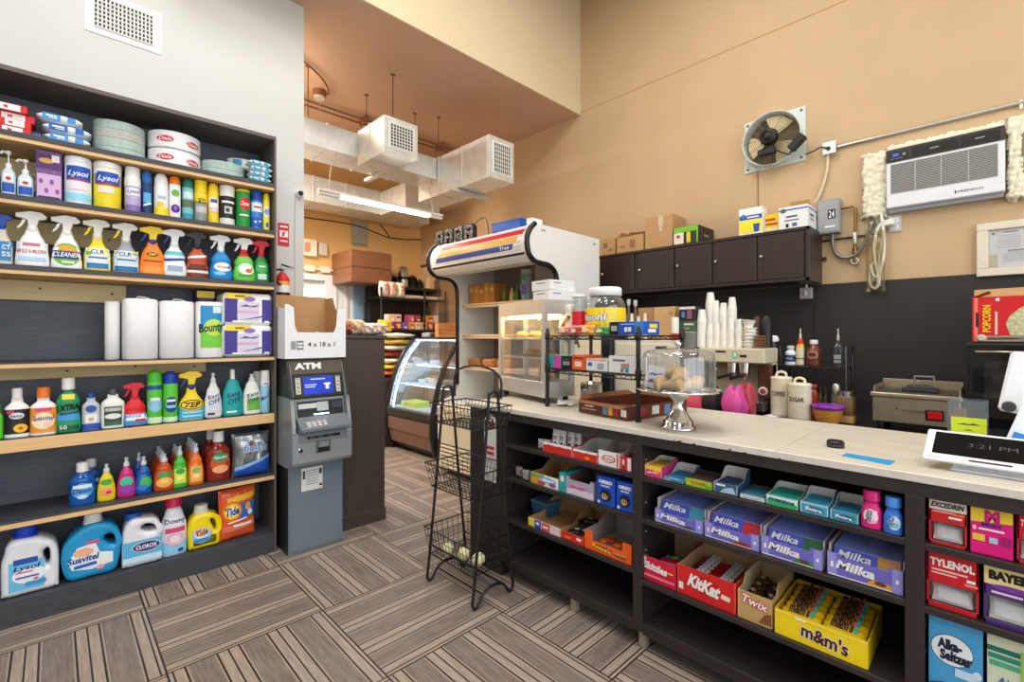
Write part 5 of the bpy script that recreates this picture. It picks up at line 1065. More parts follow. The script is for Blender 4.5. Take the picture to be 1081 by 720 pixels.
# --- bay A third shelf
x, y, z, W, Hh = Cn(549, 570, 520, 3, .18)
r = thing('plastic_tub', 'blue grey plastic tub at the left back of third bay shelf', 'tub', (XC+.2, 1.74, CZ[3]+.0008), RWZ); m = MB(); m.loft([[(a*w, b_*.05*q, zz) for a, b_ in ((-1, -1), (1, -1), (1, 1), (-1, 1))] for w, q, zz in ((.055, .9, 0), (.062, 1.1, .07), (.055, 1.0, .07), (.05, .85, .012))], c(60, 100, 130), smooth=False); m.build('tub_body', r)
m = MB(); m.box(-.066, .066, -.06, .06, .07, .082, c(80, 120, 150), .004); m.build('lid', r)
_, P = ctray('open white carton with yellow, blue and pink front blocks', 557.5, 592, 552, 3, .3, .1, c(222, 214, 204), KRAFT, [('r', c(236, 210, 60), -.4, .5, .18, .96), ('r', c(50, 80, 180), -.19, .5, .2, .96), ('r', c(220, 80, 90), .06, .5, .24, .96), ('r', c(230, 200, 206), .34, .5, .28, .96), ('r', WHITE, -.19, .6, .1, .3), ('r', WHITE, .06, .5, .16, .2)], side=KRAFT)
_, P = ctray('red tray holding a heap of dark wrapped bars', 592.5, 616, 564, 3, .28, .085, c(214, 40, 36), KRAFT, [('r', WHITE, .3, .6, .2, .3), ('r', c(236, 120, 40), -.2, .4, .3, .3)])
bars(8, 'candy_bar', lambda i: 'dark wrapped bar in the red tray, %s' % ['lowest front left', 'lowest front right', 'lying across the middle', 'tilted left', 'leaning back right', 'near the back', 'on top at left', 'on top at right'][i], 'candy bar', 'dark bars in the red tray', P[:3], bar_proto('candy_bar', .08, .03, .018, c(34, 28, 30, .28), [('r', c(200, 200, 206), 0, .5, .3, .5), ('r', c(120, 100, 70), .25, .5, .12, .5)]), [(-.012, .05, .02, .5, .2), (.012, .06, .022, -.6, .2), (0, .1, .03, .1, .1), (-.01, .14, .03, .9, 0), (.01, .17, .03, -.3, .15), (0, .21, .03, .3, 0), (-.01, .1, .05, -.7, .1), (.01, .13, .055, .4, .1)])
_, P = ctray('big orange candy tray with yellow lettering', 617, 667, 577, 3, .26, .115, c(240, 96, 34), c(168, 160, 156), [('e', c(96, 60, 30), -.12, .56, .46, .4), ('t', c(250, 210, 40), -.12, .56, .4, .34, "Reese's", .15, -.08, .04), ('p', c(110, 66, 40), .28, .46, .26, .34, [(-.5, -.3), (.4, -.5), (.5, .3), (-.4, .5)]), ('p', c(226, 170, 90), .28, .56, .22, .12, [(-.5, -.5), (.5, -.5), (.5, .5), (-.5, .5)])], ears=.045, earh=.085)
bars(6, 'peanut_cup_pack', lambda i: 'orange wrapped peanut cup pack in the orange tray, %s' % ['front left', 'front centre', 'front right', 'back left', 'back centre', 'back right'][i], 'candy bar', 'packs in the orange tray', P[:3], bar_proto('peanut_cup_pack', .07, .045, .016, c(226, 84, 30, .3), [('r', c(250, 200, 50), 0, .5, .6, .4)]), [(-.075+.075*(i % 3), .05+.07*(i//3), .006, .1*(i-2), 0) for i in range(6)])
# --- bay B top shelf: gum and mints
def gum(label, ul, ur, vt, vf, D, out, front, inn=WHITE, group=None, left=(), fill=None, fillel=(), n=4, h=.05, nm='gum_pack', fl='gum pack'):
    x, y, z, W, Hf = Cn(ul, ur, vf, 1, .02, 'B'); Hb = onx((ul+ur)/2, vt, XC+.02+D*.6)[2]-z
    tray('gum_box', label, 'gum box', (x, y, z), RWZ, W-.003, D, Hf, min(.124, max(Hb, Hf+.005)), out, inn, front, left=left, group=group, cut=.2)
    if fill:
        o = None; h = Hf*.86
        for i in range(n):
            if o is None:
                o = thing(nm, '', 'gum'); m = MB(); m.box(-W*.42, W*.42, 0, D*.8/n*.85, 0, h, fill, .003); m.build('pack_body', o); p = MB(); p.decor(fillel or [('r', c(230, 236, 240), 0, .6, .6, .3)], W*.84, h); p.build('printed_panel', o); q = o
            else: q = copy_tree(o)
            q.location = (x+.01+D*.85*i/n, y, z+.004); q.rotation_euler = (.12, 0, RWZ)
            q['label'] = '%s, %s' % (fl, ORD[i]); q['category'] = 'gum'; q['group'] = fl+'s'
gum('pink and yellow gum box at left end of its shelf', 680.5, 699, 482, 492, .14, c(236, 60, 140), [('r', c(250, 210, 60), -.0, .8, .98, .36), ('r', c(250, 150, 40), .2, .5, .4, .2), ('p', WHITE, -.05, .34, .6, .2, [(-.5, -.3), (0, .2), (.5, 0), (.4, .5), (-.4, .4)])], left=[('r', YEL, 0, .5, .9, .6)], fill=c(240, 190, 50), n=3, h=.04, fl='yellow gum pack in the pink box')
gum('light blue gum box with small yellow emblem', 699.5, 722, 490, 506, .15, c(60, 150, 200), [('e', c(240, 220, 60), -.25, .4, .3, .5), ('e', c(90, 190, 70), .2, .5, .3, .4), ('r', c(30, 90, 170), 0, .85, .96, .2)], fill=c(50, 140, 200), n=4, h=.045, fl='blue gum pack in the light blue box')
gum('lime green sour candy box with red wording', 723, 752, 503, 507, .13, c(150, 200, 50), [('p', c(230, 60, 40), 0, .55, .7, .34, [(-.5, -.3), (-.3, .4), (0, .2), (.3, .5), (.5, -.1), (.1, -.4), (-.2, -.2)]), ('e', c(240, 200, 50), -.35, .3, .2, .3), ('e', c(70, 160, 70), .36, .3, .2, .3)], inn=c(100, 80, 70), fill=c(90, 70, 70), n=3, h=.036, fl='dark sour candy pack in the lime box')
gum('navy and white gum carton with tall back', 753, 779, 494, 511, .13, c(52, 92, 130), [('p', c(170, 200, 220), .1, .4, .7, .7, [(-.5, -.5), (.5, -.4), (.3, .5), (-.2, .2)]), ('r', c(226, 232, 236), -.2, .8, .4, .2)], fill=c(40, 64, 100), n=4, h=.06, fl='navy gum pack in the tall carton')
gum('pale mint tin box with dark serif wording', 780.5, 808, 517, 524, .13, c(180, 206, 216), [('r', c(236, 238, 236), 0, .5, .9, .7), ('t', c(40, 50, 60), 0, .5, .78, .34, 'ALTOIDS')], inn=c(96, 80, 72), fill=c(60, 130, 160), n=4, h=.045, fl='blue mint tin in the pale box')
gum('green mint box with dark wording and white back', 808.5, 843, 512, 525, .14, c(60, 180, 110), [('p', c(210, 240, 240), 0, .7, .98, .5, [(-.5, -.2), (.5, -.5), (.5, .5), (-.5, .5)]), ('t', c(20, 60, 110), 0, .62, .8, .34, 'mentos', .1, -.04, .05)], fill=c(40, 160, 150), n=4, h=.05, fl='teal mint pack in the green box')
gum('light blue gum box with white oval, left of the two', 844, 875, 517, 532, .13, c(70, 170, 200), [('e', c(30, 90, 150), 0, .45, .7, .5), ('t', WHITE, 0, .45, .6, .32, 'Extra', .1, -.06, .05), ('r', c(190, 226, 236), 0, .92, .96, .1)], fill=c(50, 150, 190), n=4, h=.05, fl='blue gum pack in the left light blue box')
gum('light blue gum box with white oval beside the pink tub', 875.5, 907, 524, 541, .13, c(60, 156, 190), [('e', c(24, 70, 130), 0, .45, .7, .5), ('t', WHITE, 0, .45, .6, .32, 'Extra', .1, -.06, .05), ('r', c(60, 180, 130), .3, .8, .3, .14)], fill=c(36, 130, 170), n=4, h=.05, fl='blue gum pack in the box beside the pink tub')
P = Cn(908, 930.5, 519, 1, .012, 'B'); cbot('hot pink gum bottle with white wording', P, 'clean', c(230, 40, 130, .3), c(214, 30, 120, .3), [('e', WHITE, 0, .44, .7, .5), ('r', c(250, 220, 235), .2, .5, .16, .3), ('e', c(250, 180, 210), .1, .28, .4, .14), ('t', c(60, 40, 110), -.1, .45, .7, .2, 'mentos', 0, 1.45)], caph=.24, capw=.84, dep=.85, name='gum_bottle')
P = Cn(931.5, 953, 526, 1, .008, 'B'); cbot('bright blue gum bottle with white wording', P, 'clean', c(50, 120, 220, .3), c(70, 140, 230, .3), [('e', c(210, 230, 246), .08, .42, .64, .5), ('t', c(24, 60, 140), -.1, .45, .7, .2, 'mentos', 0, 1.45), ('e', c(120, 190, 240), .16, .34, .3, .2)], caph=.24, capw=.84, dep=.85, name='gum_bottle')
# --- bay B middle shelf: chocolate bars
LIL = c(112, 106, 200)
def choc(label, ul, ur, vf, vt, stripe, acc, gname):
    x, y, z, W, Hf = Cn(ul, ur, vf, 2, .02, 'B'); D = .23; Hb = .09
    tray('chocolate_tray', label, 'chocolate tray', (x, y, z), RWZ, W-.004, D, Hf, Hb, LIL, c(206, 198, 190), [('t', WHITE, -.1, .64, .52, .48, 'Milka', .25, -.05, .04), ('r', c(250, 246, 230), 0, .06, .96, .06), ('p', acc, .2, .22, .36, .3, [(-.5, -.5), (.5, -.4), (.4, .4), (-.2, .5)]), ('e', c(110, 60, 36), .22, .26, .16, .22)], ears=.035, earh=Hf*1.2, cut=.9, side=c(206, 200, 214)); ep = MB(); ep.decor([('r', c(150, 146, 226), -.43, .6, .13, 1.18), ('r', c(150, 146, 226), .43, .6, .13, 1.18), ('r', WHITE, -.43, .6, .04, .3), ('r', WHITE, .43, .6, .04, .2)], W-.004, Hf, lambda a, b_: -.0012); ep.build('corner_tab', bpy.data.objects[[k for k in bpy.data.objects.keys() if k.startswith('chocolate_tray')][-1]])
    o = None; n = 11
    for i in range(n):
        if o is None:
            o = thing('chocolate_bar', '', 'chocolate bar'); w = W-.02
            m = MB(); m.box(-w/2, w/2, 0, .011, 0, .078, mat('violet_wrapper', (70, 84, 200), .25, var=.08), .003); m.build('wrapper', o)
            p = MB(); p.begin().decor([('r', stripe, .33, .5, .32, .96), ('r', c(140, 160, 236), -.05, .5, .03, .94)], w, .011).xf(T(0, 0, .0785) @ RX(-PI/2)); p.decor([('r', stripe, .33, .5, .32, .96), ('r', c(130, 150, 236), 0, .96, .98, .05), ('t', WHITE, -.16, .7, .5, .3, 'Milka', .25)], w, .078); p.build('printed_panel', o); q = o
        else: q = copy_tree(o)
        q.location = (x+.012+i*.0155, y, z+.0125); q.rotation_euler = (-.5, 0, RWZ)
        q['label'] = 'violet chocolate bar in the %s tray, %s' % (gname, 'frontmost' if i == 0 else 'rearmost' if i == n-1 else 'number %d from the front' % (i+1)); q['category'] = 'chocolate bar'; q['group'] = 'violet bars in the %s tray' % gname
choc('violet chocolate tray at left end with teal striped bars', 691, 742.5, 546, 520, c(60, 150, 180), c(40, 110, 170), 'teal striped')
choc('violet chocolate tray with red striped bars', 743.5, 802, 561, 532, c(206, 30, 50), c(206, 40, 50), 'red striped')
choc('violet chocolate tray with green striped bars', 803, 869, 577, 545, c(30, 110, 60), c(50, 130, 70), 'green striped')
choc('violet chocolate tray with tan striped bars at right end', 872.5, 954.5, 597, 565, c(206, 150, 70), c(226, 160, 60), 'tan striped')
# --- bay B lower shelf
_, P = ctray('crimson candy tray with white lettering at left', 678, 714, 592, 3, .27, .125, c(206, 26, 66), c(186, 160, 130), [('t', WHITE, -.1, .62, .7, .34, 'Skittles', .1, -.06, .05), ('r', c(240, 130, 150), 0, .22, .9, .1), ('e', WHITE, -.42, .9, .1, .16), ('r', c(250, 210, 60), .34, .6, .16, .06)], bay='B', ears=.02, earh=.1, right=())
bars(6, 'candy_pouch', lambda i: 'red and rainbow candy pouch in the crimson tray, %s' % ORD[i % 5] if i < 5 else 'red and rainbow candy pouch on top in the crimson tray', 'candy pouch', 'pouches in the crimson tray', P[:3], bar_proto('candy_pouch', .085, .04, .02, c(200, 30, 60, .25), [('e', c(60, 120, 200), -.2, .5, .3, .6), ('e', c(90, 190, 80), .1, .5, .3, .6), ('e', YEL, .3, .5, .2, .5)]), [(.012-.01*(i % 2), .05+.032*i, .02, .12*(i-2), .2) for i in range(5)]+[(0, .1, .045, .3, .2)])
_, P = ctray('red wafer bar tray with big white lettering', 715, 777, 606, 3, .24, .12, c(214, 34, 36), c(186, 150, 110), [('e', c(190, 24, 30), -.02, .55, .6, .6), ('t', WHITE, -.02, .55, .54, .46, 'KitKat', .2, -.1, .05), ('p', c(240, 220, 190), .34, .42, .16, .2, [(-.5, -.3), (.4, -.5), (.5, .3), (-.4, .5)]), ('r', WHITE, -.43, .3, .08, .24)], bay='B', cut=.5)
bars(12, 'wafer_bar', lambda i: 'red wafer bar in the red tray, %s column, %s' % (['left', 'right'][i % 2], ['front', 'second', 'third', 'fourth', 'fifth', 'back'][i//2]), 'candy bar', 'red wafer bars', P[:3], bar_proto('wafer_bar', .088, .06, .014, c(206, 28, 34, .25), [('r', c(120, 150, 200), -.2, .5, .2, .6), ('t', WHITE, 0, .5, .6, .6, 'KitKat', .2, 0, .03)]), [(-.046+.092*(i % 2), .04+.031*(i//2), .045+.001*(i//2), 0, .5) for i in range(12)])
_, P = ctray('tan caramel bar tray with red outlined lettering', 778.5, 815.5, 628, 3, .25, .135, c(196, 160, 104), c(206, 186, 150), [('t', c(206, 40, 60), .0, .72, .84, .36, 'Twix', .2, -.12, .08), ('t', WHITE, .0, .72, .78, .3, 'Twix', .2, -.12, .02), ('p', c(130, 80, 50), .3, .3, .36, .4, [(-.5, -.5), (.5, -.5), (.5, .5), (0, .3)])], bay='B', cut=.7, left=[('t', c(206, 40, 60), -.1, .75, .5, .2, 'Twix', .2)], right=[('t', c(206, 40, 90), -.15, .8, .5, .16, 'Twix', .2)])
bars(8, 'caramel_bar', lambda i: 'bronze wrapped caramel bar in the tan tray, %s' % ['front left', 'front right', 'second left', 'second right', 'third left', 'third right', 'back left', 'back right'][i], 'candy bar', 'caramel bars in the tan tray', P[:3], bar_proto('caramel_bar', .062, .026, .018, mat('bronze_wrapper', (110, 70, 46), .25, .3), [('r', c(226, 206, 180), 0, .5, .3, .7), ('r', c(40, 30, 40), .3, .5, .1, .9)]), [(-.03+.06*(i % 2), .05+.045*(i//2), .04+.006*(i//2), 1.2-.15*i, .1) for i in range(8)])
_, P = ctray('large yellow chocolate candy tray with brown lettering', 817.5, 917, 660, 3, .26, .09, c(246, 214, 24), c(226, 190, 60), [('t', WHITE, .06, .5, .52, .6, "m&m's", .0, -.08, .06), ('t', c(70, 36, 24), .06, .5, .5, .54, "m&m's", .0, -.08, .03), ('r', c(250, 230, 90), 0, .94, .98, .06), ('r', WHITE, -.2, .9, .12, .08)], bay='B', d=.015, cut=.4)
mm = [('t', c(60, 30, 24), -.05, .5, .66, .66, "m&m's", .1, 0, .04), ('e', c(60, 180, 150), .36, .4, .14, .4), ('e', c(200, 60, 100), .28, .7, .1, .3)]
bars(10, 'candy_pack', lambda i: 'yellow candy pack in the yellow tray, %s column, %s' % (['left', 'right'][i % 2], ['front', 'second', 'third', 'fourth', 'back'][i//2]), 'candy pack', 'yellow candy packs in the yellow tray', P[:3], bar_proto('candy_pack', .112, .06, .022, c(240, 196, 30, .25), mm), [(-.06+.12*(i % 2), .035+.042*(i//2), .05+.002*(i//2)+.003*(i % 2), (.03, -.03, -.02, .02)[i % 4], .6) for i in range(10)])
# --- bay C: medicine boxes
def med(label, ul, ur, vt, row, vb, base, el, win, group=None, d=.02, D=.12):
    x = XC+d; y0, y1 = onx(ul, 355, x)[1], onx(ur, 355, x)[1]; W = abs(y1-y0)-.004; z = CZ[row]-(.03 if row == 3 else 0)
    Hh = min(onx((ul+ur)/2, vt, x)[2]-z, {1: .124, 2: .153, 3: .228}[row]); y0 -= .0015; y1 -= .0015
    r = thing('medicine_box', label, 'medicine box', (x, (y0+y1)/2, z+.0008), RWZ, group)
    m = MB(); wz0, wz1 = win
    if wz1:
        m.box(-W/2, W/2, 0, .003, Hh*wz1, Hh, base, .0008); m.box(-W/2, W/2, 0, .003, 0, Hh*wz0, base); m.box(-W/2, -W/2+.004, 0, D, 0, Hh, base); m.box(W/2-.004, W/2, 0, D, 0, Hh, base); m.box(-W/2, W/2, D-.003, D, 0, Hh, base); m.box(-W/2, W/2, .003, D, 0, .003, WHITE)
        m.box(-W/2+.004, W/2-.004, .03, .033, Hh*wz0, Hh*wz1, c(150, 150, 154))
    else: m.box(-W/2, W/2, 0, D, 0, Hh, base, .001)
    m.build('box_body', r); p = MB(); p.decor(el, W, Hh); p.build('printed_panel', r)
    if wz1:
        hh = Hh*(wz1-wz0)
        nn = 5
        for i in range(nn):
            q = MB(); q.begin(); pouch_mesh(q, W*.8, hh*.8, .012, [c(196, 200, 202, .2), c(214, 214, 210, .2)][i % 2] if base is not None else WHITE, i, nx=8, nz=6); q.xf(T(0, .012+.004*i, Hh*wz0+.002+.002*i) @ RX(-.3-.06*i)); q.build('sachet', r)
    return r
med('red pill box with black wording on pale band', 979, 1021, 525, 1, 580, c(206, 34, 40), [('r', c(226, 222, 212), 0, .88, .98, .2), ('t', BLACK, 0, .89, .86, .12, 'EXCEDRIN', .2, 0, .04), ('r', WHITE, .2, .64, .34, .05), ('r', c(240, 130, 40), .3, .72, .3, .04), ('r', c(240, 150, 150), -.1, .74, .6, .04)], (.06, .5))
med('magenta and yellow pill box with large letter M', 1022.5, 1070, 533, 1, 593, c(226, 24, 130), [('p', c(236, 206, 60), 0, .84, .98, .32, [(-.5, -.5), (.5, -.3), (.5, .5), (-.5, .5)]), ('t', c(206, 20, 120), .02, .84, .36, .26, 'M', 0, 0, .08), ('t', c(40, 40, 150), 0, .66, .46, .09, 'Midol', 0, 0, .04), ('r', WHITE, 0, .55, .6, .04), ('r', c(230, 200, 60), -.3, .36, .3, .14), ('r', c(170, 200, 230), .05, .34, .2, .12), ('r', c(160, 20, 110), .34, .36, .22, .18), ('e', c(240, 200, 220), -.4, .56, .1, .1)], (0, 0))
med('red pill box at the far right of the top medicine shelf', 1071.5, 1112, 541, 1, 600, c(200, 30, 44), [('t', WHITE, 0, .84, .8, .14, 'TYLENOL', .1, 0, .03), ('r', c(226, 200, 204), 0, .6, .6, .05)], (.06, .5))
med('red pill box with white bold wording and open window', 976.5, 1033.5, 588, 2, 656, c(204, 24, 36), [('t', WHITE, 0, .84, .86, .15, 'TYLENOL', 0, 0, .05), ('r', c(240, 190, 190), -.05, .7, .7, .035), ('r', c(240, 190, 190), -.15, .64, .5, .03), ('r', WHITE, .36, .62, .16, .05), ('p', c(240, 130, 120), .36, .55, .24, .05, [(-.5, -.5), (.5, -.5), (.5, .5), (-.5, .5)])], (.08, .46))
med('yellow and purple pill box with black wording', 1036.5, 1095, 601, 2, 674, c(84, 40, 130), [('r', c(236, 216, 150), 0, .84, .98, .32), ('t', BLACK, 0, .85, .8, .16, 'BAYER', 0, 0, .07), ('e', c(120, 60, 160), .05, .66, .8, .1), ('r', c(226, 200, 230), -.05, .56, .6, .04)], (.06, .5))
med('light blue tablet box with white oval and wording', 978.5, 1038, 657, 3, 725, c(70, 160, 215), [('e', c(40, 60, 90), -.06, .64, .8, .38), ('e', c(226, 238, 246), -.06, .64, .77, .36), ('t', c(20, 30, 60), -.1, .7, .46, .13, 'Alka-', .0, 0, .06), ('t', c(20, 30, 60), .02, .57, .6, .13, 'Seltzer', 0, 0, .06), ('e', c(206, 228, 240), .4, .44, .16, .1), ('r', c(190, 220, 240), .2, .4, .4, .1), ('p', c(24, 70, 130), 0, .14, .94, .2, [(-.5, -.5), (.5, -.5), (.5, .3), (.1, .1), (-.2, .5), (-.5, .2)])], (0, 0))
med('green and teal box beside the light blue tablet box', 1040, 1098, 673, 3, 740, c(206, 216, 190), [('r', c(20, 110, 100), -.1, .84, .8, .06), ('r', c(40, 140, 120), -.05, .76, .86, .06), ('r', c(70, 170, 130), 0, .68, .9, .06), ('r', c(150, 190, 90), .3, .6, .3, .6), ('t', c(40, 90, 180), -.1, .48, .4, .12, 'Aim', .2), ('r', c(40, 60, 110), -.1, .2, .5, .1)], (0, 0))
# ================================================================== BASKET STAND
bs = thing('basket_stand', 'black wire display stand with three nearly empty baskets before the counter', 'display stand', (1.575, 1.94, 0))
def legframe(y):
    pts = [(-.075, 1.03), (-.05, 1.055), (-.01, 1.06)]
    half = [(-.132, .05), (-.134, .02), (-.12, .004), (-.1, .012), (-.07, .055), (-.03, .075), (0, .078)]
    left = crom([(0, 1.045), (-.024, 1.032), (-.032, 1.0), (-.07, .6), (-.128, .08)], 5)[:-1]+crom([(-.128, .08), (-.135, .03), (-.122, .006), (-.1, .014), (-.07, .055), (-.03, .075), (0, .078)], 4)
    full = left+[(-a, b_) for a, b_ in left[::-1][1:]]
    m = MB(); m.tube([(a, y, b_) for a, b_ in full[:-1]], .0075, WIRE, 8, closed=True); return m
for y in (-.19, .19): legframe(y).build('leg_frame', bs)
m = MB()
for x in (-.07, .07): m.tube([(x, -.19, .058), (x, .19, .058)], .005, WIRE)
for z, x in ((.2, .117), (.2, -.117)): m.tube([(x, -.19, z), (x, .19, z)], .004, WIRE)
m.build('cross_bar', bs)
m = MB(); m.tube(crom([(.05, -.19, 1.0), (.05, -.19, 1.1), (.05, -.12, 1.145), (.05, 0, 1.16), (.05, .12, 1.145), (.05, .19, 1.1), (.05, .19, .98)], 4), .006, WIRE); m.build('top_arch', bs)
def basket(zf, zr, xf, xr, xfr, xrr, yh=.178):
    """wire basket: floor height, rim height, floor x range, rim x range"""
    m = MB(); q = .0018
    def rect(x0, x1, z, r_, yy=yh, zfr=None): m.tube([(x0, -yy, z), (x1, -yy, z), (x1, yy, z), (x0, yy, z)], r_, WIRE, 6, closed=True)
    yr = yh+.012
    rect(xf, xr, zf, .0035); rect(xfr, xrr, zr, .0035, yr)
    for t in (.33, .66): rect(xf+(xfr-xf)*t, xr+(xrr-xr)*t, zf+(zr-zf)*t, q, yh+.012*t)
    n = 13
    for i in range(n+1):
        y = -yh+2*yh*i/n; yy = -yr+2*yr*i/n
        m.tube([(xfr, yy, zr), (xf, y, zf), (xr, y, zf), (xrr, yy, zr)], q, WIRE, 4)
    n = 8
    for i in range(1, n):
        a = xf+(xr-xf)*i/n; b_ = xfr+(xrr-xfr)*i/n
        m.tube([(b_, -yr, zr), (a, -yh, zf), (a, yh, zf), (b_, yr, zr)], q, WIRE, 4)
    return m
basket(.855, .96, -.09, .1, -.12, .13).build('basket', bs)
basket(.515, .645, -.115, .125, -.15, .145).build('basket', bs)
basket(.155, .305, -.125, .13, -.155, .145).build('basket', bs)
GARL = c(226, 220, 170, .6)
for i, (x, y) in enumerate(((1.5, 2.03), (1.53, 1.93), (1.545, 1.83))):
    r = thing('scrap_roll', 'pale cream paper ball in the bottom wire basket, %s' % ['farthest', 'middle one', 'nearest'][i], 'paper ball', (x, y, .158), .5*i, 'pale paper balls in the bottom basket')
    rd = random.Random(i); m = MB(); m.lathe([(.002, 0), (.024, .006), (.033, .026), (.03, .046), (.018, .06), (.003, .064)], GARL, n=12)
    m.v = [(a+rd.uniform(-.003, .003), b_+rd.uniform(-.003, .003), max(0, d+rd.uniform(-.002, .002))) for a, b_, d in m.v]; m.build('ball', r)
ZS = ZT+.0008
# ================================================================== ON THE COUNTER
# heated glass display case
wz = math.radians(-104)
wm = thing('food_warmer', 'stainless heated glass food display on the far end of counter', 'food warmer', (2.065, 2.055, ZS), wz)
W, D, Hh = .54, .22, .6; SSL = mat('satin_stainless', (206, 206, 200), .34, .55, var=.06, scale=12)
for sx in (-1, 1):
    for sy in (.04, D-.04): m = MB(); m.cyl(sx*(W/2-.04), sy, 0, .035, .016, BLACK, 12); m.build('foot', wm)
m = MB(); m.box(-W/2, W/2, 0, D, .035, .125, SSL, .003); m.decor([('r', c(240, 214, 60), -.42, .12, .03, .03), ('r', c(40, 40, 40), -.42, .125, .02, .006)], W, Hh, lambda x, z: -.0005); m.build('base', wm)
m = MB(); m.box(-W/2, W/2, 0, D, Hh-.085, Hh, SSL, .003); m.build('top_panel', wm)
for sx in (-1, 1):
    for y in (0, D-.03): m = MB(); m.box(sx*W/2, sx*(W/2-.03), y, y+.03, .125, Hh-.085, SSL, .002); m.build('corner_post', wm)
m = MB(); m.box(-W/2+.01, W/2-.01, D-.012, D-.008, .125, Hh-.085, GLASS); m.build('back_glass', wm)
for z in (.25, .365):
    m = MB(); m.box(-W/2+.01, W/2-.01, .012, D-.015, z, z+.012, SSL, .002)
    for i in range(9): m.box(-W/2+.03+.055*i, -W/2+.035+.055*i, .02, D-.02, z+.012, z+.016, STEEL)
    m.build('shelf', wm)
m = MB(); m.box(-W/2+.03, W/2-.03, .06, .12, Hh-.1, Hh-.086, mat('warm_lamp_tube', (255, 226, 150), .3, emit=30)); m.build('warming_lamp', wm)
m = MB(); m.box(-W/2+.03, W/2-.03, .004, .008, .125, Hh-.085, GLASS); m.build('front_glass', wm)
for x in (W/2-.012, -W/2+.008): m = MB(); m.box(x, x+.004, .03, D-.03, .125, Hh-.085, GLASS); m.build('side_glass', wm)
EMP = mat('baked_pastry', (206, 150, 76), .6, var=.2, scale=30)
def wpt(lx, ly, lz):
    ca, sa = math.cos(wz), math.sin(wz); return (2.065+lx*ca-ly*sa, 2.055+lx*sa+ly*ca, ZT+lz)
for i, (lx, ly, lz) in enumerate(((-.13, .1, .3835), (.02, .11, .3835), (.0, .1, .2685), (.15, .11, .2685))):
    r = thing('pastry_turnover', 'golden pastry turnover on the %s of the food warmer' % ['upper rack at left', 'upper rack at centre', 'lower rack at centre', 'lower rack at right'][i], 'pastry', wpt(lx, ly, lz), wz+.4*i)
    m = MB(); m.loft([[(a*.06*q, b_*.035*q, .035*s_) for a, b_ in [(math.cos(2*PI*j/14), math.sin(2*PI*j/14)+.25*math.cos(4*PI*j/14)) for j in range(14)]] for q, s_ in ((.9, 0), (1, .25), (.85, .7), (.45, 1.0))], EMP); m.build('crust', r)
for i in range(2):
    lx, ly = .17, .02
    x, y, z = wpt(.13, .07, .6+i*.063)
    carton('cup_carton', '%s plain white carton on top of the food warmer' % ['lower', 'upper'][i], 'box', (x, y, z), wz+math.radians(6)*i, .17, .2, .06, c(232, 232, 230, .6), front=[('r', c(150, 154, 160), -.0, .72, .5, .14)], right=[('r', c(150, 154, 190), -.2, .72, .3, .14)], group='white cartons on the food warmer')
# small wire rack
rz_ = math.radians(-96); rc = (1.93, 1.432)
def rpt(lx, ly, lz=0): ca, sa = math.cos(rz_), math.sin(rz_); return (rc[0]+lx*ca-ly*sa, rc[1]+lx*sa+ly*ca, ZT+lz)
def rloc(u, d):
    """local x on the rack where column u meets depth d"""
    D_ = ray(u, 355); ca, sa = math.cos(rz_), math.sin(rz_); nx, ny = -sa, ca; px, py = rc[0]+nx*d, rc[1]+ny*d
    t = (px*nx+py*ny)/(D_[0]*nx+D_[1]*ny); return (D_[0]*t-px)*ca+(D_[1]*t-py)*sa
rk = thing('wire_rack', 'small black wire shelf rack standing on the counter', 'wire rack', (rc[0], rc[1], ZS), rz_)
RW, RD = .606, .353
for x in (-RW/2, RW/2):
    for y in (0, RD):
        m = MB(); m.cyl(x, y, .012, .42, .0105, WIRE, 12); m.cyl(x, y, 0, .014, .013, BLACK, 12); m.cyl(x, y, .19, .235, .0145, WIRE, 12); m.cyl(x, y, .37, .405, .0145, WIRE, 12); m.lathe([(.0105, .42), (.008, .43), (.002, .433)], BLACK, x, y, 12); m.build('post', rk)
RS = (.207, .39)
for z in RS:
    m = MB()
    for zz in (z-.018, z): m.tube([(-RW/2, 0, zz), (RW/2, 0, zz), (RW/2, RD, zz), (-RW/2, RD, zz)], .003, WIRE, 6, closed=True)
    n = 22
    for y in (0, RD): m.tube([(-RW/2+RW*i/n, y, z-.018*(i % 2)) for i in range(n+1)], .0022, WIRE, 5)
    for x in (-RW/2, RW/2): m.tube([(x, RD*i/12, z-.018*(i % 2)) for i in range(13)], .0022, WIRE, 5)
    for i in range(1, 24): m.tube([(-RW/2+RW*i/24, 0, z+.001), (-RW/2+RW*i/24, RD, z+.001)], .0016, WIRE, 4)
    m.tube([(-RW/2, RD/2, z-.003), (RW/2, RD/2, z-.003)], .0025, WIRE, 5); m.build('wire_shelf', rk)
def onrack(ul, ur, vt, lvl, d):
    a, b_ = rloc(ul, d), rloc(ur, d); lx = (a+b_)/2; x, y, z = rpt(lx, d, RS[lvl]+.0055)
    fw = x*SI+y*CO; return (x, y, z, b_-a, CAMH+(YH-vt)/F*fw-z)
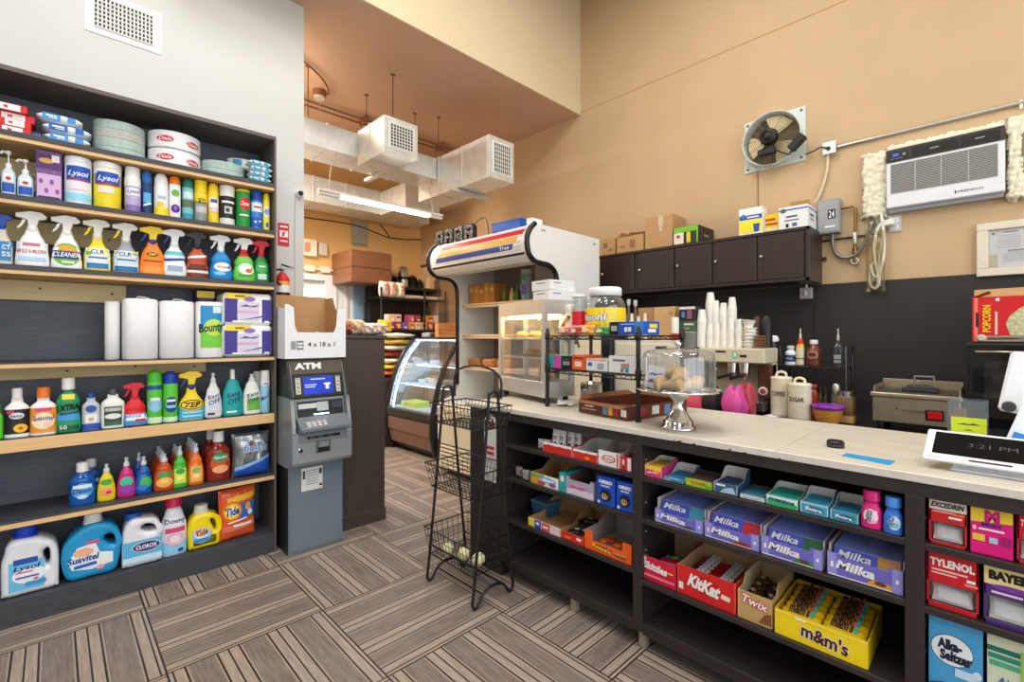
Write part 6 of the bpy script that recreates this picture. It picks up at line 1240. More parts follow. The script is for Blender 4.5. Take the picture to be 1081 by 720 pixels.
# top of the rack
x, y, z, W, Hh = onrack(623, 656, 304, 1, .16)
r = thing('snack_jar', 'large clear plastic snack jar with white lid and yellow label', 'jar', (x, y, z), rz_)
B = Body([(0, W*.46, W*.46), (.01, W/2, W/2), (Hh*.56, W/2, W/2), (Hh*.72, W*.44, W*.44), (Hh*.8, W*.36, W*.36), (Hh*.84, W*.35, W*.35)], 2.0, k=3)
m = MB(); B.mesh(m, CLEARP, 28); m.build('jar_body', r)
m = MB(); m.lathe([(W*.38, Hh*.82), (W*.4, Hh*.83), (W*.4, Hh*.97), (W*.37, Hh)], WHITE, n=28); m.build('lid', r)
label_part(r, B, [('b', YEL, .12, .56), ('r', c(200, 70, 40), -.3, .3, .2, .36), ('t', c(30, 60, 160), .05, .37, .62, .16, 'huoni', .1, 0, .07), ('t', WHITE, .05, .37, .6, .15, 'huoni', .1, 0, .03), ('r', c(240, 150, 40), .0, .2, .5, .06)], W, Hh)
for i in range(5):
    rd = random.Random(i); q = thing('wrapped_sweet', 'dark wrapped sweet inside the large clear jar, %s' % ['bottom left', 'bottom right', 'middle', 'upper left', 'upper right'][i], 'sweet', (x+rd.uniform(-.03, .03), y+rd.uniform(-.03, .03), z+Hh*(.56+.03*(i//2))), rd.uniform(0, 3), 'dark sweets in the clear jar')
    m = MB(); m.lathe([(.004, 0), (.022, .006), (.026, .018), (.018, .03), (.004, .034)], c(60, 50, 48), n=10); m.build('wrapper', q)
x, y, z, W, Hh = onrack(605.5, 617.5, 311, 1, .1)
r = thing('spice_tube', 'tall clear tube with red label on the wire rack', 'tube', (x, y, z), rz_); B = Body([(0, W/2, W/2), (Hh*.9, W/2, W/2), (Hh*.94, W*.42, W*.42)], 2, smooth=False); m = MB(); B.mesh(m, CLEARP, 20); m.build('tube_body', r); m = MB(); m.lathe([(W*.47, Hh*.93), (W*.47, Hh*.99), (W*.4, Hh)], c(220, 222, 222)); m.build('cap', r); label_part(r, B, [('b', c(214, 30, 50), .24, .58), ('b', c(226, 222, 214), .0, .22)], W, Hh)
x, y, z, W, Hh = onrack(591, 607, 321, 1, .2)
r = thing('snack_pouch', 'cream snack pouch printed with a brown sausage roll on the rack', 'pouch', (x, y, z), rz_); m = MB(); pouch_mesh(m, W, Hh, .05, c(232, 226, 216, .3), 3); m.build('pouch_body', r); p = MB(); p.decor([('p', c(120, 66, 36), 0, .38, .8, .5, [(-.5, -.4), (-.3, -.5), (.5, .4), (.3, .5)]), ('p', c(190, 120, 60), .02, .36, .6, .4, [(-.4, -.5), (.5, .4), (.3, .5)]), ('e', c(120, 80, 120), -.1, .85, .2, .1)], W, Hh, pouch_surf(W, Hh, .05)); p.build('label', r)
for i, (ul, ur, vt, cc, lb) in enumerate(((592, 603, 345, c(206, 120, 120, .3), 'pinkish red'), (603, 614, 345, c(196, 70, 60, .3), 'red'), (614, 628, 343, c(236, 170, 80, .3), 'orange'), (629, 643, 346, c(60, 150, 60, .3), 'green'))):
    x, y, z, W, Hh = onrack(ul, ur, vt, 1, .04); r = thing('sweet_bag', 'small %s bag of sweets lying along front of rack top' % lb, 'bag', (x, y, z), rz_, None); m = MB(); pouch_mesh(m, W*1.05, max(Hh, .04), .04, cc, 40+i, nx=8, nz=8, wob=.25); m.build('bag_body', r); p = MB(); p.decor([('e', c(240, 220, 190), 0, .5, .5, .5)], W, max(Hh, .04), pouch_surf(W, max(Hh, .04), .045)); p.build('label', r)
x, y, z, W, Hh = onrack(644, 671, 342, 1, .02)
carton('tissue_box', 'long blue and black carton on the right end of rack top', 'box', rpt(rloc(661, .03), .03, RS[1]+.0055), rz_, .2, .12, .062, c(28, 84, 190), front=[('r', BLACK, -.36, .5, .26, .98), ('r', c(170, 170, 174), -.36, .5, .18, .4), ('r', WHITE, .05, .4, .2, .34), ('r', c(28, 84, 190), .05, .4, .02, .34), ('r', c(160, 190, 230), .05, .8, .4, .08), ('r', c(60, 140, 220), .38, .5, .24, .98)], right=[('r', YEL, .1, .66, .5, .3), ('r', WHITE, 0, .3, .5, .24)])
# lower rack shelf
for nm, lab, ul, ur, vt, col, el, rt in (
    ('tea_box', 'teal and magenta carton at left of lower rack shelf', 577.5, 592, 375, c(30, 178, 172), [('r', c(214, 70, 170), .25, .5, .5, .99), ('r', c(20, 120, 120), -.25, .3, .3, .1)], ()),
    ('tea_box', 'black carton beside the teal and magenta one', 592.5, 603, 376, BLACK, [('r', c(150, 150, 150), 0, .45, .7, .3), ('r', c(90, 90, 90), 0, .75, .6, .08)], ()),
    ('tea_box', 'orange carton on the lower rack shelf', 603.5, 617.5, 375, c(226, 96, 40), [('r', c(240, 220, 200), 0, .4, .5, .34), ('r', c(120, 40, 20), 0, .8, .8, .1)], ()),
    ('glove_box', 'white carton with small blue print on lower rack shelf', 618.5, 641, 379, c(226, 228, 232), [('r', c(50, 90, 160), -.3, .55, .2, .3), ('r', c(160, 166, 176), .2, .4, .3, .5), ('r', c(226, 150, 90), 0, .92, .9, .1)], ()),
    ('filter_box', 'white carton with coloured bars at right of lower rack shelf', 642.5, 672, 376, c(228, 228, 228), [('r', c(90, 100, 130), -.12, .74, .46, .12), ('r', c(220, 120, 60), .1, .5, .3, .14), ('r', c(90, 170, 190), .1, .32, .3, .18), ('r', c(190, 60, 90), .0, .14, .1, .16), ('r', c(70, 90, 170), .18, .14, .1, .16)], ())):
    x, y, z, W, Hh = onrack(ul, ur, vt, 0, .03); carton(nm, lab, 'box', (x, y, z), rz_, W-.002, .14, Hh, col, front=el, group='cartons on the lower rack shelf')
# under the rack
r = thing('steel_pot', 'small shiny steel pot under the wire rack', 'pot', (2.2, 1.61, ZS), 0); m = MB(); m.lathe([(.05, 0), (.06, .004), (.062, .12), (.065, .122), (.06, .122), (.057, .01), (.01, .006)], CHROME, n=28); m.build('pot_body', r); m = MB()
for s_ in (-1, 1): m.tube([(s_*.061, -.015, .1), (s_*.08, -.012, .1), (s_*.08, .012, .1), (s_*.061, .015, .1)], .004, BLACK)
m.build('handle', r)
r = thing('foil_tray', 'crumpled white paper tray behind the steel pot', 'tray', (2.41, 1.42, ZS), rz_+.1); m = MB(); m.loft([[(a*q*.075, b_*q*.045, zz) for a, b_ in ((-1, -1), (1, -1), (1, 1), (-1, 1))] for q, zz in ((.8, 0), (1, .045), (1.06, .05), (.98, .046), (.78, .006))], c(226, 226, 220), smooth=False); m.build('tray_body', r)
r = thing('paper_napkin', 'crumpled white napkin at the left foot of rack', 'napkin', (2.06, 1.69, ZS), .5); m = MB(); rd = random.Random(8); vs = [(.06*(i-3)/3+rd.uniform(-.008, .008), .045*(j-2)/2+rd.uniform(-.008, .008), .003+rd.uniform(0, .026)) for j in range(5) for i in range(7)]; m.add(vs, [(j*7+i, j*7+i+1, j*7+i+8, j*7+i+7) for j in range(4) for i in range(6)], c(236, 236, 232, .7)); m.build('napkin', r)
BRN = mat('brown_card_print', (92, 44, 30), .45, var=.08)
tz = math.radians(-99)
hc = thing('drink_box', 'open brown drink sachet carton on the counter below the wire rack', 'carton', (1.9, 1.328, ZS), tz)
W, D, Hh = .325, .44, .066; m = MB()
m.box(-W/2, W/2, 0, .003, 0, Hh, BRN); m.box(-W/2, W/2, D-.003, D, 0, Hh, BRN); m.box(-W/2, -W/2+.003, .003, D-.003, 0, Hh, BRN); m.box(W/2-.003, W/2, .003, D-.003, 0, Hh, BRN); m.box(-W/2, W/2, .0, D, 0, .003, KRAFT)
m.build('tray_body', hc)
m = MB(); kb = mat('torn_brown_card', (134, 84, 52), .8)
m.add([(-W/2, 0, Hh), (W/2, 0, Hh), (W/2-.02, -.03, Hh-.012), (-W/2+.03, -.028, Hh-.01)], [(0, 1, 2, 3)], kb)
m.add([(-W/2, D, Hh), (W/2, D, Hh), (W/2, D+.05, Hh+.03), (-W/2, D+.04, Hh+.05)], [(0, 1, 2, 3)], kb)
m.add([(-W/2, .01, Hh), (-W/2, D-.01, Hh), (-W/2-.035, D-.03, Hh+.02), (-W/2-.03, .04, Hh+.015)], [(0, 1, 2, 3)], kb)
m.build('flap', hc)
m = MB(); m.decor([('e', c(230, 210, 190), -.27, .62, .22, .14), ('r', c(210, 190, 170), -.27, .38, .3, .06), ('r', c(90, 150, 190), .06, .5, .09, .62), ('r', c(230, 170, 70), .17, .5, .09, .62), ('r', c(170, 40, 50), .28, .5, .09, .62), ('r', c(230, 226, 220), .42, .5, .1, .5)], W, Hh)
m.begin().decor([('e', c(170, 40, 50), -.28, .5, .12, .7), ('r', c(220, 214, 206), -.06, .55, .12, .6), ('r', c(90, 130, 180), .14, .5, .1, .7), ('r', c(230, 190, 80), .3, .5, .12, .7)], D, Hh).xf(T(W/2, D/2, 0) @ RZ(PI/2)); m.build('printed_panel', hc)
for i in range(6):
    ca, sa = math.cos(tz), math.sin(tz); lx, ly = -.1+.06*(i % 4), .06+.1*(i//2)
    q = thing('drink_sachet', 'brown drink sachet lying in the open brown carton, %s' % ['front left', 'front inner', 'middle right', 'middle far right', 'back left', 'back inner'][i], 'sachet', (1.9+lx*ca-ly*sa, 1.328+lx*sa+ly*ca, ZT+.016), tz+.3*i, 'sachets in the brown carton'); m = MB(); m.begin(); pouch_mesh(m, .09, .06, .014, c(120, 74, 50, .3), i, nx=8, nz=6); m.xf(RX(-PI/2)); m.build('sachet', q)
# cake stand with dome
cx, cy = 1.898, .94
r = thing('cake_stand', 'tall polished metal cake stand on the counter', 'cake stand', (cx, cy, ZS)); m = MB()
m.lathe([(.072, 0), (.074, .004), (.066, .01), (.062, .014), (.06, .032), (.054, .036), (.03, .075), (.019, .1), (.022, .115), (.045, .138), (.05, .146), (.04, .15)], CHROME, n=36); m.build('stem', r)
m = MB(); m.lathe([(.02, .148), (.12, .152), (.166, .158), (.172, .162), (.168, .167), (.15, .164), (.02, .163)], CHROME, n=48); m.build('plate', r)
PZ = ZT+.165
d_ = thing('cake_dome', 'clear plastic dome covering pastries on the cake stand', 'cake dome', (cx, cy, PZ)); m = MB()
DOME = glass('dome_plastic', (238, 238, 238), .05, 1.0)
m.lathe([(.147, .0), (.146, .13), (.141, .152), (.125, .163), (.06, .172), (.005, .174)], DOME, n=48, cap=False); m.lathe([(.149, 0), (.149, .006), (.146, .006)], DOME, n=48, cap=False); m.build('dome_cover', d_)
m = MB(); m.lathe([(.006, .172), (.007, .18), (.014, .186), (.015, .194), (.008, .2)], CHROME, n=16); m.build('knob', d_)
CRO = mat('sugared_croissant', (226, 172, 112), .7, var=.3, scale=90); 
CRD = [(-.08, -.03, 0, 1.3), (-.02, -.08, 0, -.2), (.06, -.06, 0, .6), (.08, .02, 0, 1.4), (.0, .0, 0, 2.1), (-.05, .06, 0, .9), (.03, .085, 0, 2.9), (-.035, -.03, .042, .4), (.04, .02, .042, 1.4)]
for i, (a, b_, h, rr) in enumerate(CRD):
    q = thing('pastry', 'sugared pastry under the clear dome, %s' % (['at the left', 'at the front left', 'at the front right', 'at the right', 'in the middle', 'at the back left', 'at the back right', 'on top at left', 'on top at right'][i]), 'pastry', (cx+a, cy+b_, PZ+.001+h), rr, 'pastries under the dome'); m = MB(); rings = []
    for k in range(11):
        t = k/10*2-1; w = .023*(1-abs(t)**2.6)+.004+.004*math.sin(k*2.4); xx = t*.062; yy = .03*t*t
        rings.append([(xx, yy+w*math.cos(2*PI*j/12), w*.9+w*.9*math.sin(2*PI*j/12)) for j in range(12)])
    m.loft(rings, CRO); m.build('crust', q)
r = thing('price_card', 'small white price card with blue script inside the dome', 'card', (cx-.07, cy+.08, PZ+.004), math.radians(-60)); m = MB(); m.begin().box(-.036, .036, -.001, .001, 0, .095, c(226, 228, 234, .6)); m.decor([('p', c(70, 80, 150), 0, .062, .06, .016, [(-.5, -.5), (-.2, .2), (0, -.2), (.5, .5), (.5, .2), (0, -.5)]), ('p', c(70, 80, 150), 0, .034, .06, .024, [(-.5, -.5), (-.2, .2), (0, -.1), (.5, .5), (.5, .1), (0, -.5)])], 1, 1, lambda a, b_: -.0012); m.xf(RY(.2) @ RX(-.12)); m.build('card', r)
# loose things on the worktop
x, y, z = onz(882, 472, ZT); r = thing('card_puck', 'small round black puck on the counter top', 'puck', (x, y, ZS)); m = MB(); m.lathe([(.024, 0), (.027, .004), (.027, .018), (.023, .023), (.006, .0235)], c(24, 24, 30, .3), n=12, smooth=False); m.build('puck', r); m = MB(); m.lathe([(.0275, .006), (.0275, .01)], c(70, 74, 84), n=12, cap=False, smooth=False); m.build('rim', r)
co = [onz(u, v, ZT+.0006)for u, v in ((888, 481), (894, 478.3), (945.5, 486.7), (939, 491))]
m = MB(); m.add([co[0], co[3], co[2], co[1]]+[(a, b_, ZS) for a, b_, _ in (co[0], co[3], co[2], co[1])], [(0, 1, 2, 3), (0, 4, 5, 1), (1, 5, 6, 2), (2, 6, 7, 3), (3, 7, 4, 0)], c(20, 148, 205, .5)); tag(m.build('tape_strip'), 'bright blue tape strip stuck on the counter top', 'tape')
# customer facing tablet
tb = thing('tablet', 'white customer tablet with black screen tilted on a stand at counter edge', 'tablet', (1.845, .01, .962), RWZ-.03)
TWH = c(230, 232, 238, .3); tl = math.radians(-65)
def tf(mb): return mb.xf(RX(tl))
m = MB(); m.begin().box(-.145, .145, 0, .012, 0, .155, TWH, .004); tf(m); m.build('casing', tb)
m = MB(); m.begin().box(-.125, .125, -.0012, 0, .028, .14, mat('black_screen', (9, 9, 11), .35, spec=.12)); m.box(-.045, .04, -.0014, 0, .008, .014, c(24, 26, 34)); m.decor([('t', c(84, 88, 94), .0, .085, .1, .02, '3:21 PM', 0, 0, -.01), ('r', c(190, 192, 200), -.12, .009, .03, .003)], 1, 1, lambda a, b_: -.0014); tf(m); m.build('screen', tb)
m = MB(); m.prism([(.02, -.032), (.13, -.032), (.125, .045), (.03, -.0)], 'x', -.08, .075, c(196, 202, 210)); m.box(-.085, .08, .015, .135, -.032, -.024, c(206, 212, 220), .003); m.build('stand', tb)
# cashier monitor
mo = thing('till_monitor', 'white till monitor seen from behind at the right edge of counter', 'monitor', (2.2, -.14, ZS), RWZ)
m = MB(); m.begin().box(-.14, .2, 0, .03, 0, .2, TWH, .008); m.xf(T(0, 0, .13) @ RX(-.28) @ RY(.16)); m.build('monitor_casing', mo)
m = MB(); m.begin().lathe([(.017, 0), (.017, .01), (.013, .013), (.004, .012)], c(70, 68, 74), n=24).xf(T(-.112, .008, .162) @ RX(PI/2)); m.build('hinge_cap', mo)
m = MB(); m.prism([(-.05, 0), (.1, 0), (.1, .014), (.04, .02), (.045, .15), (.02, .15), (.0, .03), (-.05, .012)], 'x', -.08, .1, TWH); m.build('stand', mo)
r = thing('price_sheet', 'white sheet with blue lines leaning on the till monitor', 'sheet', (2.1, -.07, ZS+.03), RWZ); m = MB(); m.begin().box(-.06, .1, 0, .002, 0, .2, c(226, 232, 240, .6)); m.decor([('r', c(90, 160, 220), .02+.01*(i % 2), .17-.022*i, .09, .008) for i in range(5)]+[('r', c(40, 130, 210), .02, .03, .14, .05)], 1, 1, lambda a, b_: -.0003); m.xf(RX(-.25) @ RY(.3)); m.build('sheet', r)
# acrylic holder
ho = thing('leaflet_holder', 'clear acrylic holder with lime handwritten note behind the tablet', 'holder', (2.2, .068, ZS), RWZ); ACR = glass('acrylic', (240, 244, 250), .06, .6)
m = MB(); m.box(-.05, .05, 0, .003, 0, .172, ACR); m.box(-.05, .05, .04, .043, 0, .175, ACR); m.box(-.05, -.047, 0, .043, 0, .174, ACR); m.box(.047, .05, 0, .043, 0, .17, ACR); m.box(-.05, .05, 0, .043, 0, .003, ACR); m.build('holder_body', ho)
r = thing('sticky_note', 'lime green handwritten note on the acrylic holder', 'note', (2.199, .065, ZT+.052), RWZ); m = MB(); m.box(-.043, .043, -.0016, -.0004, 0, .064, c(204, 226, 50, .6)); m.decor([('p', c(60, 90, 40), 0, .042, .06, .008, [(-.5, -.3), (-.2, .3), (0, -.1), (.2, .5), (.5, -.2), (0, -.4)]), ('p', c(60, 90, 40), 0, .022, .03, .008, [(-.5, -.4), (0, .4), (.5, -.3), (0, 0)])], 1, 1, lambda a, b_: -.0018); m.build('note', r)
r = thing('leaflet', 'tan card inside the acrylic holder', 'card', (2.215, .085, ZT+.004), RWZ); m = MB(); m.box(-.018, .016, 0, .002, 0, .14, KRAFT); m.build('card', r)

# ================================================================== WALL CABINET AND WHAT STANDS ON IT
CABM = mat('espresso_melamine', (54, 42, 38), .38, var=.14, scale=5, stretch=(1, 8, 1), bump=.03)
CX = 3.69; cy0, cy1, cz0, cz1 = .888, 2.62, 1.7, 2.072
wc = thing('wall_cabinet', 'long dark espresso wall cabinet with five doors on the tan wall', 'cabinet', (CX, 0, 0))
m = MB(); m.box(.022, XW-CX-.012, cy0, cy1, cz0, cz1, CABM, .002); m.box(0, .022, cy0, cy0+.025, cz0, cz1, CABM, .002); m.box(0, .022, cy0, cy1, cz1-.022, cz1, CABM, .002); m.box(0, .022, cy0, cy1, cz0, cz0+.022, CABM, .002); m.build('cabinet_body', wc)
eds = [(849, 799.5), (798.3, 752), (751, 712), (710.5, 673), (668.5, 634)]
for i, (ua, ub) in enumerate(eds):
    y0, y1 = onx(ua, 300, CX)[1], onx(ub, 300, CX)[1]
    m = MB(); m.box(.004, .022, y0+.0015, y1-.0015, cz0+.024, cz1-.024, CABM, .003); m.box(.0025, .0045, y0+.03, y1-.03, cz0+.055, cz1-.055, CABM, .001); dr = m.build('door', wc)
    k = MB(); k.begin().lathe([(.006, 0), (.006, .014), (.013, .018), (.014, .024), (.008, .029)], CHROME, n=16).xf(T(.004, y1-.028, 1.895) @ RY(-PI/2)); tag(k.build('knob', dr), 'small chrome knob')
def oncab(ul, ur, vt, d=.06):
    x = CX+d; y0, y1 = onx(ul, 300, x)[1], onx(ur, 300, x)[1]; return (x, (y0+y1)/2, cz1+.0008), abs(y1-y0), onx((ul+ur)/2, vt, x)[2]-cz1
L_, W, Hh = oncab(635, 649, 252, .03); carton('cardboard_box', 'small brown cardboard box nearest the cooler on the wall cabinet', 'box', L_, RWZ, W, .2, Hh, KRAFT, front=[('r', c(120, 86, 50), -.2, .6, .3, .3), ('r', c(120, 86, 50), .2, .3, .3, .1)])
L_, W, Hh = oncab(651, 679, 249, .03)
r = carton('cardboard_box', 'low brown carton with raised flaps left of the tall carton', 'box', L_, RWZ, W, .24, Hh, KRAFT, front=[('r', c(140, 100, 60), .1, .5, .2, .5), ('r', c(140, 100, 60), -.25, .4, .2, .1)])
m = MB(); m.add([(-W/2, .24, Hh), (W/2, .24, Hh), (W/2-.03, .2, Hh+.06), (-W/2+.03, .16, Hh+.07)], [(0, 1, 2, 3)], KRAFT); m.add([(-W/2, 0, Hh), (-W/2, .24, Hh), (-W/2+.03, .2, Hh+.05), (-W/2+.03, .04, Hh+.05)], [(0, 1, 2, 3)], KRAFT); m.build('flap', r)
L_, W, Hh = oncab(681, 710, 228, .03); r = carton('cardboard_box', 'tall plain brown carton taped shut on the wall cabinet', 'box', L_, RWZ, W, .25, Hh, KRAFT, front=[('r', c(206, 186, 156), .08, .85, .18, .3), ('r', c(206, 186, 156), .08, .66, .1, .3)]); m = MB(); m.box(.0, .03, -.0008, .25, Hh, Hh+.0006, c(206, 186, 156)); m.build('tape', r)
L_, W, Hh = oncab(711, 737, 239, .02); carton('snack_carton', 'lime green and black printed carton right of the tall brown carton', 'box', L_, RWZ, W, .3, Hh, c(40, 34, 30), front=[('r', c(120, 190, 50), 0, .84, .98, .3), ('r', c(226, 222, 200), -.28, .36, .4, .64), ('e', c(190, 50, 60), -.3, .46, .16, .2), ('r', c(226, 200, 60), .12, .36, .16, .6), ('r', c(46, 60, 40), .36, .36, .24, .6), ('r', c(120, 190, 50), .47, .4, .05, .8)], right=[('r', c(160, 150, 140), 0, .5, .3, .1)])
L_, W, Hh = oncab(780, 805, 219.5, .06); carton('cup_box', 'white, yellow and blue cup box standing on wall cabinet', 'box', L_, RWZ, W, .1, Hh, WHITE, front=[('r', c(40, 84, 176), 0, .66, .96, .16), ('r', WHITE, .1, .66, .5, .05), ('r', c(246, 226, 60), 0, .34, .96, .46), ('p', c(40, 84, 176), .25, .26, .3, .3, [(-.3, -.5), (.3, -.5), (.5, .5), (-.5, .5)]), ('e', c(80, 120, 190), -.3, .72, .2, .14)], left=[('r', WHITE, 0, .5, .9, .9)])
L_, W, Hh = oncab(805.5, 824, 226, .12); carton('sachet_box', 'yellow box with red wording between two white boxes on wall cabinet', 'box', L_, RWZ, W, .1, Hh, c(246, 206, 50), front=[('r', c(200, 60, 40), -.1, .72, .6, .12), ('r', c(190, 40, 40), 0, .5, .7, .09), ('r', c(250, 240, 180), 0, .24, .7, .2)])
L_, W, Hh = oncab(822, 853, 217.5, .05); r = carton('glove_carton', 'white carton with blue edge and black print at cabinet end', 'box', L_, RWZ, W, .24, Hh, c(232, 232, 232, .5), front=[('r', c(40, 70, 150), 0, .86, .98, .06), ('e', c(60, 110, 90), -.34, .84, .22, .2), ('r', c(60, 60, 64), -.05, .56, .4, .07), ('r', c(90, 90, 94), -.05, .4, .5, .05), ('r', BLACK, -.2, .18, .1, .16), ('r', c(60, 90, 160), .05, .2, .16, .14)], right=[('r', c(40, 70, 150), 0, .86, .98, .06), ('r', c(60, 60, 64), -.1, .6, .4, .1), ('r', c(90, 90, 94), -.1, .42, .4, .06), ('r', c(206, 40, 50), .42, .6, .14, .14)])
m = MB(); m.box(-.1, .08, .05, .13, Hh, Hh+.004, KRAFT); m.begin().box(-.03, .09, .0, .003, 0, .04, KRAFT).xf(T(0, .06, Hh+.003) @ RX(.5)); m.build('flap', r)

# ================================================================== BACK COUNTER
BX0, BZ = 3.08, .8
BTOP = mat('dark_back_worktop', (40, 38, 36), .25, var=.15, scale=6)
bc = thing('back_counter', 'dark back counter along the right wall behind the shop counter', 'counter', (0, 0, 0))
m = MB(); m.box(BX0+.03, XW-.012, -.8, 2.3, .0, BZ-.03, CBLK, .002); m.build('cabinet_body', bc)
m = MB(); m.box(BX0, XW-.012, -.8, 2.3, BZ-.03, BZ, BTOP, .004); m.build('top_panel', bc)
def bk(u, v, x):
    q = onx(u, v, x); return q
def bw(ul, ur, vt, x, zb=BZ):
    y0, y1 = onx(ul, 355, x)[1], onx(ur, 355, x)[1]; return (x, (y0+y1)/2, zb+.0008, abs(y1-y0), onx((ul+ur)/2, vt, x)[2]-zb)
# beige appliance behind the rack
x, y, z, W, Hh = bw(648, 716, 358.5, 3.26)
r = thing('ice_machine', 'large beige appliance with recessed handle behind the wire rack', 'appliance', (x, y, z), RWZ); BEI = c(214, 206, 188)
m = MB(); m.box(-W/2, W/2, 0, .5, .02, Hh, BEI, .008); m.build('casing', r); m = MB(); m.box(-W/2+.02, W/2-.02, -.01, 0, .05, Hh-.03, c(220, 212, 194), .006); d2_ = m.build('door', r); m = MB(); m.box(.1, .19, -.012, -.0095, Hh-.075, Hh-.05, c(60, 56, 50), .004); m.build('handle', d2_)
AZ = BZ+Hh
x2, y2, z2, W2, H2 = bw(594.5, 633, 345, 2.93, 0)
r = thing('poster_board', 'tall cream board with grey dot and letter A leaning behind the wire rack', 'board', (x2, y2, z2), RWZ); m = MB(); m.box(-W2/2, W2/2, 0, .02, 0, H2, c(226, 216, 190, .6), .002); m.build('board', r); m = MB(); m.decor([('e', c(150, 136, 112), -.38, .93, .17, .035), ('t', c(84, 80, 72), -.13, .92, .24, .075, 'A', 0, 0, .05)], W2, H2, lambda a, b_: -.0006); m.build('lettering', r)
x2, y2, z2, W2, H2 = bw(634.5, 645, 356, 3.22); r = thing('coffee_grinder', 'tall narrow black panelled machine behind the rack next to beige appliance', 'machine', (x2, y2, z2), RWZ); m = MB(); m.box(-W2/2, W2/2, 0, .1, 0, H2, c(36, 38, 46), .006); m.box(-W2*.4, W2*.4, -.004, 0, H2*.15, H2*.9, c(24, 26, 34), .003); m.build('casing', r)
# on top of the beige appliance
def ontop(ul, ur, vt, x, zb): return bw(ul, ur, vt, x, zb)
SYR = glass('brown_bottle', (150, 110, 80), .08, .4)
for i, (ul, ur, vt) in enumerate(((660.5, 667, 316), (667.5, 674, 317))):
    x, y, z, W, Hh = ontop(ul, ur, vt, 3.4, AZ); r = thing('syrup_bottle', 'slim syrup bottle with pour spout, %s of two on the beige appliance' % ['left', 'right'][i], 'bottle', (x, y, z), RWZ, 'syrup bottles on the appliance'); m = MB(); m.lathe([(W/2, 0), (W/2, Hh*.5), (W*.2, Hh*.66), (W*.18, Hh*.86)], c(110, 90, 76, .15), n=16); m.build('bottle_body', r); m = MB(); m.lathe([(W*.2, Hh*.84), (W*.3, Hh*.92), (W*.25, Hh)], c(200, 196, 190), n=12); m.build('pour_spout', r)
for i, (ul, ur, vt, x, col, lb) in enumerate(((673, 690, 325, 3.45, KRAFT, 'brown carton left of the wider one on beige appliance'), (690, 713, 324, 3.42, mat('kraft_pale', (206, 170, 116), .8), 'wide pale brown carton on beige appliance'))):
    x, y, z, W, Hh = ontop(ul, ur, vt, x, AZ); carton('cardboard_box', lb, 'box', (x, y, z), RWZ, W-.004, .2, Hh, col, front=[('r', c(180, 140, 90), .3, .8, .2, .1)])
for i in range(3):
    x, y, z, W, Hh = ontop(664+7*i, 670+7*i, 331+3*(i % 2), 3.3, AZ); r = thing('creamer_bottle', 'small cream plastic bottle before the brown cartons, %s' % ['left', 'middle', 'right'][i], 'bottle', (x, y, z), RWZ, 'cream bottles on the appliance'); m = MB(); m.lathe([(W/2, 0), (W/2, Hh*.6), (W*.25, Hh*.75), (W*.22, Hh)], CREAM, n=14); m.build('bottle_body', r)
x, y, z, W, Hh = ontop(709, 716.5, 335, 3.28, AZ); r = thing('shaker', 'white shaker with red base band right of the pale carton', 'shaker', (x, y, z), RWZ); m = MB(); m.lathe([(W/2, 0), (W/2, Hh*.94), (W*.4, Hh)], c(226, 222, 216), n=16); m.build('body', r); m = MB(); m.lathe([(W*.51, 0), (W*.51, Hh*.28)], c(190, 30, 40), n=16, cap=False); m.build('band', r)
# grey bin with stacked dark cartons
x, y, z, W, Hh = bw(718, 733, 350, 3.3); r = thing('waste_bin', 'grey plastic bin right of the beige appliance', 'bin', (x+.06, y, z), 0); m = MB(); m.lathe([(W*.42, 0), (W*.5, Hh*.97), (W*.53, Hh*.98), (W*.53, Hh), (W*.47, Hh), (W*.4, .02)], c(140, 138, 136), n=24); m.build('bin_body', r)
binz = z+Hh
for i, (vt, vb, col, el, lb) in enumerate(((336, 350, c(60, 100, 70), [('r', c(200, 210, 200), .1, .7, .6, .2), ('r', c(160, 140, 90), -.1, .3, .5, .2)], 'green carton on top of the grey bin'), (319, 336, c(40, 36, 40), [('r', c(226, 224, 214), 0, .9, .98, .18), ('r', c(150, 80, 120), .15, .45, .3, .6), ('r', c(70, 130, 190), -.25, .45, .2, .4)], 'dark printed carton topmost on the grey bin'))):
    y0, y1 = onx(717, 350, 3.32)[1], onx(734, 350, 3.32)[1]; zb2 = onx(725, vb, 3.32)[2]; zt2 = onx(725, vt, 3.32)[2]
    carton('grocery_carton', lb, 'box', (3.32, (y0+y1)/2, binz+(.076 if i else .001)), RWZ, abs(y1-y0), .16, (zt2-zb2)*.9 if i else .074, col, front=el)
# espresso machine
x, y, z, W, Hh = bw(737, 807, 367.5, 3.28); ESP = c(206, 196, 170)
es = thing('espresso_machine', 'cream espresso machine topped with stacks of paper cups', 'coffee machine', (x, y, z), RWZ)
m = MB(); m.box(-W/2, W/2, .17, .27, .04, Hh-.1, c(196, 186, 160), .006); m.box(-W/2, W/2, 0, .27, Hh-.1, Hh, ESP, .008); m.box(-W/2, W/2, -.02, .27, .03, .09, c(60, 56, 54), .006); m.build('casing', es)
m = MB(); m.decor([('r', c(40, 36, 36), -.14, .94, .16, .03), ('e', c(60, 190, 150), .08, .9, .08, .12), ('e', c(200, 230, 220), .08, .9, .05, .08), ('r', c(60, 40, 34), .2, .88, .1, .04)], W, Hh, lambda a, b_: -.0006); m.build('logo_panel', es)
m = MB(); m.box(W/2-.08, W/2, .12, .24, .1, Hh-.11, c(96, 54, 40), .004); m.begin().lathe([(.03, 0), (.03, .008), (.02, .01)], WHITE, n=20).xf(T(W/2-.045, .118, .15) @ RX(PI/2)); m.begin().lathe([(.018, .01), (.006, .013)], c(180, 60, 60), n=20).xf(T(W/2-.045, .118, .15) @ RX(PI/2)); m.build('gauge_panel', es)
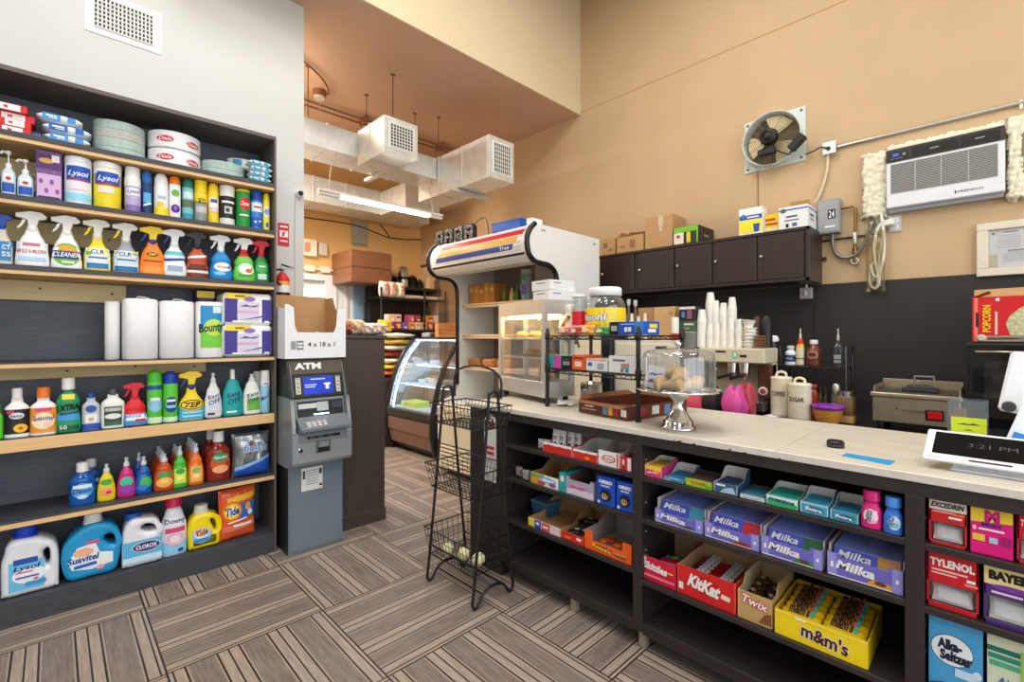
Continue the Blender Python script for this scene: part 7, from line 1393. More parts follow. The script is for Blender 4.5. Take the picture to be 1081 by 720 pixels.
for q in (-.02, .06):
    m = MB(); m.lathe([(.034, Hh-.17), (.036, Hh-.1)], CHROME, q, .1, 20); m.lathe([(.03, Hh-.2), (.034, Hh-.17)], CHROME, q, .1, 20); m.tube([(q, .07, Hh-.185), (q-.03, -.06, Hh-.2)], [.009, .012], BLACK, 10); m.tube([(q, .1, Hh-.2), (q, .1, Hh-.225)], .008, CHROME); m.build('group_head', es)
m = MB(); m.tube(crom([(-.1, .1, Hh-.1), (-.105, .04, Hh-.14), (-.11, .02, Hh-.2), (-.1, .03, Hh-.24)], 4), .005, CHROME); m.build('steam_wand', es)
m = MB(); m.box(-W/2+.03, W/2-.03, -.03, .2, .085, .1, STEEL, .002); m.build('drip_grate', es)
EZ = z+Hh
CUP = c(236, 234, 226, .6)
def cups(u, vt, w, x, lab, n=None):
    x0, y0, z0, W_, H_ = bw(u-w*.44, u+w*.44, vt, x, EZ); r = thing('paper_cup_stack', lab, 'paper cups', (x, y0, EZ+.0008), 0, 'paper cup stacks on the espresso machine')
    m = MB(); k = max(4, int(H_/.014)); top = min(.08, H_*.45); pr = [(W_*.5, 0)]
    for i in range(k): zz = (H_-top)*(i+1)/k; pr += [(W_*.505, zz-.003), (W_*.49, zz)]
    pr += [(W_*.34, H_-.003), (W_*.31, H_)]; m.lathe(pr, CUP, n=18, smooth=False); m.build('cup_stack', r)
rowf = [(741, 327, 11, 'leftmost tall stack at the machine edge'), (750, 341, 9, 'short front stack, second from left'), (757, 341, 9, 'short front stack, third from left'), (764.5, 340, 9, 'short front stack, fourth from left'), (772, 336, 9.5, 'short front stack, fifth from left'), (780.5, 337, 9, 'front stack just left of the bowls')]
for u, vt, w, lb in rowf: cups(u, vt, w, 3.36, 'white paper cups, '+lb)
for u, vt, w, lb in [(750, 309, 11, 'tallest stack in back row'), (755.5, 317.5, 10.5, 'back stack second from left'), (764, 320, 10.5, 'back stack in the middle'), (773, 314, 10.5, 'back stack at the right')]: cups(u, vt, w, 3.46, 'white paper cups, '+lb)
x, y, z, W, Hh = bw(784, 799, 346, 3.36, EZ); r = thing('paper_bowl_stack', 'stack of white paper bowls right of the cup stacks', 'paper bowls', (x, y, z)); m = MB(); pr = [(W*.36, 0)]
for i in range(6): pr += [(W*.36+.0, Hh*i/6+.002), (W*.49, Hh*(i+.85)/6), (W*.51, Hh*(i+.9)/6), (W*.5, Hh*(i+1)/6)]
m.lathe(pr, CUP, n=24, smooth=False); m.build('bowl_stack', r)
r = thing('paper_bowl', 'single white paper bowl tilted on top of the bowl stack', 'paper bowls', (x, y+.01, z+Hh+.001), 0); m = MB(); m.begin().lathe([(W*.3, 0), (W*.46, .05), (W*.48, .052), (W*.44, .05), (W*.28, .004)], CUP, n=24).xf(RX(.12)); m.build('bowl', r)
x, y, z, W, Hh = bw(796, 806, 354, 3.3, EZ); r = thing('wicker_caddy', 'small brown wicker caddy at right end of espresso machine', 'caddy', (x, y, z), RWZ); m = MB(); WK = mat('wicker_weave', (120, 78, 48), .8, var=.3, scale=90)
for i in range(5): m.box(-W/2, W/2, 0, W, Hh*i/5+.001, Hh*(i+.85)/5, WK, .003)
m.build('basket_body', r)
x, y, z, W, Hh = bw(793, 806, 334, 3.5, EZ); r = thing('coffee_mill', 'dark wooden coffee mill with black handle behind the bowls', 'coffee mill', (x, y, z), RWZ); m = MB(); m.lathe([(W*.4, 0), (W*.42, Hh*.4), (W*.3, Hh*.5), (W*.36, Hh*.8), (W*.2, Hh)], mat('dark_turned_wood', (84, 58, 42), .35), n=20); m.build('mill_body', r); m = MB(); m.lathe([(W*.5, .0), (W*.5, Hh*.86), (W*.3, Hh)], BLACK, W*.7, .0, 16); m.build('canister', r)
x, y, z, W, Hh = bw(808, 822, 362, 3.62); r = thing('airpot', 'black insulated coffee airpot right of the espresso machine', 'airpot', (x, y, z), RWZ); m = MB(); m.lathe([(W*.46, 0), (W*.5, .01), (W*.5, Hh*.86), (W*.42, Hh)], c(34, 36, 34, .25), n=24); m.build('pot_body', r); m = MB(); m.box(-.02, .02, -W*.5-.03, -W*.3, Hh*.86, Hh*.95, BLACK, .004); m.build('spout', r)
r = thing('white_lid', 'white plastic lid tilted on the black airpot', 'dish', (x, y, z+Hh+.001), RWZ); m = MB(); m.begin().lathe([(W*.5, 0), (W*.52, .012), (W*.4, .034), (W*.1, .04)], WHITE, n=24).xf(T(0, 0, .012) @ RX(.18)); m.build('dish', r)  # white lid, modelled as a shallow dish shape
# two-tier black shelf with condiments
ya, yb = onx(823.5, 355, 3.6)[1], onx(893, 355, 3.6)[1]; SHZ = 1.118
cs = thing('condiment_shelf', 'black metal two post shelf of condiments against the black wall panel', 'shelf', (3.6, 0, BZ))
for yy in (ya, yb):
    m = MB(); m.tube([(0, yy, 0), (0, yy, SHZ-BZ+.13), (.2, yy, SHZ-BZ+.13), (.2, yy, 0)], .008, BLACK); m.build('side_frame', cs)
m = MB(); m.box(-.01, .22, yb, ya, SHZ-BZ-.012, SHZ-BZ, c(28, 27, 27), .002); m.tube([(-.005, yb, SHZ-BZ+.05), (-.005, ya, SHZ-BZ+.05)], .003, BLACK); m.build('shelf_board', cs)
def sh(ul, ur, vt, x=3.68): return bw(ul, ur, vt, x, SHZ)
x, y, z, W, Hh = sh(829, 840.5, 365); bottle('white supplement bottle with blue label on black condiment shelf', (x, y, z, W, Hh), 'round', WHITE, c(200, 200, 200), [('b', c(40, 70, 120), .2, .6), ('r', WHITE, 0, .4, .6, .1)], rz=RWZ, caph=.14, capw=.7, dep=1, name='condiment_bottle')
x, y, z, W, Hh = sh(840.5, 849.5, 347); bottle('cream squeeze bottle with red and yellow top on black condiment shelf', (x, y, z, W, Hh), 'clean', c(224, 216, 180), c(214, 206, 180), [('b', c(206, 40, 36), .78, .99), ('b', c(236, 190, 50), .66, .78)], rz=RWZ, caph=.26, capw=.3, dep=1, nib=True, name='squeeze_bottle')
x, y, z, W, Hh = sh(852, 866.5, 359); bottle('brown sauce jar with white cap on black condiment shelf', (x, y, z, W, Hh), 'round', c(110, 54, 38, .2), c(226, 222, 214), [('e', c(170, 120, 96), 0, .5, .8, .44), ('r', c(90, 40, 30), 0, .5, .5, .16)], rz=RWZ, caph=.14, capw=.6, dep=1, name='sauce_jar', cat='jar')
x, y, z, W, Hh = sh(880, 889.5, 347); bottle('square clear glass syrup bottle with pour spout on condiment shelf', (x, y, z, W, Hh), 'flat', glass('clear_bottle', (206, 210, 214), .05, .5), c(190, 190, 190), [('r', c(150, 156, 160), 0, .3, .8, .3)], rz=RWZ, caph=.3, capw=.3, dep=1, nib=True, n=5, name='syrup_bottle')
def enamel(lab, ul, ur, vt, vk, x, word):
    x, y, z, W, Hh = bw(ul, ur, vt, x); r = thing('storage_canister', lab, 'canister', (x, y, z), RWZ+.1, 'cream enamel canisters'); EN = c(228, 218, 192, .3); R_ = W/2
    B = Body([(0, R_*.98, R_*.98), (.005, R_, R_), (Hh, R_, R_)], 2, smooth=False); m = MB(); B.mesh(m, EN, 32); m.lathe([(R_*1.01, .012), (R_*1.01, .018)], c(170, 160, 136), n=32, cap=False); m.build('canister_body', r)
    m = MB(); m.decor([('t', c(40, 38, 36), -.08, .62, .66, .13, word, 0, 0, .02)], W, Hh, B.surf, base=.001); m.build('lettering', r)
    l = MB(); l.lathe([(R_*1.03, Hh), (R_*1.04, Hh+.008), (R_*.96, Hh+.014), (R_*.3, Hh+.018)], EN, n=32); l.tube(crom([(-.028, 0, Hh+.012), (-.024, 0, Hh+.036), (0, 0, Hh+.046), (.024, 0, Hh+.036), (.028, 0, Hh+.012)], 4), .008, EN, 10); l.build('lid', r); return r
enamel('cream enamel canister with black word coffee, behind', 814, 836, 400, 393, 3.36, 'COFFEE')
enamel('cream enamel canister with black word sugar, in front', 832.5, 856.5, 407, 400, 3.29, 'SUGAR')
x, y, z, W, Hh = bw(853, 864, 406, 3.56); bottle('red and orange snack tube behind the purple lidded bowl', (x, y, z, W, Hh), 'round', c(176, 60, 34), c(160, 60, 40), [('e', c(226, 150, 80), -.1, .6, .3, .2), ('e', c(226, 190, 150), .2, .3, .3, .2), ('e', c(90, 40, 30), .1, .8, .3, .1)], rz=RWZ, caph=.08, capw=.8, dep=1, name='snack_tube', cat='tube')
for i, (ul, ur, vt) in enumerate(((863.5, 868.5, 407), (869, 874, 409))):
    x, y, z, W, Hh = bw(ul, ur, vt, 3.56); bottle('small green spice bottle behind the purple lidded bowl, %s' % ['left', 'right'][i], (x, y, z, W, Hh), 'dish', c(70, 74, 40), c(40, 40, 36), [('r', c(206, 200, 170), 0, .4, .7, .2)], 'small spice bottles', rz=RWZ, caph=.2, capw=.5, dep=1, name='spice_bottle')
x, y, z, W, Hh = bw(877, 888, 405, 3.58); r = thing('sugar_shaker', 'glass shaker with steel top behind the jar of beans', 'shaker', (x, y, z)); m = MB(); m.lathe([(W*.45, 0), (W*.48, Hh*.7)], c(110, 110, 108, .1), n=18); m.build('glass_body', r); m = MB(); m.lathe([(W*.5, Hh*.7), (W*.5, Hh*.92), (W*.36, Hh)], STEEL, n=18); m.build('top', r)
x, y, z, W, Hh = bw(883, 903, 413, 3.42); r = thing('bean_jar', 'square glass jar of brown grounds with steel lid', 'jar', (x, y, z), RWZ); B = Body([(0, W*.48, W*.48), (.006, W*.5, W*.5), (Hh*.78, W*.5, W*.5), (Hh*.85, W*.42, W*.42)], 5, smooth=False); m = MB(); B.mesh(m, mat('brown_grounds', (112, 84, 54), .3, var=.3, scale=120), 24); m.build('jar_body', r); m = MB(); m.lathe([(W*.43, Hh*.84), (W*.43, Hh*.98), (W*.36, Hh)], STEEL, n=20, smooth=False); m.build('lid', r); label_part(r, B, [('b', c(206, 160, 100), .02, .24)], W, Hh)
x, y, z, W, Hh = bw(856.5, 892, 426, 3.3); r = thing('food_bowl', 'clear bowl of pasta with purple lid on the back counter', 'bowl', (x, y, z)); m = MB(); m.lathe([(W*.3, 0), (W*.4, Hh*.3), (W*.45, Hh*.75)], mat('orange_pasta', (204, 140, 60), .45, var=.3, scale=80), n=28); m.build('bowl_body', r); m = MB(); m.lathe([(W*.46, Hh*.72), (W*.5, Hh*.78), (W*.5, Hh*.92), (W*.44, Hh*.95), (W*.1, Hh)], c(130, 50, 160, .3), n=28); m.build('lid', r)
rd = random.Random(21)
x, y, z, W, Hh = bw(803, 826, 431, 3.26); r = thing('dish_cloth', 'crumpled white cloth before the cream canisters', 'cloth', (x, y, z), RWZ); m = MB(); vs = [(W*(i-4)/8+rd.uniform(-.008, .008), .1*(j-2)/3+rd.uniform(-.008, .008), max(.001, .03*rd.random()*(1-abs(i-4)/4.4))) for j in range(6) for i in range(9)]; m.add(vs, [(j*9+i, j*9+i+1, j*9+i+10, j*9+i+9) for j in range(5) for i in range(8)], c(226, 226, 230, .8), True); m.build('cloth', r)
x, y, z, W, Hh = bw(820, 840, 437, 3.235); r = thing('plate', 'dark blue plate lying before the sugar canister', 'plate', (x, y, z)); m = MB(); m.lathe([(W*.3, 0), (W*.48, .01), (W*.5, .014), (W*.46, .012), (W*.28, .004)], c(60, 56, 84), n=28); m.build('plate', r)
# pink and black bags in front of the espresso machine
for i, (ul, ur, vt, x, cc, lb) in enumerate(((727, 746, 411, 3.16, c(206, 70, 90, .6), 'coral red cloth bag at left'), (742, 768, 408, 3.2, c(30, 30, 34, .5), 'black bag with cords in the middle'), (764, 790, 409, 3.14, c(206, 70, 150, .5), 'magenta cloth bag at right'), (776, 800, 406, 3.24, c(170, 60, 70, .5), 'dark red bag behind the magenta bag'))):
    x -= .0
    x -= .03; x, y, z, W, Hh = bw(ul, ur, vt, x); W *= .86; r = thing('cloth_bag', lb+' of the heap before the espresso machine', 'bag', (x-.02, y, z), RWZ+.2*i-.3); m = MB(); rd = random.Random(60+i); ks = [rd.uniform(0, 6) for _ in range(3)]; m.loft([[(W*.5*f*(1+.16*math.sin(3*t+ks[0]+7*h)+.1*math.sin(7*t+ks[1]))*math.cos(t), .07*f*(1+.2*math.sin(4*t+ks[2]))*math.sin(t), Hh*h*(1+.12*math.sin(2*t+ks[1])*h)) for t in [2*PI*j/28 for j in range(28)]] for h, f in ((.001, .85), (.12, 1.02), (.4, 1.08), (.65, .95), (.82, .7), (.93, .55), (1, .3))], cc); m.build('bag_body', r)
# griddle
x, y, z, W, Hh = bw(921, 1014, 421, 3.3); GS = mat('used_stainless', (190, 176, 150), .35, .85, var=.15, scale=14)
gr = thing('griddle', 'stainless countertop griddle with red switch on the back counter', 'griddle', (x, y, z), RWZ)
for sx in (-1, 1):
    for sy in (.04, .3): m = MB(); m.cyl(sx*(W/2-.03), sy, 0, .045, .014, BLACK, 12); m.build('leg', gr)
m = MB(); m.box(-W/2, W/2, 0, .36, .045, Hh, GS, .004); m.decor([('r', c(90, 84, 76), -.0, .62, .3, .05), ('e', BLACK, -.2, .66, .03, .05)], W, Hh, lambda a, b_: -.0005); m.build('casing', gr)
m = MB(); m.box(-W/2-.008, W/2+.008, -.018, .36, Hh, Hh+.022, GS, .004); m.box(-W/2+.01, W/2-.01, .02, .34, Hh+.022, Hh+.026, c(70, 62, 54), .002); m.build('cooking_plate', gr)
m = MB(); m.box(-W/2, W/2, .35, .362, Hh+.02, Hh+.075, GS, .002); m.box(-W/2, -W/2+.006, .03, .36, Hh+.02, Hh+.055, GS); m.box(W/2-.006, W/2, .03, .36, Hh+.02, Hh+.055, GS); m.build('splash_guard', gr)
m = MB(); m.box(W/2-.135, W/2-.06, -.006, 0, .075, .13, BLACK, .003); m.box(W/2-.125, W/2-.07, -.011, -.006, .083, .122, mat('lit_red_switch', (176, 16, 14), .3, emit=.12), .003); m.build('switch', gr)
r = thing('sandwich_press', 'small black handled press resting on the griddle plate', 'press', (x+.12, y-.02, z+Hh+.0265), RWZ); m = MB(); m.box(-.08, .07, -.05, .07, 0, .02, c(44, 40, 38), .004); m.box(-.06, .05, -.03, .05, .02, .036, c(70, 66, 62), .003); m.build('plate', r); m = MB(); m.tube([(-.03, 0, .03), (-.03, 0, .085), (.05, 0, .085), (.05, 0, .03)], .006, c(120, 116, 110)); m.build('handle', r)
# toaster oven and popcorn
yo = onx(1019, 355, 3.4)[1]; ov = thing('toaster_oven', 'black glass fronted toaster oven at the right end of back counter', 'oven', (3.38, yo-.26, BZ), RWZ)
W, Hh = .52, .485
for sx in (-1, 1): m = MB(); m.box(sx*.2-.02, sx*.2+.02, .03, .35, 0, .02, BLACK); m.build('foot', ov)
m = MB(); m.box(-W/2, W/2, 0, .42, .02, Hh, c(34, 33, 33), .006); m.build('casing', ov)
m = MB(); m.box(-W/2+.012, W/2-.1, -.012, 0, .06, Hh-.015, c(16, 17, 20, .08), .004); m.box(-W/2+.07, W/2-.16, -.0135, -.012, .11, Hh-.09, c(40, 34, 30, .05)); dd = m.build('door', ov)
m = MB(); m.tube([(-W/2+.04, -.012, Hh-.045), (-W/2+.04, -.04, Hh-.045), (W/2-.14, -.04, Hh-.045), (W/2-.14, -.012, Hh-.045)], .007, STEEL, 10); m.build('handle', dd)
px = thing('popcorn_box', 'red popcorn carton with open top on the toaster oven', 'box', (3.44, yo-.255, BZ+Hh+.001), RWZ)
W, D, Hh2 = .46, .28, .235; PR = c(206, 30, 34, .35); m = MB()
m.box(-W/2, W/2, 0, .004, 0, Hh2, PR); m.box(-W/2, W/2, D-.004, D, 0, Hh2, PR); m.box(-W/2, -W/2+.004, .004, D-.004, 0, Hh2, PR); m.box(W/2-.004, W/2, .004, D-.004, 0, Hh2, PR); m.box(-W/2, W/2, 0, D, 0, .004, KRAFT); m.build('box_body', px)
m = MB(); m.add([(-W/2, D, Hh2), (W/2, D, Hh2), (W/2, D+.06, Hh2+.07), (-W/2, D+.05, Hh2+.06)], [(0, 1, 2, 3)], KRAFT); m.add([(-W/2, 0, Hh2), (-W/2, D, Hh2), (-W/2+.07, D, Hh2+.035), (-W/2+.06, .0, Hh2+.03)], [(0, 1, 2, 3)], KRAFT); m.add([(-W/2+.03, 0, Hh2), (W/2, 0, Hh2), (W/2, .08, Hh2+.03), (-W/2+.1, .07, Hh2+.035)], [(0, 1, 2, 3)], KRAFT); m.build('flap', px)
PC = mat('popcorn_print', (232, 214, 150), .5, var=.45, scale=60)
m = MB(); m.decor([('p', PC, .12, .5, .76, .92, [(-.47, -.1), (-.43, -.35), (-.3, -.5), (.5, -.5), (.5, .5), (.0, .47), (-.2, .4), (-.34, .24), (-.43, .08)]), ('r', c(236, 120, 110), -.47, .5, .03, .96), ('r', WHITE, -.3, .93, .03, .06), ('t', YEL, -.385, .52, .3, .13, 'POPCORN', 0, PI/2, .02), ('r', c(240, 190, 180), -.31, .42, .02, .5), ('r', c(40, 36, 40), -.46, .5, .022, .32)], W, Hh2)
m.build('printed_panel', px)
# rotate lettering block width to read upward
r = thing('baking_tray', 'grey metal tray set lying before popcorn carton on the oven', 'tray', (3.4, yo-.26, BZ+Hh+.0012), RWZ); m = MB()
for i in range(2): m.box(-.2+.01*i, .24, -.0, .03, .002+.02*i, .016+.02*i, STEEL, .004)
m.begin().lathe([(.004, 0), (.018, .002), (.02, .012), (.012, .02)], c(200, 190, 170), n=14).xf(T(-.2, .0, .022) @ RX(PI/2)); m.build('tray_body', r)
# ================================================================== OPEN FRONTED COOLER
KY0, KY1 = 2.44, 3.76; KW = KY1-KY0
ck = thing('open_cooler', 'tall white open fronted cooler with red, yellow and blue striped head', 'cooler', (0, (KY0+KY1)/2, 0), 0)
HEAD = [(2.64, 2.178), (2.585, 2.13), (2.553, 2.06), (2.556, 1.99), (2.575, 1.935), (2.63, 1.893)]
CURVE = crom(HEAD+[(2.70, 1.883), (2.785, 1.878), (2.855, 1.845), (2.89, 1.79), (2.9, 1.7)], 4)
KWH = mat('white_enamel_panel', (232, 232, 228), .3, var=.02); KBG = mat('beige_enamel', (206, 196, 172), .4)
base = [(2.9, .84), (2.87, .75), (2.69, .68), (2.66, .63), (2.67, .08), (3.447, .08), (3.447, 2.17)]
poly = CURVE+base
for s_, nm in ((-1, 'near'), (1, 'far')):
    m = MB(); y = s_*KW/2; m.prism(poly, 'x', 0, .03, KWH)
    m.v = [(b_, y-s_*a, d) for a, b_, d in m.v]; sp = m.build('side_panel', ck)
    t = MB(); t.tube([(a-.008, y-s_*.012, b_) for a, b_ in CURVE]+[(2.892, y-s_*.012, .84)], .021, c(22, 22, 24, .25), 8); tag(t.build('edge_trim', sp), 'black curved edge trim')
    g = MB(); gp = [(2.64, 1.89), (2.785, 1.876), (2.86, 1.84), (2.9, 1.75), (2.9, .84), (2.87, .75), (2.69, .69)]
    g.prism(gp, 'x', .012, .016, glass('end_glass_brown_reflection', (226, 214, 204), .04, .8)); g.v = [(b_, y-s_*a, d) for a, b_, d in g.v]; g.build('end_glass', sp)  # brown tint stands in for reflections in the clear end pane
m = MB(); m.begin().decor([('r', STEEL, -.72+.0, 0, .05, .014)], 1, 1); 
m.v = [(2.70+0*a, -KW/2-.0005, 2.14+d) for a, b_, d in m.v]
m = MB(); m.box(2.69, 2.74, -KW/2-.001, -KW/2, 2.128, 2.142, c(150, 156, 164)); m.box(3.36, 3.39, -KW/2-.001, -KW/2, 2.11, 2.125, c(120, 124, 130)); m.build('badge', ck)
m = MB(); hp = crom(HEAD, 4)
ysl = [-KW/2+.03, KW/2-.03]
m.loft([[(a, y, b_) for a, b_ in hp]+[(2.8, y, 1.9), (2.8, y, 2.178)] for y in ysl], KWH, smooth=False); hb_ = m.build('head_panel', ck)
def hx(x, z):
    for (a, b_), (c_, d) in zip(hp, hp[1:]):
        if d <= z <= b_ or b_ <= z <= d: return a+(c_-a)*((z-b_)/(d-b_) if d != b_ else 0)
    return hp[-1][0]
m = MB(); L_ = KW
m.decor([('p', None, 0, 0, 1, 1, [])], 1, 1) if False else None
def stripe(z0, z1, xl, xr, col, sl=.03):
    n = 12; vs = []; k = 5
    for j in range(k+1):
        z = z0+(z1-z0)*j/k
        for i in range(n+1):
            a = xl+sl*(z-2.06)/.1+(xr-xl)*i/n; vs.append((a, hx(a, z)-.0016, z))
    m.add(vs, [(j*(n+1)+i, j*(n+1)+i+1, (j+1)*(n+1)+i+1, (j+1)*(n+1)+i) for j in range(k) for i in range(n)], col)
stripe(1.968, 2.158, -.575, .575, c(206, 206, 204), .0)
for i in range(len(m.v)): m.v[i] = (m.v[i][0], m.v[i][1]+.0008, m.v[i][2])
stripe(2.098, 2.143, -.49, .57, c(196, 40, 34)); stripe(2.044, 2.088, -.5, .53, c(216, 158, 30)); stripe(1.99, 2.034, -.515, .5, c(30, 62, 140))
m.decor([('t', WHITE, .39, 2.012, .11, .026, 'True', .2)], 1, 1, lambda a, z: hx(a, z)-.002)
stripe(1.94, 1.958, -.6, .6, c(40, 32, 28), 0)
m.xf(RZ(-PI/2)) if False else None
m.v = [(b_, -a, d) for a, b_, d in m.v]; m.build('striped_sign', hb_)
m = MB(); m.box(2.64, 3.447, -KW/2+.03, KW/2-.03, 2.12, 2.165, KWH); m.build('roof_panel', ck)
m = MB(); m.box(3.36, 3.447, -KW/2+.03, KW/2-.03, .08, 2.12, c(160, 148, 138, .25)); m.build('back_panel', ck)  # grey-brown colour carries the brownish reflections of the cooler back
m = MB(); m.box(2.69, 3.36, -KW/2+.03, KW/2-.03, .65, .68, KWH); m.prism([(2.655, .63), (2.68, .68), (2.72, .68), (2.72, .3), (2.66, .3)], 'x', -KW/2+.03, KW/2-.03, KBG); m.v = m.v[:8]+[(b_, a, d) for a, b_, d in m.v[8:]]; m.build('base_front', ck)
m = MB(); m.box(2.69, 2.72, -KW/2+.03, KW/2-.03, .06, .3, c(70, 64, 58))
for i in range(6): m.box(2.66, 2.69, -KW/2+.03, KW/2-.03, .075+.037*i, .098+.037*i, KBG, .003)
m.build('louvre', ck)
m = MB(); m.box(2.74, 3.4, -KW/2+.05, KW/2-.05, 0, .06, BLACK); m.build('plinth', ck)
for z in (1.63, 1.33, 1.02):
    m = MB(); m.box(2.95, 3.36, -KW/2+.03, KW/2-.03, z-.015, z, c(222, 218, 206), .002); m.box(2.94, 2.952, -KW/2+.03, KW/2-.03, z-.035, z+.005, c(226, 206, 168), .002); m.box(2.938, 2.941, -KW/2+.03, KW/2-.03, z-.018, z-.012, c(170, 120, 70)); m.build('shelf', ck)
m = MB(); m.box(2.72, 2.78, -KW/2+.06, KW/2-.06, 1.9, 1.915, mat('cool_white_tube', (255, 250, 240), .3, emit=3)); m.build('light_tube', ck)
CBX = mat('orange_brown_card', (196, 132, 66), .7)
for i in range(5):
    carton('snack_box', 'orange brown carton on the cooler top shelf, %s' % ['farthest left', 'second from left', 'third from left', 'fourth from left', 'fifth from left'][i], 'box', (3.0, 3.66-.075*i, 1.632), RWZ, .07, .2, .2-.012*(i % 3), [CBX, c(206, 150, 60, .6)][i % 2], front=[('r', c(226, 190, 120), 0, .7, .6, .2)], group='cartons on the cooler top shelf')
for i, (y, col, w, h) in enumerate(((3.22, c(110, 130, 60), .05, .16), (3.12, c(200, 190, 120), .05, .14), (3.05, c(96, 120, 50), .05, .17), (2.78, c(180, 150, 60), .07, .13), (2.68, c(140, 120, 60), .07, .12))):
    r = thing('drink_bottle', 'small green or yellow bottle on the cooler top shelf, %s' % ORD[i].replace('in front', 'farthest left').replace('at the back', 'nearest right').replace('from the front', 'from left'), 'bottle', (3.04, y, 1.632), RWZ, 'bottles on the cooler top shelf'); m = MB(); m.lathe([(w/2, 0), (w/2, h*.6), (w*.2, h*.75), (w*.2, h*.95)], col, n=14); m.build('bottle_body', r); k = MB(); k.lathe([(w*.24, h*.93), (w*.24, h)], c(60, 140, 70), n=12); k.build('cap', r)
r = thing('plastic_canister', 'tall clear blue-tinted canister of green packets inside the cooler', 'canister', (3.03, 2.92, 1.632), RWZ); m = MB(); m.lathe([(.05, 0), (.05, .25), (.046, .26)], c(156, 170, 186, .15), n=20); m.build('canister_body', r); m = MB(); m.lathe([(.052, .24), (.052, .275)], c(190, 200, 206), n=20); m.build('lid', r)
m = MB(); m.decor([('r', c(60, 150, 90), 0, .2, .06, .05), ('r', c(70, 90, 170), 0, .1, .07, .09)], 1, 1, lambda a, z: -.0505); m.build('label', r)
for i, y in enumerate((3.62, 3.4, 3.2)):
    carton('bread_pack', 'brown bread pack on the lower cooler shelf, %s' % ['far', 'middle', 'near'][i], 'bread', (2.98, y, 1.022), RWZ, .18, .26, .075, mat('bread_brown', (176, 116, 66), .7, var=.25, scale=25), group='bread packs in the cooler', b=.02)
# on top of the cooler
r = thing('plastic_crate', 'blue plastic tray lying on top of the cooler head', 'tray', (2.64, 2.78, 2.1785), RWZ+.06); BLP = c(24, 98, 196, .35); m = MB()
m.box(-.16, .16, 0, .24, 0, .01, BLP, .002)
for a in ((-.16, .16, 0, .012), (-.16, .16, .228, .24), (-.16, -.148, 0, .24), (.148, .16, 0, .24)): m.box(a[0], a[1], a[2], a[3], 0, .07, BLP, .002)
m.build('tray_body', r); m = MB(); m.box(-.165, .165, -.005, .245, .065, .077, BLP, .002); m.build('rim', r)
r = thing('white_box', 'small white box under the near corner of blue tray', 'box', (2.66, 2.54, 2.1785), RWZ); m = MB(); m.box(-.03, .03, 0, .12, 0, .06, WHITE, .002); m.build('box_body', r)
r = thing('light_letters', 'row of black speckled letter lights standing on far end of cooler top', 'letters', (2.70, 3.52, 2.1785), RWZ); SPK = mat('speckled_black', (30, 28, 28), .5)
for i in range(4):
    m = MB(); a = -.24+.15*i; m.plate([(a-.065, 0), (a-.025, 0), (a-.025, .06), (a+.025, .06), (a+.025, 0), (a+.065, 0), (a+.065, .12), (a+.04, .15), (a-.04, .15), (a-.065, .12)], [[(a-.03, .085), (a+.03, .085), (a+.03, .115), (a-.03, .115)]], .05, .004, SPK); rd = random.Random(i)
    for k in range(26):
        xx, zz = a+rd.uniform(-.06, .06), rd.uniform(.01, .14); m.box(xx-.003, xx+.003, -.028, -.025, zz-.003, zz+.003, c(214, 206, 190))
    m.build('letter', r)
m = MB(); m.tube(crom([(2.75, 3.12, 2.18), (2.75, 3.13, 2.3), (2.75, 3.18, 2.37), (2.75, 3.28, 2.35), (2.74, 3.36, 2.28)], 5), .004, BLACK); m.tube(crom([(2.77, 3.17, 2.18), (2.77, 3.18, 2.3), (2.77, 3.22, 2.39), (2.76, 3.32, 2.34)], 5), .003, c(180, 170, 150)); tag(m.build('light_cable'), 'thin looped cable rising from the cooler top beside letter lights', 'cable')
# ================================================================== CURVED GLASS DELI CASE
DY0, DY1 = 4.06, 5.02; DP = crom([(3.19, 1.28), (3.03, 1.09), (2.9, .81), (2.825, .5)], 5); DL = [(2.815, .46), (2.808, .28), (2.85, .08), (2.9, .05)]
dc = thing('deli_case', 'curved glass deli display case lit inside beyond the wire stand', 'display case', (0, 0, 0)); DB_ = c(26, 26, 28, .3)
for y0, y1 in ((DY0, DY0+.03), (DY1-.03, DY1)):
    m = MB(); out = DP+DL; inn_ = [(a+.05, b_-.02) for a, b_ in DP[:-1]]+[(2.88, .47)]
    m.tube([(a, (y0+y1)/2, b_) for a, b_ in out], .03, DB_, 8); m.prism(DL+[(3.75, .05), (3.75, .5), (2.83, .5)], 'x', y0, y1, DB_); m.v = m.v[:len(out)*8+16]+[(b_, a, d) for a, b_, d in m.v[len(out)*8+16:]]
    m.build('end_frame', dc)
    g = MB(); g.prism(DP+[(2.85, .5), (3.72, .5), (3.72, 1.28)], 'x', y0+.012, y0+.016, GLASS); g.v = [(b_, a, d) for a, b_, d in g.v]; g.build('end_glass', dc)
m = MB(); m.loft([[(a, y, b_) for a, b_ in DP]+[(a+.006, y, b_) for a, b_ in DP[::-1]] for y in (DY0+.03, DY1-.03)], glass('deli_front_glass', (236, 244, 250), .03, .3), smooth=False); m.build('front_glass', dc)
m = MB(); m.box(2.80, 2.88, DY0+.03, DY1-.03, .40, .5, DB_, .01); m.build('bumper_rail', dc)
WPN = mat('reddish_panel', (112, 84, 72), .35, var=.15, scale=8, stretch=(1, 8, 1))
for z0, z1 in ((.25, .395), (.1, .245)):
    m = MB(); m.prism([(2.812 if z0 > .2 else 2.83, z1), (2.82 if z0 > .2 else 2.86, z0), (2.9, z0), (2.9, z1)], 'x', DY0+.03, DY1-.03, WPN); m.v = [(b_, a, d) for a, b_, d in m.v]; m.build('front_panel', dc)
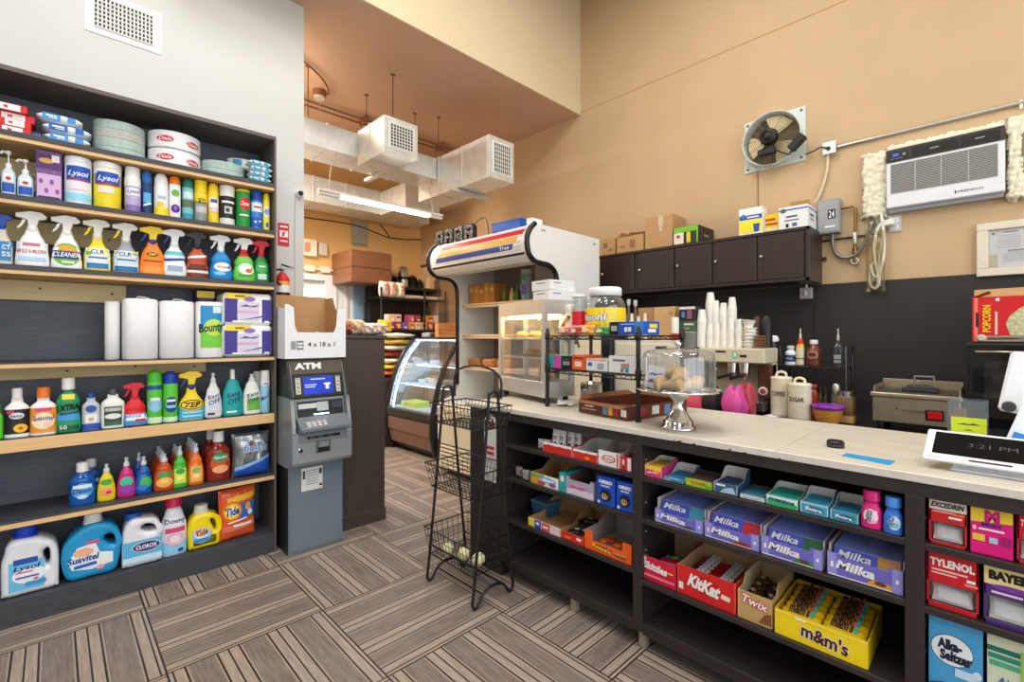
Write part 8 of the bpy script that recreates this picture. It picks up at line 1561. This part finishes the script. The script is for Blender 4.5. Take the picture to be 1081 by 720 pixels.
m = MB(); m.box(2.9, 3.72, DY0+.03, DY1-.03, .06, .44, DB_); m.box(2.95, 3.7, DY0+.05, DY1-.05, .02, .06, BLACK); m.build('base', dc)
m = MB(); m.box(3.72, 3.75, DY0+.02, DY1-.02, .05, 1.28, c(236, 242, 246)); m.build('back_panel', dc)
m = MB(); m.box(3.17, 3.76, DY0, DY1, 1.28, 1.305, DB_, .004); m.build('top_panel', dc)
for z, x0 in ((.50, 2.86), (.76, 3.02), (.98, 3.18)):
    m = MB(); m.box(x0, 3.7, DY0+.04, DY1-.04, z-.012, z, c(206, 220, 228, .25)); m.build('shelf', dc)
m = MB(); LEDM = mat('cool_led', (206, 226, 255), .3, emit=22); m.tube([(a+.05, DY1-.05, b_-.03) for a, b_ in DP], .01, LEDM, 6); m.box(3.2, 3.24, DY0+.05, DY1-.05, 1.262, 1.276, LEDM); [m.box(xx, xx+.012, DY0+.06, DY1-.06, zz-.022, zz-.014, LEDM) for xx, zz in ((3.05, .76), (3.21, .98))]; m.build('led_strip', dc)  # the strips under the shelves are added to brighten the case
rd = random.Random(33)
for i in range(8):
    z = (.761, .981)[i % 2]; x = 3.14 if z < .9 else 3.3; y = 4.2+.19*(i//2)
    r = thing('deli_tray', 'white food tray inside the deli case, %s shelf, %s' % (['lower', 'upper'][i % 2], ['nearest', 'second', 'third', 'farthest'][i//2]), 'tray', (x+.1, y, z), 0, 'food trays in the deli case'); m = MB(); m.loft([[(a*.1*q, b_*.07*q, zz) for a, b_ in ((-1, -1), (1, -1), (1, 1), (-1, 1))] for q, zz in ((.85, 0), (1, .04), (.96, .04), (.8, .01))], c(226, 230, 236), smooth=False); m.build('tray_body', r); m = MB(); m.lathe([(.05, .01), (.06, .03), (.04, .05), (.01, .055)], [c(206, 190, 170), c(186, 120, 100), c(220, 214, 206)][i % 3], n=10); m.build('food', r)
carton('deli_box', 'lime and yellow carton on the deli case floor', 'box', (2.93, 4.72, .501), RWZ, .3, .2, .06, c(206, 226, 60), front=[('r', YEL, .2, .5, .4, .6), ('r', c(120, 190, 60), -.2, .5, .3, .5)])
for i in range(2):
    carton('cardboard_box', '%s long orange brown carton on the deli case top' % ['lower', 'upper'][i], 'box', (3.3, 4.42+.0*i, 1.306+.085*i), RWZ, .6, .34, .082, mat('orange_kraft', (206, 144, 80), .75, var=.1), front=[('r', c(150, 90, 50), 0, .5, .9, .06), ('r', c(226, 190, 140), .2, .7, .2, .3)], group='long cartons on the deli case')
r = thing('label_scale', 'small dark grey scale between the bag pile and long cartons', 'scale', (3.3, 4.88, 1.306), RWZ); m = MB(); m.box(-.09, .09, 0, .2, 0, .04, c(90, 90, 94), .006); m.box(-.07, .07, .02, .18, .05, .058, STEEL, .002); m.box(-.08, .08, -.03, 0, .0, .05, c(170, 172, 170), .006); m.build('scale_body', r)

# ================================================================== REAR ROOM
def duct(name, lab, boxes, grilles=(), straps=(), group=None):
    r = thing(name, lab, 'duct', (0, 0, 0), 0, group)
    for b_ in boxes:
        m = MB(); m.box(*b_, GALV, .003)
        n = int(max(b_[1]-b_[0], b_[3]-b_[2])/.45)
        for i in range(1, n+1):
            if b_[1]-b_[0] > b_[3]-b_[2]: x = b_[0]+(b_[1]-b_[0])*i/(n+1); m.box(x-.008, x+.008, b_[2]-.006, b_[3]+.006, b_[4]-.006, b_[5]+.006, GALV)
            else: y = b_[2]+(b_[3]-b_[2])*i/(n+1); m.box(b_[0]-.006, b_[1]+.006, y-.008, y+.008, b_[4]-.006, b_[5]+.006, GALV)
        m.build('duct_section', r)
    for x0, x1, y, z0, z1 in grilles:
        m = MB(); m.box(x0, x1, y-.02, y, z0, z1, GALV, .002); m.box(x0+.035, x1-.035, y-.026, y-.02, z0+.04, z1-.04, c(226, 224, 216), .002); m.box(x0+.055, x1-.055, y-.027, y-.0262, z0+.06, z1-.06, c(20, 20, 20))
        for i in range(9): x = x0+.055+(x1-x0-.11)*i/8; m.box(x-.004, x+.004, y-.032, y-.027, z0+.06, z1-.06, c(220, 218, 208))
        for i in range(8): z = z0+.06+(z1-z0-.12)*i/7; m.box(x0+.055, x1-.055, y-.034, y-.03, z-.003, z+.003, c(226, 224, 214))
        m.build('register_grille', r)
    for x0, x1, y0, y1, z in straps: m = MB(); m.box(x0, x1, y0, y1, z-.03, z, c(190, 186, 178), .002); m.build('hanger_bar', r)
    return r
duct('air_duct', 'galvanised air duct with two register boxes under the rear ceiling', [(.56, 2.87, 4.06, 4.42, 2.945, 3.165), (1.99, 2.32, 3.6, 4.06, 2.87, 3.18), (2.87, 3.19, 3.27, 4.42, 2.785, 3.175)], [(1.99, 2.32, 3.6, 2.87, 3.18), (2.87, 3.19, 3.27, 2.785, 3.175)], [(2.3, 2.35, 3.95, 4.55, 2.94), (2.8, 3.3, 3.72, 3.77, 2.78)])
duct('air_duct', 'lower galvanised air duct nearer the back wall behind the tube light', [(.56, 3.75, 5.5, 5.9, 2.875, 3.17), (3.0, 3.5, 4.9, 5.5, 2.86, 3.15)], (), [(1.9, 1.95, 5.4, 6.0, 2.87)])
for i, (u, v, zb) in enumerate(((402, 94, 3.165), (427, 73, 3.18), (464, 112, 3.165), (489, 123, 3.175), (352, 106, 3.165))):
    x, y, z = onz(u, v, ZCF); yy = y if u in () else y
    tgt = {402: (2.2, 4.3), 427: (2.2, 3.8), 464: (2.75, 4.3), 489: (2.98, 4.2), 352: (1.6, 4.2)}[u]
    m = MB(); m.tube([(tgt[0], tgt[1], zb-.01), (tgt[0], tgt[1], ZCF)], .005, c(120, 90, 64)); m.box(tgt[0]-.02, tgt[0]+.02, tgt[1]-.012, tgt[1]+.012, ZCF-.008, ZCF, c(110, 80, 56)); tag(m.build('hanger_rod'), 'thin ceiling rod holding the duct, %s' % {402: 'behind the left register box', 427: 'above the left register box', 464: 'left of the right register box', 489: 'above the right register box', 352: 'left end near the white wall'}[u], 'rod')
m = MB(); BRC = c(136, 92, 60)
for yy, zz in ((4.72, 3.63), (4.8, 3.62)): m.tube([(.56, yy, zz), (3.9, yy, zz)], .012, BRC)
for xx in (1.2, 2.4, 3.4): m.box(xx-.01, xx+.01, 4.68, 4.84, 3.6, ZCF, BRC)
tag(m.build('ceiling_pipe'), 'pair of brown painted conduits crossing the rear ceiling', 'conduit')
x, y, z = onz(337, 96, ZCF); r = thing('ceiling_box', 'round ceiling junction box with white cover and curved cable', 'electrical box', (x, y, ZCF)); m = MB(); m.lathe([(.06, -.06), (.062, 0)], BRC, n=18); m.build('box_body', r); m = MB(); m.lathe([(.05, -.075), (.055, -.06)], c(214, 206, 200), n=18); m.build('cover', r); m = MB(); m.tube(crom([(.0, 0, -.02), (.05, -.1, -.04), (-.1, -.3, -.03), (-.4, -.5, -.02)], 5), .009, BRC); m.build('cable', r); m = MB(); m.tube([(0, 0, -.075), (.02, -.02, -.5)], .003, c(200, 180, 160)); m.build('pull_cord', r)
# tube light
LY, LZ = 4.0, 2.535
tl_ = thing('tube_light', 'long lit white tube light hanging below the ducts', 'light', (0, LY, 0)); m = MB(); m.box(1.61, 2.88, -.03, .03, LZ+.012, LZ+.035, c(226, 220, 210), .004); m.build('batten', tl_)
m = MB(); m.tube([(1.8, 0, LZ), (2.72, 0, LZ)], .02, mat('lit_white_tube', (255, 248, 232), .3, emit=40), 12); m.build('tube', tl_)
m = MB(); m.tube([(1.61, 0, LZ), (1.8, 0, LZ)], .019, c(216, 210, 204), 12); m.tube([(2.72, 0, LZ), (2.88, 0, LZ)], .019, c(216, 210, 204), 12); m.build('end_cap', tl_)
m = MB(); m.tube(crom([(1.7, 0, LZ+.03), (1.72, 0, LZ+.25), (1.82, .1, LZ+.42)], 4), .004, c(220, 200, 180)); m.tube([(2.78, 0, LZ+.03), (2.78, .1, LZ+.42)], .003, c(200, 180, 160)); m.build('hanging_wire', tl_)
# things on the far wall
x0, _, z0 = ony(370.5, 259, YF); x1, _, z1 = ony(388, 240, YF)
r = thing('wall_plate', 'square grey metal plate on the orange far wall', 'plate', (0, YF, 0)); m = MB(); m.box(x0, x1, -.02, 0, z0, z1+.06, c(164, 156, 140), .004); m.box(x0+.02, x1-.02, -.024, -.02, z0+.02, z0+.04, c(120, 112, 100)); m.build('cover', r)
x0, _, z0 = ony(318, 270, YF); x1, _, z1 = ony(333, 254, YF)
r = thing('wall_sign', 'cream sign box with faint red marks above the rear door', 'sign', (0, YF, 0)); m = MB(); m.box(x0, x1, -.06, 0, z0, z1, c(236, 222, 196), .006); m.build('box_body', r); m = MB(); m.box(x0+.02, x0+.09, -.0615, -.06, z0+.05, z1-.05, c(226, 140, 110)); m.build('mark', r)
m = MB(); m.box(x1+.03, x1+.14, YF-.05, YF, z0+.03, z1-.02, c(206, 196, 176), .006); tag(m.build('emergency_lamp'), 'small pale lamp unit right of cream sign box', 'lamp')
m = MB(); z = ony(340, 285, YF)[2]; m.tube([(1.6, YF-.02, z), (2.7, YF-.02, z)], .018, c(226, 216, 196)); m.box(2.3, 2.42, YF-.05, YF, z-.04, z+.04, c(226, 216, 196), .004); m.box(2.5, 2.62, YF-.05, YF, z-.04, z+.04, c(226, 216, 196), .004); tag(m.build('surface_conduit'), 'cream surface conduit above the rear glazed door', 'conduit')
m = MB(); m.tube(crom([ony(318, 229, YF-.02), ony(372, 237, YF-.02), ony(398, 246, YF-.02), ony(412, 251, YF-.02), ony(440, 253, YF-.02), ony(456, 250, YF-.02)], 5), .008, c(60, 44, 34)); m.tube(crom([ony(401, 237, YF-.02), ony(406, 243, YF-.02), ony(411, 250, YF-.02)], 4), .008, c(60, 44, 34)); tag(m.build('wall_cable'), 'black cable sagging across the orange far wall', 'cable')
WB = mat('brown_box_wood', (126, 82, 56), .35, var=.14, scale=5, stretch=(1, 1, 8))
r = thing('wall_box', 'brown wooden box cabinet mounted high on the far wall', 'cabinet', (0, 0, 0)); m = MB(); m.box(2.655, 3.22, 5.59, YF-.005, 2.0, 2.185, WB, .004); m.box(2.655, 3.22, 5.59, YF-.005, 2.19, 2.4, WB, .004); m.build('box_body', r); m = MB(); m.box(2.66, 3.215, 5.6, 6.1, 2.185, 2.19, BLACK); m.build('seam', r); m = MB(); m.box(2.9, 3.15, 5.65, 6.05, 2.4, 2.415, c(60, 44, 36)); m.build('top_board', r)
# black storage rack
rk2 = thing('storage_rack', 'black wire storage rack of groceries in the rear corner', 'rack', (0, 0, 0)); RX0, RX1, RY0, RY1 = 2.99, 3.99, 5.45, 5.9
for x in (RX0, RX1-.35, RX1):
    for y in (RY0, RY1): m = MB(); m.cyl(x, y, 0, 1.945, .014, WIRE, 8); m.build('post', rk2)
for z in (.3, .8, 1.4, 1.82):
    m = MB()
    for y in (RY0, RY1): m.box(RX0, RX1, y-.006, y+.006, z-.03, z, WIRE)
    for i in range(26): x = RX0+(RX1-RX0)*i/25; m.tube([(x, RY0, z), (x, RY1, z)], .003, WIRE, 4)
    m.build('wire_shelf', rk2)
r = thing('tall_cabinet', 'black tall cabinet behind the storage rack', 'cabinet', (0, 0, 0)); m = MB(); m.box(3.1, 4.0, 5.96, 6.13, 0, 1.95, c(30, 28, 28), .004); m.build('cabinet_body', r); m = MB(); m.box(3.1, 4.02, 5.6, 6.14, 1.95, 1.99, c(26, 24, 24), .004); m.build('top_panel', r)
m = MB(); m.box(3.35, 3.97, 5.468, 5.54, 1.86, 1.9, c(214, 198, 176), .004); tag(m.build('long_box'), 'long pale flat box lying on top of the storage rack', 'box'); bpy.data.objects['long_box'].location.z = -.036
for i, (x, cc) in enumerate(((3.05, c(232, 214, 200, .4)), (3.17, c(226, 190, 170, .4)), (3.29, c(236, 228, 206, .4)))):
    r = thing('tissue_pack', 'pale pink printed pack on top of storage rack, %s' % ['left', 'middle', 'right'][i], 'pack', (x, 5.51, 1.826), .1, 'pale packs on the storage rack'); m = MB(); pouch_mesh(m, .116, .2, .13, cc, 70+i); m.build('pack_body', r); p = MB(); p.decor([('r', c(226, 130, 100), 0, .7, .6, .12), ('r', c(206, 150, 130), 0, .45, .5, .06)], .14, .2, pouch_surf(.14, .2, .145)); p.build('label', r)
r = thing('steel_kettle', 'polished steel urn on top of the black tall cabinet', 'urn', (3.55, 5.85, 1.991)); m = MB(); m.lathe([(.07, 0), (.075, .02), (.075, .22), (.07, .23), (.06, .25), (.06, .3), (.02, .31)], STEEL, n=24); m.lathe([(.077, .12), (.077, .16)], BLACK, n=24, cap=False); m.build('urn_body', r)
for i, (x, w, h, cc, lb) in enumerate(((3.40, .1, .13, BLACK, 'left of the steel urn'), (3.7, .13, .16, c(46, 36, 30), 'right of the steel urn'), (3.82, .1, .11, c(60, 46, 36), 'right end of the pots'))):
    r = thing('cooking_pot', 'dark cooking pot on tall cabinet, %s' % lb, 'pot', (x, 5.85, 1.991), 0, 'dark pots on the tall cabinet'); m = MB(); m.lathe([(w/2, 0), (w/2, h), (w*.55, h), (w*.46, h-.01)], cc, n=18); m.build('pot_body', r); m = MB(); m.lathe([(w*.54, h), (w*.3, h+.025), (w*.08, h+.03), (w*.08, h+.045)], cc, n=18); m.build('lid', r)
m = MB(); m.box(3.72, 3.86, 6.02, 6.07, 1.991, 2.2, YEL, .006); tag(m.build('yellow_box'), 'yellow box behind the dark pots on the tall cabinet', 'box')
r = thing('wood_sculpture', 'folded cream and brown angular piece at right of tall cabinet', 'ornament', (3.88, 5.68, 1.991), 0); m = MB(); m.prism([(-.05, 0), (.05, 0), (.03, .1), (.09, .17), (.02, .2), (-.02, .33), (-.1, .3), (-.03, .16)], 'y', -.05, .05, c(206, 170, 120)); m.prism([(-.1, .3), (-.02, .33), (-.05, .36), (-.13, .33)], 'y', -.06, .06, c(90, 70, 56)); m.build('body', r)
rd = random.Random(14); cols = [c(206, 80, 50), c(226, 150, 60), c(180, 60, 110), c(226, 206, 190), c(150, 60, 50), c(236, 190, 150), c(120, 90, 150)]
cnt = 0
for lv, z in enumerate((1.405,)):
    for i in range(9):
        x = 3.05+.1*i
        for k in range(2 if i % 3 else 1):
            carton('grocery_packet', 'small coloured packet on the storage rack, %s from left%s' % (['first', 'second', 'third', 'fourth', 'fifth', 'sixth', 'seventh', 'eighth', 'last'][i], ', upper' if k else ''), 'packet', (x, 5.47+.0*k, z+.1*k), 0, .085, .12, .098, cols[(i*2+k) % 7], front=[('r', cols[(i+3+k) % 7], 0, .6, .7, .3), ('r', c(236, 226, 210), .1, .3, .5, .2)], group='packets on the storage rack'); cnt += 1
# bread bags on the partition
FILM = c(226, 206, 180, .25)
for i, (ul, ur, vt, cc, lb) in enumerate(((355, 369, 340, c(176, 96, 60, .25), 'brown and red bag of buns at left'), (366, 382, 337, c(226, 200, 160, .3), 'tan bag of bread rolls in the middle'), (379, 393, 341, c(236, 230, 222, .3), 'white printed bread bag'), (391, 404, 341, c(226, 206, 186, .3), 'pale bread bag at the right end'))):
    yb = 3.2; a, _, _ = ony(ul, 350, yb); b_, _, zt = ony(ur, vt, yb); r = thing('bread_bag', lb+' on the partition top', 'bread bag', ((a+b_)/2, yb, 1.326), 0, None); m = MB(); pouch_mesh(m, (b_-a)*.95, max(.08, ony((ul+ur)/2, vt, yb)[2]-1.326), .2, cc, 80+i, wob=.25); m.build('bag_body', r); p = MB(); p.decor([('r', c(206, 120, 90), .1, .6, .3, .12), ('r', c(150, 130, 150), -.1, .45, .5, .06)], b_-a, .1, lambda q, z: -.12); 
    r2 = p.build('label', r); 
# pile of snack bags behind the partition
r = thing('bag_stand', 'low crate stand carrying the pile of snack bags behind partition', 'crate', (3.0, 5.22, 0)); m = MB(); m.box(-.2, .2, -.18, .16, 0, .82, c(70, 52, 42, .6), .006); m.build('crate_body', r)
SB_ = [c(206, 110, 40, .3), c(236, 200, 60, .3), c(226, 216, 200, .3), c(150, 60, 40, .3), c(236, 226, 210, .3), c(206, 170, 60, .3), c(226, 222, 214, .3)]
for i in range(7):
    nm_ = ['lowest', 'second from bottom', 'third from bottom', 'middle', 'third from top', 'second from top', 'topmost'][i]
    r = thing('snack_bag', 'bag of snacks in the pile behind the partition, %s' % nm_, 'bag', (2.98+.02*(i % 2)+.012*i, 5.22, .825+.076*i), .2*(i % 3)-.1, 'piled snack bags'); m = MB(); m.begin(); pouch_mesh(m, .4, .36, .062, SB_[i], 90+i, wob=.2); m.xf(T(0, -.18, .0425) @ RX(-PI/2) @ T(0, 0, 0) @ RX(PI) @ T(0, 0, -.36)); m.build('bag_body', r)
r = thing('snack_bag', 'yellow bag of snacks standing on top of the bag pile', 'bag', (2.9, 5.2, 1.375), .1); m = MB(); pouch_mesh(m, .2, .14, .1, c(240, 200, 60, .3), 101, wob=.2); m.build('bag_body', r)
# ================================================================== CAMERA AND LIGHT
cam = bpy.data.cameras.new('camera'); co_ = bpy.data.objects.new('camera', cam); COL.objects.link(co_)
cam.sensor_width = 36; cam.lens = F/1081*36; cam.shift_y = -5.4/1081; cam.clip_start = .02
co_.location = (0, 0, CAMH); co_.rotation_euler = (PI/2, 0, -TH); SC.camera = co_
def area(name, loc, sx, sy, power, col=(1, 1, 1), rot=(0, 0, 0)):
    l = bpy.data.lights.new(name, 'AREA'); l.shape = 'RECTANGLE'; l.size = sx; l.size_y = sy; l.energy = power; l.color = col
    o = bpy.data.objects.new(name, l); COL.objects.link(o); o.location = loc; o.rotation_euler = rot; return o
for i, (x, y) in enumerate(((-1.2, 1.2), (.6, .2), (2.3, 1.4), (.6, 2.2), (2.3, -1.2), (-1.2, -1.4))):
    area('ceiling_fill', (x, y, ZC-.12), 1.2, .6, 40, (1, .985, .96))  # unseen area lights added below the ceiling to brighten the room
area('rear_fill', (1.0, 4.75, 3.3), .8, 1.0, 170, (1, .92, .82))  # added fill, hidden behind the white wall, brightens the rear room
area('shopfront_daylight', (.4, YFRONT-.25, 2.0), 6.2, 3.4, 210, (.93, .97, 1), (PI/2, 0, 0))
w = bpy.data.worlds.new('daylight'); SC.world = w; w.use_nodes = True
bg = w.node_tree.nodes['Background']; sky = w.node_tree.nodes.new('ShaderNodeTexSky'); sky.sky_type = 'HOSEK_WILKIE'; sky.turbidity = 4; sky.sun_direction = (0.2, -.5, .84)
w.node_tree.links.new(sky.outputs[0], bg.inputs['Color']); bg.inputs['Strength'].default_value = .6
SC.view_settings.view_transform = 'Standard'; SC.view_settings.look = 'None'; SC.view_settings.gamma = 1; SC.view_settings.exposure = 0.0; SC.view_settings.use_curve_mapping = False
SC.cycles.use_denoising = True; SC.cycles.max_bounces = 8; SC.cycles.transparent_max_bounces = 16; SC.cycles.sample_clamp_indirect = 4; SC.cycles.caustics_reflective = False; SC.cycles.caustics_refractive = False
